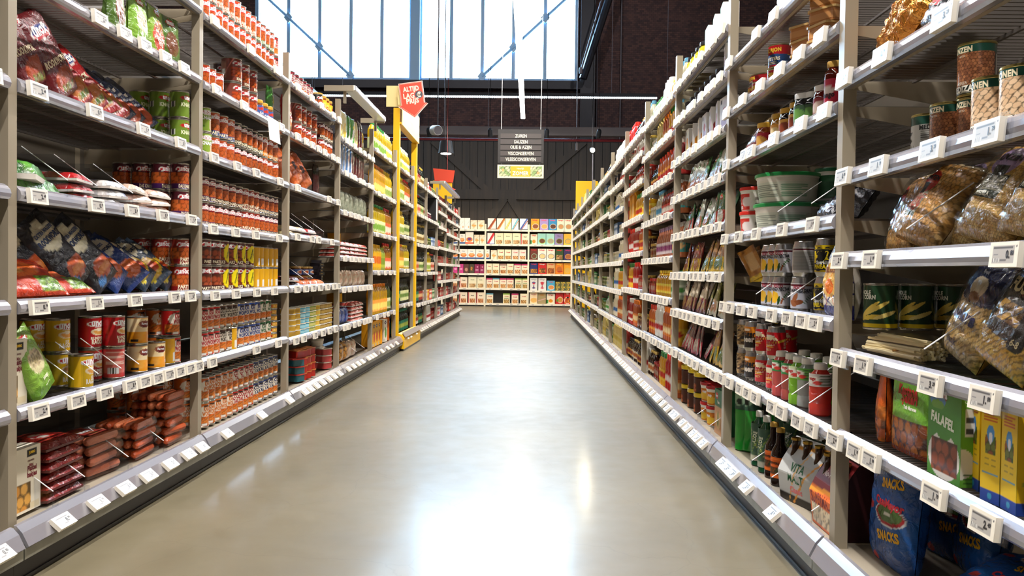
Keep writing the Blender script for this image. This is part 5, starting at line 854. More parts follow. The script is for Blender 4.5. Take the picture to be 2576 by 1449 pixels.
# hanging category sign
SY = 9.0
o = empty('category_sign', (-.125, SY, 2.04)); prop(o, 'dark hanging sign listing five food categories in cream letters', 'sign')
put('board', B().box(-.25, .25, 0, .03, 0, .365, 'ffffff', 'sign_dark'), o)
for i, t_ in enumerate(('ZUREN', 'SAUZEN', 'OLIE & AZIJN', 'VISCONSERVEN', 'VLEESCONSERVEN')):
    z = .292-.0635*i; k = B(); k.box(-.222, .222, -.008, 0, z-.026, z+.026, 'ffffff', 'sign_slat')
    put_text(k, t_, .5, .5, .036, 'f8f3d8', lambda s, q, l=0: (s-.222, -.009-l, q+z-.026), .444, .052, bold=.02, sx=.78, mat='printed_paper')
    put('slat', k, o)
k = B(); k.tube((-.215, .015, .36), (-.205, .015, 1.93), .0035, 6, 'ffffff', 'white_enamel'); k.tube((.215, .015, .36), (.225, .015, 1.93), .0035, 6, 'ffffff', 'white_enamel'); put('suspension_wire', k, o)
o = empty('summer_sign', (-.125, SY, 1.875)); prop(o, 'cream summer banner with yellow centre below the category sign', 'sign')
k = B(); k.box(-.252, .252, .001, .02, 0, .145, 'f4eec0', 'plastic')
plane_face(k, (-.252, 0, 0), (1, 0, 0), (0, 0, 1), .504, .145, 'f4eecc', [('b', .04, .1, .28, .9, .1, '8cae64', 'e8e4b8', 30, .05), ('b', .72, .1, .96, .9, .1, '8cae64', 'e8e4b8', 30, .05), ('e', .12, .6, .03, .1, 'f0b070'), ('e', .88, .4, .03, .1, 'f0b070'), ('r', .29, .10, .71, .90, 'f2b92c'), ('r', .0, .0, 1, .08, 'f4eecc'), ('r', 0, .92, 1, 1, 'f4eecc'), ('r', 0, 0, .035, 1, 'f4eecc'), ('r', .965, 0, 1, 1, 'f4eecc')],
    [('Heerlijk', .5, .70, .020, 'f4efd0', dict(bold=.02)), ('ZOMER', .5, .36, .044, 'f8f4e0', dict(bold=.03))], 100, 32)
put('panel', k, o)
k = B(); k.tube((-.21, .01, .14), (-.21, .01, .168), .003, 6, 'ffffff', 'grey_tray'); k.tube((.21, .01, .14), (.21, .01, .168), .003, 6, 'ffffff', 'grey_tray'); put('link_wire', k, o)

# promotion boards further back
o = empty('promotion_board', (-1.78, 16.5, 2.2)); prop(o, 'red and yellow promotion board above the far left shelves', 'board')
put('yellow_panel', B().box(-.20, .18, 0, .04, 0, .46, 'f0bc00', 'frame_yellow'), o)
k = B(); k.prism([(-.16, .42), (.20, .42), (.235, .66), (-.20, .70)], -.03, 0, 'y', 'e0492c', 'plastic'); put('red_panel', k, o)
k = B(); k.prism([(.16, .24), (.26, .28), (.16, .33)], -.03, 0, 'y', 'e0492c', 'plastic'); put('arrow_tip', k, o)
k = B(); k.tube((.08, .02, .46), (.08, .02, 7.5), .005, 5, 'c04a40', 'plastic'); put('cord', k, o)
o = empty('yellow_end_board', (1.15, 17.4, 0)); prop(o, 'tall plain yellow board standing behind the right rack end', 'board')
put('panel', B().box(-.22, .24, 0, .04, 0, 2.78, 'f0c000', 'frame_yellow'), o)

# ---------------------------------------------------------------- the racks
XL, XR, Y0, Y0R, BW, PH = 1.384, .806, 2.187, 2.2025, 1.25, 2.08
LS = BW-.038          # clear length between two uprights
LEFT = {-1: [.15, .47, .755, 1.055, 1.34, 1.63, 1.91]}
LEFT.update({0: LEFT[-1], 1: [.15, .47, .75, 1.03, 1.33, 1.62, 1.90], 2: [.15, .455, .75, 1.05, 1.33, 1.62, 1.90], 3: [.15, .445, .72, .945, 1.275, 1.56, 1.795],
    4: [.15, .45, .84, 1.175, 1.535, 1.90], 5: [.15, .49, .86, 1.22, 1.585, 1.91], 6: [.15, .45, .82, 1.17, 1.53, 1.90], 7: [.15, .45, .83, 1.18, 1.53, 1.90],
    8: [.15, .45, .70, .96, 1.2, 1.5, 1.72, 1.88], 9: [.15, .45, .70, .96, 1.2, 1.45, 1.68, 1.86], 10: [.15, .45, .70, .96, 1.2, 1.45, 1.68, 1.86]})
RIGHT = {-1: [.13, .46, .665, .905, 1.11, 1.35], 0: [.14, .455, .74, 1.005, 1.295, 1.50, 1.69], 1: [.14, .45, .66, .855, 1.06, 1.26, 1.455, 1.67, 1.855],
    2: [.14, .45, .71, .945, 1.19, 1.405, 1.64, 1.845], 3: [.14, .44, .73, 1.005, 1.26, 1.51, 1.705, 1.86], 4: [.14, .44, .70, .95, 1.19, 1.41, 1.64, 1.85],
    5: [.14, .44, .70, .95, 1.2, 1.45, 1.66, 1.85], 6: [.14, .45, .70, .95, 1.2, 1.45, 1.66, 1.85], 7: [.14, .45, .70, .95, 1.2, 1.45, 1.66, 1.85], 8: [.14, .45, .70, .95, 1.2, 1.45, 1.66, 1.85], 9: [.14, .45, .70, .95, 1.2, 1.45, 1.66, 1.85], 10: [.14, .45, .70, .95, 1.2, 1.45, 1.66, 1.85]}
for _k in LEFT:
    if _k != 0: LEFT[_k] = [.8565+(z-.8565)*1.022 if i else z for i, z in enumerate(LEFT[_k])]
LEFT[0] = LEFT[-1]
for _k in RIGHT: RIGHT[_k] = [.8565+(z-.8565)*1.036 if i else z for i, z in enumerate(RIGHT[_k])]
ORD = ['', 'first', 'second', 'third', 'fourth', 'fifth', 'sixth', 'seventh', 'eighth', 'ninth', 'tenth', 'eleventh', 'twelfth', 'thirteenth', 'fourteenth', 'fifteenth', 'sixteenth', 'seventeenth', 'eighteenth', 'nineteenth', 'twentieth'] + ['%dth' % i for i in range(21, 60)]
def bayname(s, k):
    n = k+1 if s < 0 else k+2
    if n == 0: return 'frontmost left bay'
    return '%s %s bay' % (ORD[n], 'left' if s < 0 else 'right')
DEPTH = .50
# local frame of a bay: x along the aisle (0..BW, left to right in the photo's sense of the rack), front towards -y
wire_b = B(); x = .02
while x < LS-.02: wire_b.box(x, x+.006, .02, DEPTH-.02, -.006, 0, 'ffffff', 'wire'); x += .024
for y in (.04, .17, .32, .46): wire_b.box(.01, LS-.01, y, y+.008, -.014, -.006, 'ffffff', 'wire')
wire_b.box(.001, LS-.001, .014, .026, -.028, 0, 'ffffff', 'shelf_paint')
DECK = wire_b.mesh('wire_deck')
rail = B(); RP = [(.014, .010), (.008, .012), (.000, .006), (-.008, -.003), (-.011, -.014), (-.009, -.023), (-.003, -.029), (.010, -.030), (.014, -.026)]
rail.prism(RP, .002, LS-.002, 'x', 'ffffff', 'rail_plastic')
RAIL = rail.mesh('price_rail')
br = B(); br.prism([(.03, -.008), (DEPTH-.02, -.008), (DEPTH-.02, -.085), (.34, -.085), (.03, -.03)], 0, .003, 'x', 'ffffff', 'shelf_paint')
BRK = br.mesh('shelf_bracket')
TAGS = []
for i, (eu, ct) in enumerate((('1.', '79'), ('0.', '80'), ('2.', '49'), ('1.', '09'), ('3.', '29'), ('0.', '79'))):
    t_ = B(); w_, h_ = .082, .042
    t_.box(-w_/2, w_/2, 0, .012, -h_/2, h_/2, 'efe9da', 'plastic')
    plane_face(t_, (-w_/2, -.0004, -h_/2), (1, 0, 0), (0, 0, 1), w_, h_, 'efe9da', [('r', .12, .16, .86, .84, 'b4b0aa'), ('r', .14, .72, .80, .82, '5a5858'), ('r', .92, .78, .95, .85, '555555'), ('d', .14, .20, .34, .34, 60), ('l', .38, .2, .62, .34, 2, '6a6868'), ('r', .15, .5, .3, .53, '77757a')], [(eu[0]+eu[1], .66, .50, .014, '26262c', NB()), (ct, .80, .56, .008, '26262c', NB())], 50, 24, 'plastic')
    TAGS.append(t_.mesh('price_tag'))
t_ = B(); t_.box(-.041, .041, 0, .012, -.021, .021, 'efe9da', 'plastic'); t_.box(-.03, .03, -.0006, .001, -.014, .014, 'bcb8b2', 'plastic'); TAGF = t_.mesh('price_tag')
clip = B(); clip.box(-.048, .048, -.004, .0, -.022, .018, 'ffffff', 'clear_plastic'); CLIP = clip.mesh('tag_clip')
post = B(); post.box(0.0005, .0375, 0, .034, .14, PH, 'ffffff', 'shelf_paint')
post.box(0.0005, .0375, DEPTH+.021, DEPTH+.05, .002, PH, 'ffffff', 'shelf_paint'); POST = post.mesh('upright')
def back_panels():
    p = B(); z = .16
    while z < PH-.05: p.box(.0, LS, DEPTH+.022, DEPTH+.03, z+.003, min(z+.297, PH-.02), 'ffffff', 'panel_paint'); z += .3
    return p.mesh('back_panel')
BACK = back_panels()
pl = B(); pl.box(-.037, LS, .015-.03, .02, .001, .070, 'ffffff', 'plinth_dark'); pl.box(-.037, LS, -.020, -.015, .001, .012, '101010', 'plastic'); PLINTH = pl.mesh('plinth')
kb = B(); kb.prism([(-.044, .070), (-.044, .098), (-.016, .136), (.0, .138), (.0, .07)], -.035, LS-.003, 'x', 'ffffff', 'kick_metal'); KERB = kb.mesh('kick_plate')
bd = B(); bd.box(-.037, LS, .0, DEPTH+.02, .118, .1395, 'ffffff', 'base_deck'); BDECK = bd.mesh('base_deck')
rb = B(); rb.prism([(-.046, .100), (-.052, .104), (-.034, .140), (-.018, .158), (-.010, .160), (-.014, .148)], -.030, LS-.006, 'x', 'ffffff', 'rail_plastic'); BRAIL = rb.mesh('base_price_rail')
dv = B(); dv.prism([(.0, .0), (.0, .05), (.14, .15), (.40, .15), (.40, 0)], 0, .003, 'x', 'ffffff', 'clear_plastic')
dv.tube((.0015, 0, .05), (.0015, .14, .15), .0015, 5, 'f4f4f4', 'plastic'); dv.box(-.004, .008, -.012, .0, 0, .022, 'e8e8ec', 'clear_plastic'); DIV = dv.mesh('shelf_divider')

TAGX = {(-1, 0): {6: [], 5: [237, 300, 352, 405, 452], 4: [78, 224, 348, 443], 3: [78, 228, 319, 397, 470], 2: [83, 225, 327, 427, 468], 1: [82, 178, 250, 314, 350, 383, 412, 440, 466, 488], 0: [112, 203, 275, 335, 392, 440, 475]},
 (-1, 1): {6: [530, 622, 688], 5: [535, 605, 700], 4: [528, 588, 636, 697], 3: [526, 583, 634, 694], 2: [531, 584, 637, 682], 1: [523, 636, 692], 0: [541, 632, 705]},
 (-1, 2): {6: [743, 778, 803, 833, 848], 5: [742, 764, 780, 796, 811, 832, 845], 3: [741, 778, 794, 829], 4: [742, 822, 845], 2: [740, 762, 781, 799, 817, 834, 845], 1: [737, 757, 786, 806, 823, 838, 850], 0: [745, 760, 776, 792, 808, 822, 836, 850]},
 (1, -1): {5: [2142, 2240, 2400], 4: [2140, 2230, 2368, 2515], 3: [2130, 2213, 2562], 2: [2127, 2192, 2365, 2504], 1: [2118, 2172, 2212, 2374, 2505], 0: [2200, 2300, 2450]},
 (1, 0): {6: [1845, 1915, 1960], 5: [1838, 1880, 1925, 1975, 2025, 2080], 4: [1838, 1885, 1902, 1960, 2030, 2090], 3: [1834, 1870, 1915, 1982, 2060], 2: [1827, 1849, 1876, 1906, 1955, 1997, 2035, 2068], 1: [1827, 1847, 1874, 1893, 1914, 1957, 1981, 2023, 2057], 0: [1853, 1866, 1880, 1918, 1988]}}
GPX = {}
def pixY(X, z, x):
    u = (x-IW/2)/F; dz = z-CH
    return (u*(X*FWD[0]+dz*FWD[2])-X*RGT[0]-dz*RGT[2])/(RGT[1]-u*FWD[1])
def local(s, k, x, z, X=None):
    """distance along bay k, measured from its photo-left post, of the photo column x at height z on the rack's front"""
    Y = pixY(s*(XL if s < 0 else XR) if X is None else X, z, x)
    return Y-(Y0+BW*k) if s < 0 else (Y0R+BW*(k+1)-.038)-Y
def bay_root(s, k):
    # left rack: x of the bay runs away from the camera; right rack: towards the camera
    if s < 0: return (-XL, Y0+BW*k, 0), (0, 0, PI/2)
    return (XR, Y0R+BW*(k+1)-.038, 0), (0, 0, -PI/2)
def make_bay(s, k, H, ntag, last=False, pegs=()):
    loc, rot = bay_root(s, k); o = empty('shelving_bay', loc, rot)
    prop(o, 'grey %s of the long rack with %s stocked shelves' % (bayname(s, k), ORD_N[len(H)]), 'shelving', 'bays of the %s rack' % ('left' if s < 0 else 'right'))
    put('upright', POST, o, (-.038, 0, 0))
    if last and s < 0: put('upright', POST, o, (LS, 0, 0))
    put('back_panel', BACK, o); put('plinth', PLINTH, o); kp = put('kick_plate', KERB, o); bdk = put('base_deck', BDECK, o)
    rl = put('price_rail', BRAIL, bdk)
    for j, z in enumerate(H):
        near = (s, k) in TAGX
        if j:
            d = put('shelf', DECK, o, (0, 0, z)); r_ = put('price_rail', RAIL, d)
            if (s, k) == (-1, 5): r_.location.x = .20; r_.scale.x = .83
            if (s, k) == (-1, 6): r_.location.x = .24; r_.scale.x = .80
            for bx in (.001, LS-.004): put('shelf_bracket', BRK, d, (bx, 0, 0))
            par, tz, ty, tilt = d, -.012, -.024, -.10
        else: par, tz, ty, tilt = bdk, .128, -.058, -.85
        if near and j in TAGX[(s, k)]: xs = [local(s, k, px, z) for px in TAGX[(s, k)][j]]
        else:
            n = ntag[j % len(ntag)] if isinstance(ntag, (list, tuple)) else ntag
            xs = [(i+.5)/n*LS+random.uniform(-.25, .25)*LS/n for i in range(n)]
        last_x = -9
        for x in sorted(xs):
            x = max(x, last_x+.084, .03)
            if x > LS-.03 or ((s, k) == (-1, 5) and x < .25) or ((s, k) == (-1, 6) and x < .28): continue
            last_x = x
            if abs(k) <= 2 and near:
                tg = put('price_tag', random.choice(TAGS), par, (x, ty, tz), (tilt, 0, 0))
                if j: put('tag_clip', CLIP, par, (x+.012, ty+.0125, tz-.003), (tilt, 0, 0))
            else: put('price_tag', random.choice(TAGS) if k < 3 else TAGF, par, (x, ty, tz), (tilt, 0, 0))
    for j in pegs:
        z = H[j]
        n = 11
        for i in range(n):
            pg = B(); 
            hk = put('hook', HOOK, o, ((i+.5)/n*BW, -.04, z+.0))
    return o
ORD_N = ['no', 'one', 'two', 'three', 'four', 'five', 'six', 'seven', 'eight', 'nine', 'ten']
hk_ = B(); hk_.tube((0, DEPTH, .0), (0, .02, .012), .003, 6, 'c8c8cc', 'tinned_steel'); hk_.tube((0, .02, .012), (0, -.01, .03), .004, 6, 'e0e0e0', 'plastic'); HOOK = hk_.mesh('hook')
BAYS = {}
for k in range(-1, 11): BAYS[(-1, k)] = make_bay(-1, k, LEFT[k], {-1: 5, 0: 5, 1: 4, 2: 7, 3: 7, 4: 4, 5: 4, 6: 6, 7: 7}.get(k, 9), last=(k == 10), pegs=())
for k in range(-1, 11): BAYS[(1, k)] = make_bay(1, k, RIGHT[k], {-1: 4, 0: 7, 1: 9}.get(k, 9), last=(k == 10))
# lit canopies on the left rack
def canopy(k, label, n=1.25):
    loc, rot = bay_root(-1, k); o = empty('canopy_lamp', (loc[0], loc[1], 2.17), rot); prop(o, label, 'canopy')
    c = B(); c.box(.0, n, -.10, -.02, -.02, .015, 'ececec', 'white_enamel')
    for i in range(int(n/.05)): c.box(.01+i*.05, .04+i*.05, -.105, -.095, -.018, .013, 'f4f4f4', 'rail_plastic')
    put('ribbed_strip', c, o)
    for q_ in (-.02, n): put('end_bracket', B().box(q_, q_+.02, -.09, .12, -.03, .01, 'd8d4cc', 'shelf_paint'), o)
    for x in (.02, n-.05): put('stay', B().box(x, x+.02, -.03, -.01, -.11, -.02, 'd0ccc4', 'shelf_paint'), o)
canopy(3, 'ribbed white canopy strip above the hanging packs, fourth left bay')
canopy(8, 'long ribbed white canopy strip near the far end of left rack', 2.5)

# ---------------------------------------------------------------- yellow promotion frame round the sixth left bay
o = empty('promotion_arch', (-XL, Y0+5*BW, 0), (0, 0, PI/2)); prop(o, 'yellow promotion arch standing round the oil bay on the left', 'display arch')
for x, h_ in ((.11, 2.54), (1.40, 2.375)): put('frame_post', B().box(x, x+.08, -.002, .061, .165, h_, 'ffffff', 'frame_yellow'), o)
c = B(); c.prism([(-.058, .022), (-.058, .128), (-.030, .172), (.008, .185), (.008, .16), (-.02, .022)], .21, 1.48, 'x', 'ffffff', 'frame_yellow'); put('frame_base', c, o)
c = B(); c.prism([(-.062, .140), (-.068, .144), (-.036, .192), (-.028, .190)], .26, 1.46, 'x', 'ffffff', 'rail_plastic'); put('price_rail', c, o)
c = B(); c.box(.22, 1.46, -.050, -.030, .002, .022, '141414', 'plastic'); put('base_foot', c, o)
c = B(); c.box(.13, 1.42, -.030, -.020, 2.37, 2.68, 'ffffff', 'header_cream')
put_text(c, 'ALTIJD DE LAAGSTE PRIJZEN', .5, .42, .022, 'd8c890', lambda s, q, l=0: (s+.13, -.0305-l, q+2.37), 1.29, .3, bold=.02, sx=.8); put('header_board', c, o)
c = B(); c.box(.12, 1.46, -.018, .05, 2.375, 2.395, 'ffffff', 'frame_yellow'); put('header_beam', c, o)
c = B(); c.box(.10, .108, -.019, .136, 2.548, 2.764, 'f0e4c4', 'header_cream'); put('side_board', c, o)
# arrow sign: stands square to the aisle
o = empty('arrow_sign', (-1.215, 8.50, 2.425), (0, math.radians(-8), 0)); prop(o, 'red downward arrow sign with cream lettering on the yellow arch', 'sign')
AP = [(.0, .0), (.155, .135), (.125, .135), (.125, .372), (-.125, .372), (-.125, .135), (-.155, .135)]
c = B(); c.prism(AP, 0, .012, 'y', 'f4e4d8', 'plastic')
c.prism([(x*.965, .010+z*.958) for x, z in AP], -.001, .0, 'y', 'e2503a', 'plastic')
c.prism([(x*.92, .020+z*.918) for x, z in AP], -.0016, -.001, 'y', 'f4dcc8', 'plastic')
c.prism([(x*.90, .0225+z*.905) for x, z in AP], -.0022, -.0016, 'y', 'e2503a', 'plastic')
SF = lambda s, q, l=0: (s-.125, -.0024-l, q)
put('arrow_board', c, o)
c = B()
put_text(c, 'ALTIJD', .49, .80, .052, 'f8ead0', SF, .25, .37, bold=.04, maxw=.165); put_text(c, 'LAG', .37, .635, .054, 'f8ead0', SF, .25, .37, bold=.04, maxw=.118); put_text(c, 'PRIJS', .50, .465, .054, 'f8ead0', SF, .25, .37, bold=.04, maxw=.165)
c.add([(.072+.040*math.cos(a_*PI/10), -.0027, .235+.040*math.sin(a_*PI/10)) for a_ in range(20)], [tuple(range(20))], '4a4a52', 'plastic')
put_text(c, '€', .79, .635, .060, 'f8ead0', lambda s, q, l=0: (s-.125, -.0034-l, q), .25, .37, bold=.05); put('lettering', c, o)
c = B(); c.box(-.155, -.10, .013, .019, .16, .26, 'f0e4c4', 'header_cream'); put('bracket', c, o)

# ---------------------------------------------------------------- stocking the shelves
STOCK = []; N_OBJ = [0]
BAGT = {'sausage_bag': .03, 'soup_pouch': .03, 'snack_bag': .045, 'bread_bag': .04, 'chickpea_bag': .045, 'lentil_bag': .045, 'pasta_bag': .045, 'cookie_bag': .04, 'nut_pouch': .02, 'nut_bag': .03, 'rice_bag': .03, 'fish_pouch': .03, 'salt_bag': .04, 'mix_sachet': .01, 'food_packet': .02, 'onion_net': .05, 'hanging_pack': .02, 'chestnut_pouch': .02}
FLATK = {'sausage_bag', 'soup_pouch', 'meal_pack', 'meat_pack', 'sausage_pack', 'pastry_box', 'snack_bag', 'hanging_pack', 'nut_bag', 'bread_bag', 'chickpea_bag', 'lentil_bag', 'pasta_bag', 'breadstick_bag', 'cookie_bag', 'nut_pouch', 'chestnut_pouch', 'falafel_box', 'couscous_box', 'rice_bag', 'fish_pouch', 'spice_sachet', 'jelly_box', 'salt_bag', 'malt_carrier', 'mix_sachet', 'mix_carton', 'spread_carton', 'meal_box', 'food_carton', 'food_packet', 'fat_carton', 'oil_carton', 'pate_box', 'onion_net'}
def heights(s, k): return (LEFT if s < 0 else RIGHT)[k]
def S(s, k, j, rows):
    """rows: (design, photo x from, photo x to, options)"""
    z0 = heights(s, k)[j]+.0008; lod = 1 if k <= (4 if s < 0 else 3) else 0
    for row in rows:
        key, xa, xb = row[:3]; op = row[3] if len(row) > 3 else {}
        d = D[key]; lay = op.get('lay', 1); ins = op.get('ins', .012); ins += .024; X = s*((XL if s < 0 else XR)+ins); rnd = d['depth'] == d['w'] and d['kind'] not in FLATK
        if xa >= 0 and (xb > 20 or xa > 20): a, b_ = sorted((local(s, k, xa, z0+.05, X), local(s, k, xb, z0+.05, X)))
        else: a, b_ = xa*LS, xb*LS
        if xb > 20 and rnd:
            if op.get('n') == 1 and not op.get('row'):
                Xc = X+s*d['w']/2; cx = local(s, k, (xa+xb)/2, z0+.05, Xc); a, b_ = cx-d['w']/2, cx+d['w']/2
            else: a += -s*d['w']/2; b_ += -s*d['w']/2
        m_ = d['w']/2 if op.get('n') == 1 else 0
        if m_: cc = min(max((a+b_)/2, m_+.004), LS-m_-.004); a, b_ = cc-m_, cc+m_
        a, b_ = max(a, .006), min(b_, LS-.006)
        if (s, k) == (-1, 5): a = max(a, .20); b_ = min(b_, 1.20)
        if (s, k) == (-1, 6): a = max(a, .25)
        if b_-a < d['w']*.3 and not op.get('n'): continue
        n = op.get('n') or max(1, int(round((b_-a)/(d['w']+.003))))
        if not op.get('ov'): n = max(1, min(n, int((b_-a+.02)/d['w'])))
        loc, rz = bay_root(s, k)
        for q in range(op.get('deep', 1)):
            for i in range(n):
                x = a+(b_-a)*(i+.5)/n
                for l in range(lay if not callable(lay) else lay(i, q)):
                    if op.get('skip') and (i, l) in op['skip']: continue
                    y = ins+q*(d['depth']+.006)+(random.uniform(0, .006) if 'deep' not in op else 0)+(d['w']/2 if rnd else BAGT.get(d['kind'], 0))
                    STOCK.append(dict(s=s, k=k, j=j, key=key, x=x, y=y, z=z0+l*(d['h']+.0004)+op.get('dz', 0), l=l, q=q+op.get('q', 0), n=i, lay=lay, lod=lod,
                        yaw=random.uniform(-1, 1)*op.get('jit', 12 if d['depth'] == d['w'] and d['kind'] not in ('cereal_box',) else 2)+op.get('yaw', (-24 if s < 0 else 30) if rnd else 0), rx=op.get('rx', 0)+random.uniform(-1, 1)*op.get('rj', 0), ry=op.get('ry', 0)+random.uniform(-1, 1)*op.get('rj', 0)))
def wall_fill(s, k, j, keys, x0=.0, x1=1.0, **op):
    """a run of different goods filling a shelf of a far bay"""
    n = len(keys); w_ = (x1-x0)/n
    for i, key in enumerate(keys):
        S(s, k, j, [(key, x0+w_*i+.004, x0+w_*(i+1)-.004, dict(op))])

# --- nearest left bay
S(-1, 0, 5, [('bpouch', 283, 335, dict(n=1)), ('gpouch', 335, 392, dict(n=1)), ('gpouchr', 388, 430, dict(n=1)), ('bpouch', 428, 452, dict(n=1)), ('u_purple', 452, 483, dict(lay=1, n=1, ins=.06)), ('u_yellow', 466, 492, dict(lay=1, n=1, ins=.1))])
S(-1, 0, 4, [('rook', 46, 118, dict(n=1, rx=-24, ry=-16, ins=.09, ov=1)), ('rook', 80, 165, dict(n=1, rx=-20, ry=-24, ins=.04, ov=1)), ('rook', 160, 232, dict(n=1, rx=-18, ry=-28, ins=.03, ov=1)), ('rookb', 225, 300, dict(n=2, rx=-30, ry=-30, ins=.03, ov=1)), ('rookb', 290, 345, dict(n=2, rx=-45, ry=-25, ins=.02, ov=1)), ('magere', 330, 410, dict(n=3, rx=-40, ry=-30, ins=.04, ov=1)),
    ('u_greend', 440, 478, dict(lay=2, n=1, deep=3, ins=.0))])
S(-1, 0, 3, [('salad', 42, 160, dict(n=1, ov=1)), ('salad', 60, 150, dict(n=1, ov=1, dz=.035, yaw=14)), ('fl_red', 165, 262, dict(n=2, lay=3, jit=16, rj=3)), ('fl_blue', 255, 340, dict(n=2, lay=3, jit=16, rj=4)), ('fl_pink', 330, 430, dict(n=3, lay=3, jit=18, rj=4)), ('u_purple', 440, 478, dict(lay=2, n=1, deep=4, ins=.0))])
S(-1, 0, 2, [('pita', 42, 200, dict(n=1, rx=-50, ins=.0, ov=1)), ('pita', 130, 270, dict(n=1, rx=-62, ins=-.0, ov=1, dz=.0)), ('extra', 100, 180, dict(n=1, rx=-32, ry=-30, ins=.08, ov=1)), ('extra', 190, 270, dict(n=1, rx=-28, ry=-28, ins=.04, ov=1)), ('extra', 255, 330, dict(n=1, rx=-30, ry=-30, ins=.03, ov=1)), ('bluep', 310, 395, dict(n=2, rx=-42, ry=-34, ins=.02, ov=1)), ('kip', 385, 470, dict(n=3, rx=-46, ry=-34, ins=.02, ov=1)),
    ('magere', 60, 330, dict(n=3, rx=-25, ry=-10, ins=.17, ov=1)), ('u_red', 440, 478, dict(lay=2, n=1, deep=3, ins=.0))])
S(-1, 0, 1, [('bakjes', 20, 64, dict(n=1, ov=1, ins=.02)), ('gpouch', 60, 120, dict(n=1, ov=1, ins=.12, rx=-8)), ('gpouch', 90, 180, dict(n=1, ov=1, ins=-.005, rx=-12, ry=-26)), ('r_yel', 108, 185, dict(n=1, lay=2, ins=.10)), ('r_yel', 60, 108, dict(n=1, lay=2, ins=.16)), ('r_yel', 172, 236, dict(n=1, ins=.004, ov=1)), ('r_red', 200, 258, dict(n=1, lay=2, ins=.07)), ('r_red', 258, 318, dict(n=1, ins=.02, dz=.1114)), ('r_pink', 258, 318, dict(n=1, ins=.02)), ('r_org', 321, 373, dict(n=1, lay=2, ins=.02)), ('r_org', 376, 410, dict(n=1, ins=.01)), ('j_back', 406, 434, dict(n=1, ins=.03)),
    ('j_red', 434, 484, dict(n=2, lay=2, ins=.03)), ('j_org', 440, 476, dict(n=1, lay=2, deep=2, ins=.10, q=1))])
S(-1, 0, 0, [('bakjes', 46, 104, dict(n=1, ov=1, ins=.02, jit=4)), ('smoked', 130, 205, dict(n=1, lay=6, ov=1, jit=5)), ('sausp', 225, 315, dict(n=1, lay=4, ov=1, jit=8, ins=.03)), ('saus', 330, 410, dict(n=1, lay=4, ov=1, jit=6, ins=.02)), ('saus', 415, 478, dict(n=1, lay=6, ov=1, jit=8)), ('j_org', 455, 484, dict(n=1, lay=2, deep=3, ins=.10, dz=.0))])
# --- second left bay
S(-1, 1, 6, [('u_orange', 512, 645, dict(lay=2)), ('u_green', 647, 690, dict(lay=2)), ('j_red', 691, 722, dict(lay=2))])
S(-1, 1, 5, [('u_yellow', 511, 563, dict(n=3)), ('u_dark', 562, 590, dict(lay=2, ins=.09, n=2)), ('u_big', 588, 650, dict(lay=2, n=3)), ('j_pickle', 650, 690, dict(n=3)), ('hangg', 686, 712, dict(n=2, dz=.0, ov=1, ins=.05))])
S(-1, 1, 4, [('u_greens', 509, 538, dict(lay=2, n=2)), ('u_blue', 538, 592, dict(lay=2, n=4)), ('u_black', 594, 662, dict(lay=2)), ('u_amber', 662, 708, dict(lay=2))])
S(-1, 1, 3, [('u_purple', 508, 545, dict(lay=2)), ('u_hot', 545, 578, dict(lay=2)), ('u_dark', 578, 612, dict(lay=2)), ('u_red', 612, 655, dict(lay=2)), ('u_navy', 655, 708, dict(lay=2))])
S(-1, 1, 2, [('j_dark2', 508, 558, dict(lay=2, n=2)), ('j_voor', 556, 600, dict(lay=2, n=2)), ('j_voor', 600, 640, dict(lay=2, n=2)), ('j_back', 641, 700, dict(lay=2)), ])
S(-1, 1, 1, [('j_red', 508, 554, dict(lay=2)), ('j_dark', 556, 600, dict(lay=2)), ('j_back', 570, 585, dict(n=1, ins=-.002, ov=1)), ('j_blue', 601, 657, dict(lay=2)), ('j_grn', 657, 685, dict(lay=2)), ('gold_tin', 685, 712, dict(lay=6))])
S(-1, 1, 0, [('j_org', 508, 585, dict(lay=2, deep=3)), ('j_rcoc', 585, 637, dict(lay=2, deep=3)), ('j_ncoc', 637, 708, dict(lay=2, deep=3))])
# --- third left bay
S(-1, 2, 6, [('j_hot', 735, 790, {}), ('u_black', 790, 806, dict(n=1)), ('j_bar', 806, 845, {})])
S(-1, 2, 5, [('rookb', 730, 745, dict(n=1, ry=-20, ov=1)), ('u_big', 748, 772, dict(lay=2)), ('u_big', 772, 800, dict(lay=2)), ('u_red', 798, 812, dict(n=1)), ('u_dark', 812, 842, dict(lay=2))])
S(-1, 2, 4, [('chips', 732, 800, dict(n=3, rx=-22, ry=-26, ov=1)), ('hangr', 800, 845, dict(n=4, ov=1, ins=.12))])
S(-1, 2, 3, [('fl_yel', 730, 770, dict(n=2, lay=2, jit=10)), ('fl_red', 770, 800, dict(n=1, lay=2, jit=10)), ('fl_pink', 800, 815, dict(n=1))])
S(-1, 2, 2, [('fl_dark', 730, 762, dict(n=2, lay=2, jit=12)), ('fl_org', 762, 815, dict(n=3, lay=1, rx=10, jit=16)), ('jr_blue', 745, 812, dict(n=3, lay=2, ins=.12)), ('b_black', 812, 838, dict(n=1, lay=8, ins=.08))])
S(-1, 2, 1, [('p_gold', 730, 755, dict(lay=5)), ('p_blue', 755, 778, dict(lay=5)), ('p_green', 778, 793, dict(lay=5)), ('p_yel', 793, 806, dict(lay=5)), ('p_brass', 808, 838, dict(lay=5))])
S(-1, 2, 0, [('t_teal', 729, 757, dict(lay=3, n=1)), ('t_red', 757, 790, dict(lay=4, n=3)), ('t_wide', 790, 808, dict(lay=4, n=1, ins=.06)), ('t_ham', 806, 820, dict(lay=3, n=1)), ('netbag', 812, 845, dict(n=2, ins=.08, ov=1)), ('t_red', 818, 848, dict(n=1))])
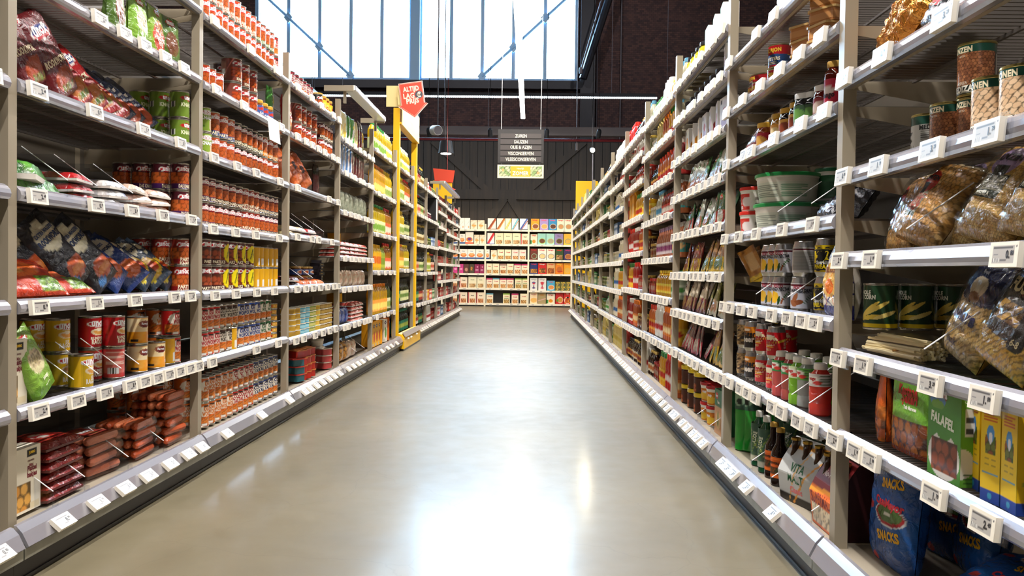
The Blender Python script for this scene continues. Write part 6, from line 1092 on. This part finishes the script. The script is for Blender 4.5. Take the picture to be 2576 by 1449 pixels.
# --- fourth left bay
S(-1, 3, 6, [('hangy', 858, 875, dict(n=2, ov=1)), ('hangg', 872, 895, dict(n=3, ov=1)), ('hangy', 893, 905, dict(n=2, ov=1)), ('hangr', 903, 916, dict(n=2, ov=1)), ('oily', 912, 932, dict(n=3, ins=.05))])
S(-1, 3, 5, [('hangw', 858, 890, dict(n=4, ry=5, ov=1)), ('hangr', 888, 920, dict(n=5, ry=5, ov=1)), ('oily', 914, 932, dict(n=3, ins=.05))])
S(-1, 3, 4, [('greybag', 858, 930, dict(n=6, ov=1)), ])
S(-1, 3, 3, [('fl_ham', 858, 925, dict(n=6, lay=4)), ('yelbox', 858, 930, dict(n=6, ins=.26))])
S(-1, 3, 2, [('clearbag', 858, 930, dict(n=6, ov=1))])
S(-1, 3, 1, [('bluesn', 858, 885, dict(n=3, lay=1, ov=1)), ('fl_ham', 885, 915, dict(n=3, lay=5)), ('yelbox', 858, 930, dict(n=6, ins=.26))])
S(-1, 3, 0, [('bread', 858, 880, dict(n=2, ov=1)), ('clearbag', 880, 900, dict(n=2, ov=1, lay=1)), ('t_ham', 880, 902, dict(n=2, lay=2, ins=.12))])
# --- fifth left bay
S(-1, 4, 5, [('oilg', 942, 972, {}), ('oilw', 972, 990, {})])
S(-1, 4, 4, [('oilo', 942, 970, {}), ('oily', 970, 992, {})])
S(-1, 4, 3, [('oilg', 941, 970, {}), ('oilr', 970, 990, {})])
S(-1, 4, 2, [('ylbottle', 941, 960, {}), ('grbottle', 960, 970, {}), ('oilr', 970, 989, {})])
S(-1, 4, 1, [('oilo', 938, 975, {}), ('oild', 975, 988, {})])
S(-1, 4, 0, [('c_yel', 938, 965, {}), ('c_wht', 965, 975, dict(n=1)), ('c_org', 975, 990, {})])
# --- sixth left bay inside the yellow frame
for j, kk in ((5, ['oily', 'oilw']), (4, ['oild', 'oily', 'oilr']), (3, ['oilg', 'oily', 'evo2']), (2, ['oily', 'oilo', 'oily']), (1, ['evo', 'evo2']), (0, ['evo', 'evo'])):
    wall_fill(-1, 5, j, kk)
for j, kk in ((5, ['vin2', 'vin1', 'vin4', 'vin3']), (4, ['vin1', 'oilw', 'vin2', 'evo2']), (3, ['vin2', 'vin3', 'vin3']), (2, ['vin1', 'vin2', 'evo2']), (1, ['vin1', 'evo', 'vin4']), (0, ['vin4', 'vin1', 'evo'])):
    wall_fill(-1, 6, j, kk)
for j, kk in ((5, ['x_whr', 'g_red', 'g_oliv']), (4, ['vin1', 'g_beet', 'x_blk']), (3, ['vin3', 'g_oliv', 'x_blu']), (2, ['evo2', 'oily', 'vin2']), (1, ['x_whr', 'x_yel', 'x_red', 'x_grn']), (0, ['vin4', 'whmay', 'g_red'])):
    wall_fill(-1, 7, j, kk)
FARL = [['x_red', 'x_whr', 'x_blu'], ['x_whr', 'g_red', 'x_red'], ['s_red', 'x_red', 'g_beet'], ['s_whi', 'g_red', 's_red'], ['s_whi', 's_red', 'g_brn'], ['s_tan', 's_grn', 's_whi'], ['s_tan', 's_red', 's_whi'], ['s_tan', 's_red']]
for k in (8, 9, 10):
    for j in range(8):
        kk = FARL[(j+k) % 8] if k > 8 else FARL[j]
        wall_fill(-1, k, j, kk)

# --- nearest right bay (reaches out of the picture)
S(1, -1, 5, [('gfoil', 2160, 2235, dict(n=1, ry=20, rx=-20, ov=1)), ('gfoil', 2215, 2300, dict(n=1, ry=-30, rx=-15, ov=1, dz=.02)), ('gfoil', 2190, 2280, dict(n=1, ov=1, ins=.14, dz=.09, ry=30)), ('bfoil', 2270, 2380, dict(n=1, rx=-25, ry=12, ov=1)), ('gfoil', 2330, 2430, dict(n=1, ins=.12, ov=1))])
S(1, -1, 4, [('backtin', 2288, 2372, dict(n=1, ins=.05, jit=3)), ('linzen', 2338, 2428, dict(n=1, ins=.035, jit=3, yaw=34)), ('linzen', 2398, 2500, dict(n=1, lay=2, ins=.06, jit=3, yaw=34)), ('bonen', 2440, 2550, dict(n=1, ins=.0, jit=3, yaw=32)), ('bonen', 2506, 2626, dict(n=1, ins=.0, jit=3, yaw=36))])
S(1, -1, 3, [('chick', 2140, 2215, dict(n=1, rx=-22, ov=1, ins=.04)), ('chick', 2190, 2320, dict(n=1, rx=-30, ry=14, ov=1, ins=.01)), ('lens', 2290, 2380, dict(n=1, rx=-25, ov=1, ry=14, ins=.06)), ('lens', 2350, 2480, dict(n=1, rx=-28, ry=12, ov=1, ins=.01)), ('lens', 2460, 2600, dict(n=1, rx=-26, ry=12, ov=1, ins=.01))])
S(1, -1, 2, [('sticks', 2150, 2330, dict(n=1, ov=1, ins=.02)), ('corn', 2142, 2200, dict(n=1, deep=3, ins=.02, dz=.062, jit=4)), ('ankara', 2315, 2400, dict(n=1, rx=-18, ry=16, ov=1, ins=.03)), ('fusilli', 2380, 2510, dict(n=1, rx=-22, ry=18, ov=1, ins=.0)), ('ankara', 2500, 2640, dict(n=1, rx=-26, ry=10, ov=1, ins=-.01))])
S(1, -1, 1, [('orjuice', 2135, 2180, dict(n=1, ins=.12)), ('nuts', 2160, 2195, dict(n=1, ins=.05, ov=1, yaw=-30)), ('dates', 2190, 2222, dict(n=1, ins=.08, ov=1)), ('kestane', 2222, 2318, dict(n=1, ov=1, ins=.03, jit=2)), ('falafel', 2325, 2424, dict(n=1, ov=1, ins=.01, jit=1)), ('falafel', 2345, 2440, dict(n=1, ov=1, ins=.085, q=1, jit=1)), ('lephare', 2426, 2462, dict(n=1, ins=.03, ov=1)), ('lephare', 2467, 2560, dict(n=2, ins=.01, ov=1))])
S(1, -1, 0, [('casa', 2136, 2262, dict(n=1, ov=1, ins=.03, rx=-5, jit=2)), ('casa', 2290, 2420, dict(n=1, ov=1, ins=-.01, rx=-78, yaw=30)), ('casa', 2400, 2520, dict(n=1, ov=1, ins=.02, rx=-62, yaw=-20)), ('casa', 2500, 2700, dict(n=1, ov=1, ins=.02, rx=-70, yaw=25))])
S(1, -1, 0, [('casa', 2210, 2420, dict(n=2, ov=1, ins=.20, rx=-14))])
# --- second right bay
S(1, 0, 6, [('seedbag', 1925, 2010, dict(n=1, ov=1))])
S(1, 0, 5, [('morjonb', 1856, 1915, dict(n=1, lay=3, ins=.03)), ('morjon', 1905, 1930, dict(n=1, ins=.03)), ('morjon', 1932, 1982, dict(n=1, lay=2, ins=.03)), ('morjon', 1915, 1945, dict(n=1, lay=2, ins=.15, q=1)), ('morjon', 1985, 2015, dict(n=1, lay=2, ins=.10, q=1)), ('glastin', 2012, 2062, dict(n=1, lay=3)), ('glastin', 2062, 2108, dict(n=1, lay=4))])
S(1, 0, 4, [('seedbag', 1836, 1905, dict(n=1, ov=1, rx=-35, ry=-14, ins=-.005)), ('ja_bean', 1910, 1938, dict(n=1)), ('ja_bean', 1935, 1955, dict(n=1, ins=.08)), ('ja_must', 1945, 1975, dict(n=1)), ('ja_dk', 1972, 1992, dict(n=1)), ('ja_dk', 1990, 2020, dict(n=1)), ('ja_wh', 2025, 2068, dict(n=1)), ('ja_wh', 2010, 2035, dict(n=1, ins=-.01, ov=1, dz=-.0)), ('ja_wred', 2060, 2085, dict(n=1)), ('chutney', 2080, 2112, dict(n=1))])
S(1, 0, 3, [('upfi_s', 1866, 1916, dict(n=1, lay=2, ins=.01, jit=3)), ('upfi_b', 1914, 2040, dict(n=1, lay=2, ins=.01, jit=2, ov=1)), ('bpouch2', 2000, 2090, dict(n=1, ov=1, rx=-50, ins=-.0)), ('bpouch2', 2050, 2120, dict(n=1, ov=1, rx=-35, ins=.03)), ('sachb', 1846, 1866, dict(n=2, ov=1, ins=.2)), ('ltub', 2070, 2106, dict(n=1, lay=2, ins=.22, q=1))])
S(1, 0, 2, [('sachb', 1842, 1912, dict(n=3, ov=1, ins=.10, dz=.09, rj=24, yaw=20)), ('jelly', 1844, 1910, dict(n=3, ins=.20)), ('foco', 1911, 1958, dict(n=3, lay=2, ins=.01)), ('focb', 1987, 2043, dict(n=1, ins=.0, dz=.1139)), ('foct', 1987, 2043, dict(n=1, ins=.0)), ('foco', 1960, 1987, dict(n=1, row=1, lay=2, ins=.06, q=1)), ('ka', 2040, 2106, dict(n=1, lay=2, ins=.03)), ('sole', 2050, 2112, dict(n=1, ov=1, ins=-.02))])
S(1, 0, 1, [('gingb', 1856, 1878, dict(n=1, lay=2)), ('ginger', 1876, 1906, dict(n=1, lay=2, ins=.01)), ('vimto', 1905, 1932, dict(n=1, lay=2, ins=.015)), ('vimto', 1930, 1970, dict(n=1, lay=2, ins=.012)), ('vimto', 1960, 2000, dict(n=1, lay=2, ins=.10, q=1)), ('gingb', 1856, 1900, dict(n=2, lay=2, ins=.10, q=1)), ('mogu_p', 1955, 1976, dict(n=1, ins=.0)), ('mogu_p', 1974, 1998, dict(n=1, ins=.0)), ('mogu_g', 1996, 2022, dict(n=1, ins=.0)), ('mogu_w', 2020, 2040, dict(n=1, ins=.01)), ('mogu_r', 2040, 2084, dict(n=1, ins=.0)), ('mogu_g', 1990, 2080, dict(n=3, ins=.09, q=1))])
S(1, 0, 0, [('greenb', 1828, 1850, dict(n=1, ins=.01)), ('greenb', 1849, 1876, dict(n=1, ins=.01)), ('greenb', 1874, 1905, dict(n=1, ins=.03)), ('aloe', 1896, 1918, dict(n=1, ins=.0)), ('aloe', 1915, 1940, dict(n=1, ins=.0)), ('greenb', 1895, 1935, dict(n=1, ins=.14, q=1)), ('aloe', 1940, 1985, dict(n=2, ins=.12, q=1)), ('stout', 1930, 1955, dict(n=1, ins=.0)), ('stout', 1950, 1972, dict(n=1, ins=-.006)), ('vita', 1966, 2052, dict(n=1, ins=.01, ov=1, jit=1, yaw=16)), ('super', 2050, 2120, dict(n=1, ins=.0, ov=1, jit=1)), ('vita', 1990, 2100, dict(n=1, ins=.16, ov=1, q=1))])
# --- third right bay
S(1, 1, 8, [('yshake', 1706, 1762, dict(n=4)), ('gcart', 1765, 1826, dict(n=3))])
S(1, 1, 7, [('blid', 1706, 1812, dict(n=7)), ('bx_w', 1812, 1828, dict(n=1))])
S(1, 1, 6, [('bx_y', 1720, 1762, dict(n=3)), ('bx_w', 1762, 1826, dict(n=4))])
S(1, 1, 5, [('kn_wht', 1720, 1760, dict(n=5, ov=1, rx=-12, rj=8)), ('kn_grn', 1755, 1795, dict(n=3, ov=1, rx=-14, rj=8)), ('kn_wht', 1790, 1825, dict(n=3, ov=1, rx=-12, rj=8))])
S(1, 1, 4, [('kn_red', 1704, 1745, dict(n=5, ov=1, rx=-14, rj=9)), ('kn_wht', 1740, 1780, dict(n=4, ov=1, rx=-14, rj=9)), ('kn_red', 1775, 1825, dict(n=4, ov=1, rx=-14, rj=9))])
S(1, 1, 3, [('mg_brn', 1710, 1755, dict(n=5, ov=1, rx=-14, rj=8)), ('mg_tan', 1755, 1822, dict(n=6, ov=1, rx=-14, rj=8))])
S(1, 1, 2, [('jus', 1710, 1770, dict(n=7, ov=1, rx=-14, rj=9)), ('olv', 1768, 1818, dict(n=5, ov=1, rx=-14, rj=9))])
S(1, 1, 1, [('jusd', 1700, 1770, dict(n=8, ov=1, rx=-16, rj=12)), ('mg_tan', 1775, 1816, dict(n=4, ov=1, rx=-14, rj=9))])
S(1, 1, 0, [('oyel', 1704, 1755, dict(n=3, lay=2)), ('cupn', 1757, 1786, dict(n=2, lay=2, ins=.0)), ('oyel', 1765, 1814, dict(n=3, lay=2, ins=.11, q=1)), ('kbox', 1792, 1818, dict(n=1, ov=1))])
for i_ in range(7): pass
# --- fourth right bay
for j, kk in ((7, ['gfat', 'gfat', 'whmay', 'yfat', 'dress']), (6, ['g_may', 'ytall', 'curry', 'mustb', 'dress']), (5, ['soyb', 'bbq', 'bbq', 'ketw']), (4, ['g_may', 'dress', 'hots', 'hots', 'dress2']), (3, ['g_brn', 'dressp', 'dressp', 'dress2']), (2, ['g_red', 'yfat', 'yfat', 'gfat']), (1, ['bbq', 'whmay', 'curry', 'mustb']), (0, ['worc', 'g_red', 'mustb', 'ketch', 'curry'])):
    wall_fill(1, 2, j, kk)
for j, kk in ((7, ['ketch', 'soyb', 'worc', 'dress']), (6, ['g_may', 'x_whr', 'whmay', 'g_onion']), (5, ['g_beet', 'hots', 'g_red']), (4, ['g_yel', 'mustb', 'yfat']), (3, ['ketch', 'ketw', 'bbq', 'g_brn']), (2, ['mustb', 'ketch', 'g_red', 'g_brn']), (1, ['ketw', 'curry', 'g_brn', 'g_brn']), (0, ['soyb', 'worc', 'soyb', 'whmay'])):
    wall_fill(1, 3, j, kk)
for j, kk in ((7, ['mayo', 'whmay', 'ketch']), (6, ['x_blk', 'hots', 'ketw']), (5, ['mayo', 'g_may', 'rbot']), (4, ['x_blu', 'g_may', 'ketch']), (3, ['g_may', 'mayo', 'ketch']), (2, ['mayo', 'mustb', 'rbot']), (1, ['mayo', 'curry', 'rbot']), (0, ['ytall', 'ytall', 'rbot'])):
    wall_fill(1, 4, j, kk)
FARR = [['ytall', 'g_onion', 'gfat'], ['g_pick', 'gfat', 'g_may'], ['g_oliv', 'g_may', 'g_pick'], ['g_onion', 'g_oliv', 'g_may'], ['g_oliv', 'g_red', 'g_pick'], ['x_grn', 'g_onion', 'g_oliv'], ['x_blu', 'g_may', 'x_whr'], ['g_brn', 'worc', 'g_may']]
for k in range(5, 11):
    for j in range(8): wall_fill(1, k, j, FARR[(j+(k-5)*3) % 8] if k > 5 else FARR[j])

# ---------------------------------------------------------------- place everything
SHN = ['lowest', 'second', 'third', 'fourth', 'fifth', 'sixth', 'seventh', 'eighth', 'ninth']
groups = {}
for it in STOCK: groups.setdefault((it['s'], it['k'], it['j'], it['key']), []).append(it)
for (s, k, j, key), its in groups.items():
    d = D[key]; H = heights(s, k); loc, rot = bay_root(s, k)
    many_l = len({(i['l']) for i in its}) > 1; many_q = len({i['q'] for i in its}) > 1
    gname = '%s on the %s shelf of the %s' % (d['plural'], 'top' if j == len(H)-1 else SHN[j], bayname(s, k))
    sub = {}
    for it in its: sub.setdefault((it['l'] if many_l else 0, it['q'] if many_q else 0), []).append(it)
    for (l, q), L in sub.items():
        L.sort(key=lambda i: i['x'])
        for n, it in enumerate(L):
            lab = d['desc']
            if len(L) > 1: lab += ', %s from left' % ORD[n+1]
            if many_l: lab += (', layer %s' % ORD_N[l+1] if max(i['l'] for i in its) > 1 else ', %s layer' % ('lower', 'upper')[l])
            if many_q: lab += ', behind' if q else ', front'
            lab += ', %s shelf, %s' % ('top' if j == len(H)-1 else SHN[j], bayname(s, k))
            if len(lab.split()) > 16: lab = lab.replace(' from left', '')
            if len(lab.split()) > 16: lab = lab.replace('layer ', 'tier ').replace(' layer', '')
            parts = template(key, it['lod'])
            x, y = it['x'], it['y']
            c, s_ = math.cos(rot[2]), math.sin(rot[2])
            wx, wy = loc[0]+c*x-s_*y, loc[1]+s_*x+c*y
            R_ = Matrix.Rotation(rot[2]+math.radians(it['yaw']), 4, 'Z') @ Matrix.Rotation(math.radians(it['ry']), 4, 'Y') @ Matrix.Rotation(math.radians(it['rx']), 4, 'X')
            z = it['z']
            if it['rx'] or it['ry']:
                hw = d['w']/2; zmin = min((R_ @ Vector((px, py, pz))).z for px in (-hw*.8, hw*.8) for py in (-.02, .02) for pz in (.004, d['h'])); z -= min(0, zmin)
            o = bpy.data.objects.new(d['kind'], parts[0][1]); COL.objects.link(o)
            o.matrix_world = Matrix.Translation((wx, wy, z)) @ R_
            prop(o, lab, d['cat'], gname if len(its) > 1 else None)
            for pn, me in parts[1:]:
                ch = bpy.data.objects.new(pn, me); COL.objects.link(ch); ch.parent = o
            N_OBJ[0] += 1
# clear dividers on the open shelves
for (s, k, j, xs) in ((-1, 0, 0, (128, 208, 318, 407)), (-1, 0, 1, (180, 242, 300, 345)), (-1, 0, 3, (165, 240, 330)), (-1, 2, 3, (758, 785, 812)), (-1, 2, 2, (760, 785)), (-1, 3, 0, (895, 915)), (1, 0, 0, (1895, 1945, 2045)), (1, 0, 1, (1955, 1995, 2040)), (1, 0, 3, (1960, 2045)), (1, 0, 2, (1905, 1985, 2045)), (1, -1, 2, (2330,)), (1, -1, 3, (2285,)), (1, 1, 0, (1757, 1790))):
    for px in xs:
        z = heights(s, k)[j]+.001; x = local(s, k, px, z); put('shelf_divider', DIV, BAYS[(s, k)], (x, -.006, z))
o = empty('leaflet_holder', (-1.42, 11.72, 1.56)); prop(o, 'black leaflet holder with white card, tenth bay region of left rack'.replace('tenth bay region', 'eighth bay'), 'holder')
put('holder_body', B().box(-.10, .06, 0, .10, 0, .33, '141416', 'plastic'), o); put('card', B().box(.062, .066, .0, .10, .02, .31, 'eceae6', 'printed_paper'), o)
# small notices on the shelves
c = B(); plane_face(c, (-.09, 0, -.11), (1, 0, 0), (0, 0, 1), .18, .12, 'ece8e4', [('l', .1, .3, .9, .8, 4, 'b8c0c8')], (), 12, 10)
x = local(-1, 1, 657, 1.62); loc, rot = bay_root(-1, 1)
thing1('paper_notice', c, 'white paper notice hanging from sixth shelf, second left bay', 'notice', (loc[0]+.062, loc[1]+x, 1.61), (-.1, 0, rot[2]))

# ---------------------------------------------------------------- cereal rack across the end of the hall
CY = 20.0
CX = [(-2.86, -1.80), (-1.11, -.06), (-.06, .99)]
CX = [(-2.16, -1.11), (-1.11, -.06), (-.06, .99)]
CZs = [.075, .445, .80, 1.145, 1.515, 1.87]
for bi, (x0, x1) in enumerate(CX):
    o = empty('cereal_shelving_bay', (x0, CY, 0)); prop(o, '%s bay of the cereal shelving across the hall end' % ('left', 'middle', 'right')[bi], 'shelving', 'cereal shelving bays')
    wb = x1-x0
    put('upright', B().box(-.02, .02, 0, .05, 0, 2.0, 'e8e0c8', 'plastic'), o)
    if bi == 2: put('upright', B().box(wb-.02, wb+.02, 0, .05, 0, 2.0, 'e8e0c8', 'plastic'), o)
    put('back_panel', B().box(0, wb, .45, .46, .05, 1.95, '4a4238', 'plastic'), o)
    put('plinth', B().box(0, wb, .02, .05, 0, .055, '1c1814', 'plastic'), o)
    for j, z in enumerate(CZs):
        if bi == 2 and j == 1: z = .40
        d = B(); d.box(.021, wb-.021, -.0, .44, z-.02, z, 'd8d0bc', 'plastic'); dd = put('shelf', d, o)
        d = B(); d.box(.021, wb-.021, -.02, -.001, z-.045, z-.002, 'ece6d4', 'plastic'); put('price_rail', d, dd)
        for i in range(4): put('price_tag', TAGF, dd, (.12+i*.24+random.uniform(-.05, .05), -.036, z-.025))
    for r_ in range(6): put('light_strip', B().box(.05, wb-.05, .01, .03, CZs[r_]+.33, CZs[r_]+.335, 'f4ecd0', 'plastic'), o) if False else None
CS = 330/1594
def cx_(p, z): # column of the enlarged crop -> world x at the cereal rack
    u = (1130+p*CS-IW/2)/F; dz = z-CH
    return (u*(CY*FWD[1]+dz*FWD[2])-CY*RGT[1]-dz*RGT[2])/(RGT[0]-u*FWD[0])
CROWS = [
 (5, [('h_wht', 20, 110), ('h_wht', 115, 185), ('h_wht', 185, 252), ('h_bag', 258, 342), ('h_bag', 346, 428), ('k_choc', 465, 570), ('k_gold', 578, 675), ('k_yell', 678, 757), ('k_teal', 758, 845), ('k_blue', 850, 962), ('q_org', 992, 1095), ('q_lil', 1100, 1205), ('q_blu', 1207, 1308), ('q_crm', 1310, 1398), ('q_crm', 1400, 1492)]),
 (4, [('b_oat', 20, 100), ('b_oat', 118, 192), ('b_ora', 195, 295), ('h_bag', 302, 368), ('h_bag', 370, 432), ('k_reds', 462, 550), ('m_fine', 555, 657), ('m_fine', 660, 763), ('m_fine', 766, 868), ('c_red', 872, 965), ('w_flk', 988, 1072), ('m_aqua', 1075, 1175), ('m_aqua2', 1177, 1280), ('m_lil', 1283, 1385), ('m_yel', 1387, 1492)]),
 (3, [('b_oat', 30, 115), ('b_oat', 126, 222), ('b_oat', 224, 320), ('b_oat', 322, 420), ('b_oat', 440, 490), ('h_bag', 505, 580), ('c_crm', 582, 670), ('c_crm', 672, 758), ('c_pink', 762, 846), ('c_pink', 850, 935), ('f_brn', 985, 1072), ('f_wht', 1076, 1180), ('f_wht', 1182, 1286), ('f_grn', 1288, 1390), ('f_pur', 1392, 1492)]),
 (2, [('z_pink', 40, 112), ('z_pink', 115, 172), ('z_brn', 176, 238), ('z_dk', 242, 303), ('z_mag', 306, 368), ('z_mag', 370, 425), ('c_crm', 452, 518), ('c_crm', 523, 607), ('c_brn', 613, 697), ('c_crm', 700, 783), ('c_mag', 788, 872), ('c_mag', 876, 960), ('g_blu', 983, 1075), ('g_redb', 1078, 1183), ('g_crmb', 1185, 1286), ('g_org', 1288, 1390), ('g_yel', 1394, 1492)]),
 (1, [('c_red', 20, 115), ('c_red', 120, 225), ('m_fine', 230, 333), ('m_fine', 337, 425), ('c_mag', 450, 526), ('c_blu', 528, 610), ('c_mag', 614, 696), ('c_mag', 698, 783), ('c_grn', 797, 882), ('c_grn', 886, 960), ('v_gr1', 980, 1075), ('v_gr2', 1078, 1183), ('v_sky', 1185, 1287), ('v_sml', 1290, 1355), ('v_sml', 1357, 1420), ('v_sml', 1422, 1486)]),
 (0, [('c_red', 15, 110), ('c_red', 118, 222), ('c_red', 228, 325), ('c_red', 330, 425), ('c_blu', 448, 535), ('c_grn', 645, 743), ('c_mag', 748, 850), ('c_crm', 856, 952), ('w_org', 977, 1074), ('w_kh', 1076, 1178), ('w_flk', 1182, 1286), ('w_red', 1288, 1390), ('w_red2', 1392, 1482)])]
seen = {}
for j, row in CROWS:
    cnt = {}
    for key, a, b_ in row: cnt[key] = cnt.get(key, 0)+1
    run = {}
    for key, a, b_ in row:
        z = CZs[j]
        if j == 1 and a > 970: z = .40
        xa, xb = cx_(a, z+.1), cx_(b_, z+.1); d = D[key]; run[key] = run.get(key, 0)+1
        rn = ('bottom', 'second', 'third', 'fourth', 'fifth', 'top')[j]
        lab = d['desc']+(', %s from left' % ORD[run[key]] if cnt[key] > 1 else '')+', %s row, cereal shelving' % rn
        me = template(key, 0)[0][1]; lays = 2 if key == 'v_sml' else 1
        for l in range(lays):
            o = bpy.data.objects.new('cereal_box', me); COL.objects.link(o); sc_ = min(1.0, (xb-xa-.004)/(d['w']-.004))
            o.location = ((xa+xb)/2, CY+.02+random.uniform(0, .01), z+.001+l*d['h']*1.01); o.scale = (max(.5, sc_), 1, 1)
            prop(o, lab+((', %s layer' % ('lower', 'upper')[l]) if lays > 1 else ''), d['cat'], 'cereal boxes on the %s row' % rn)
print('products', N_OBJ[0], 'objects', len(bpy.data.objects))
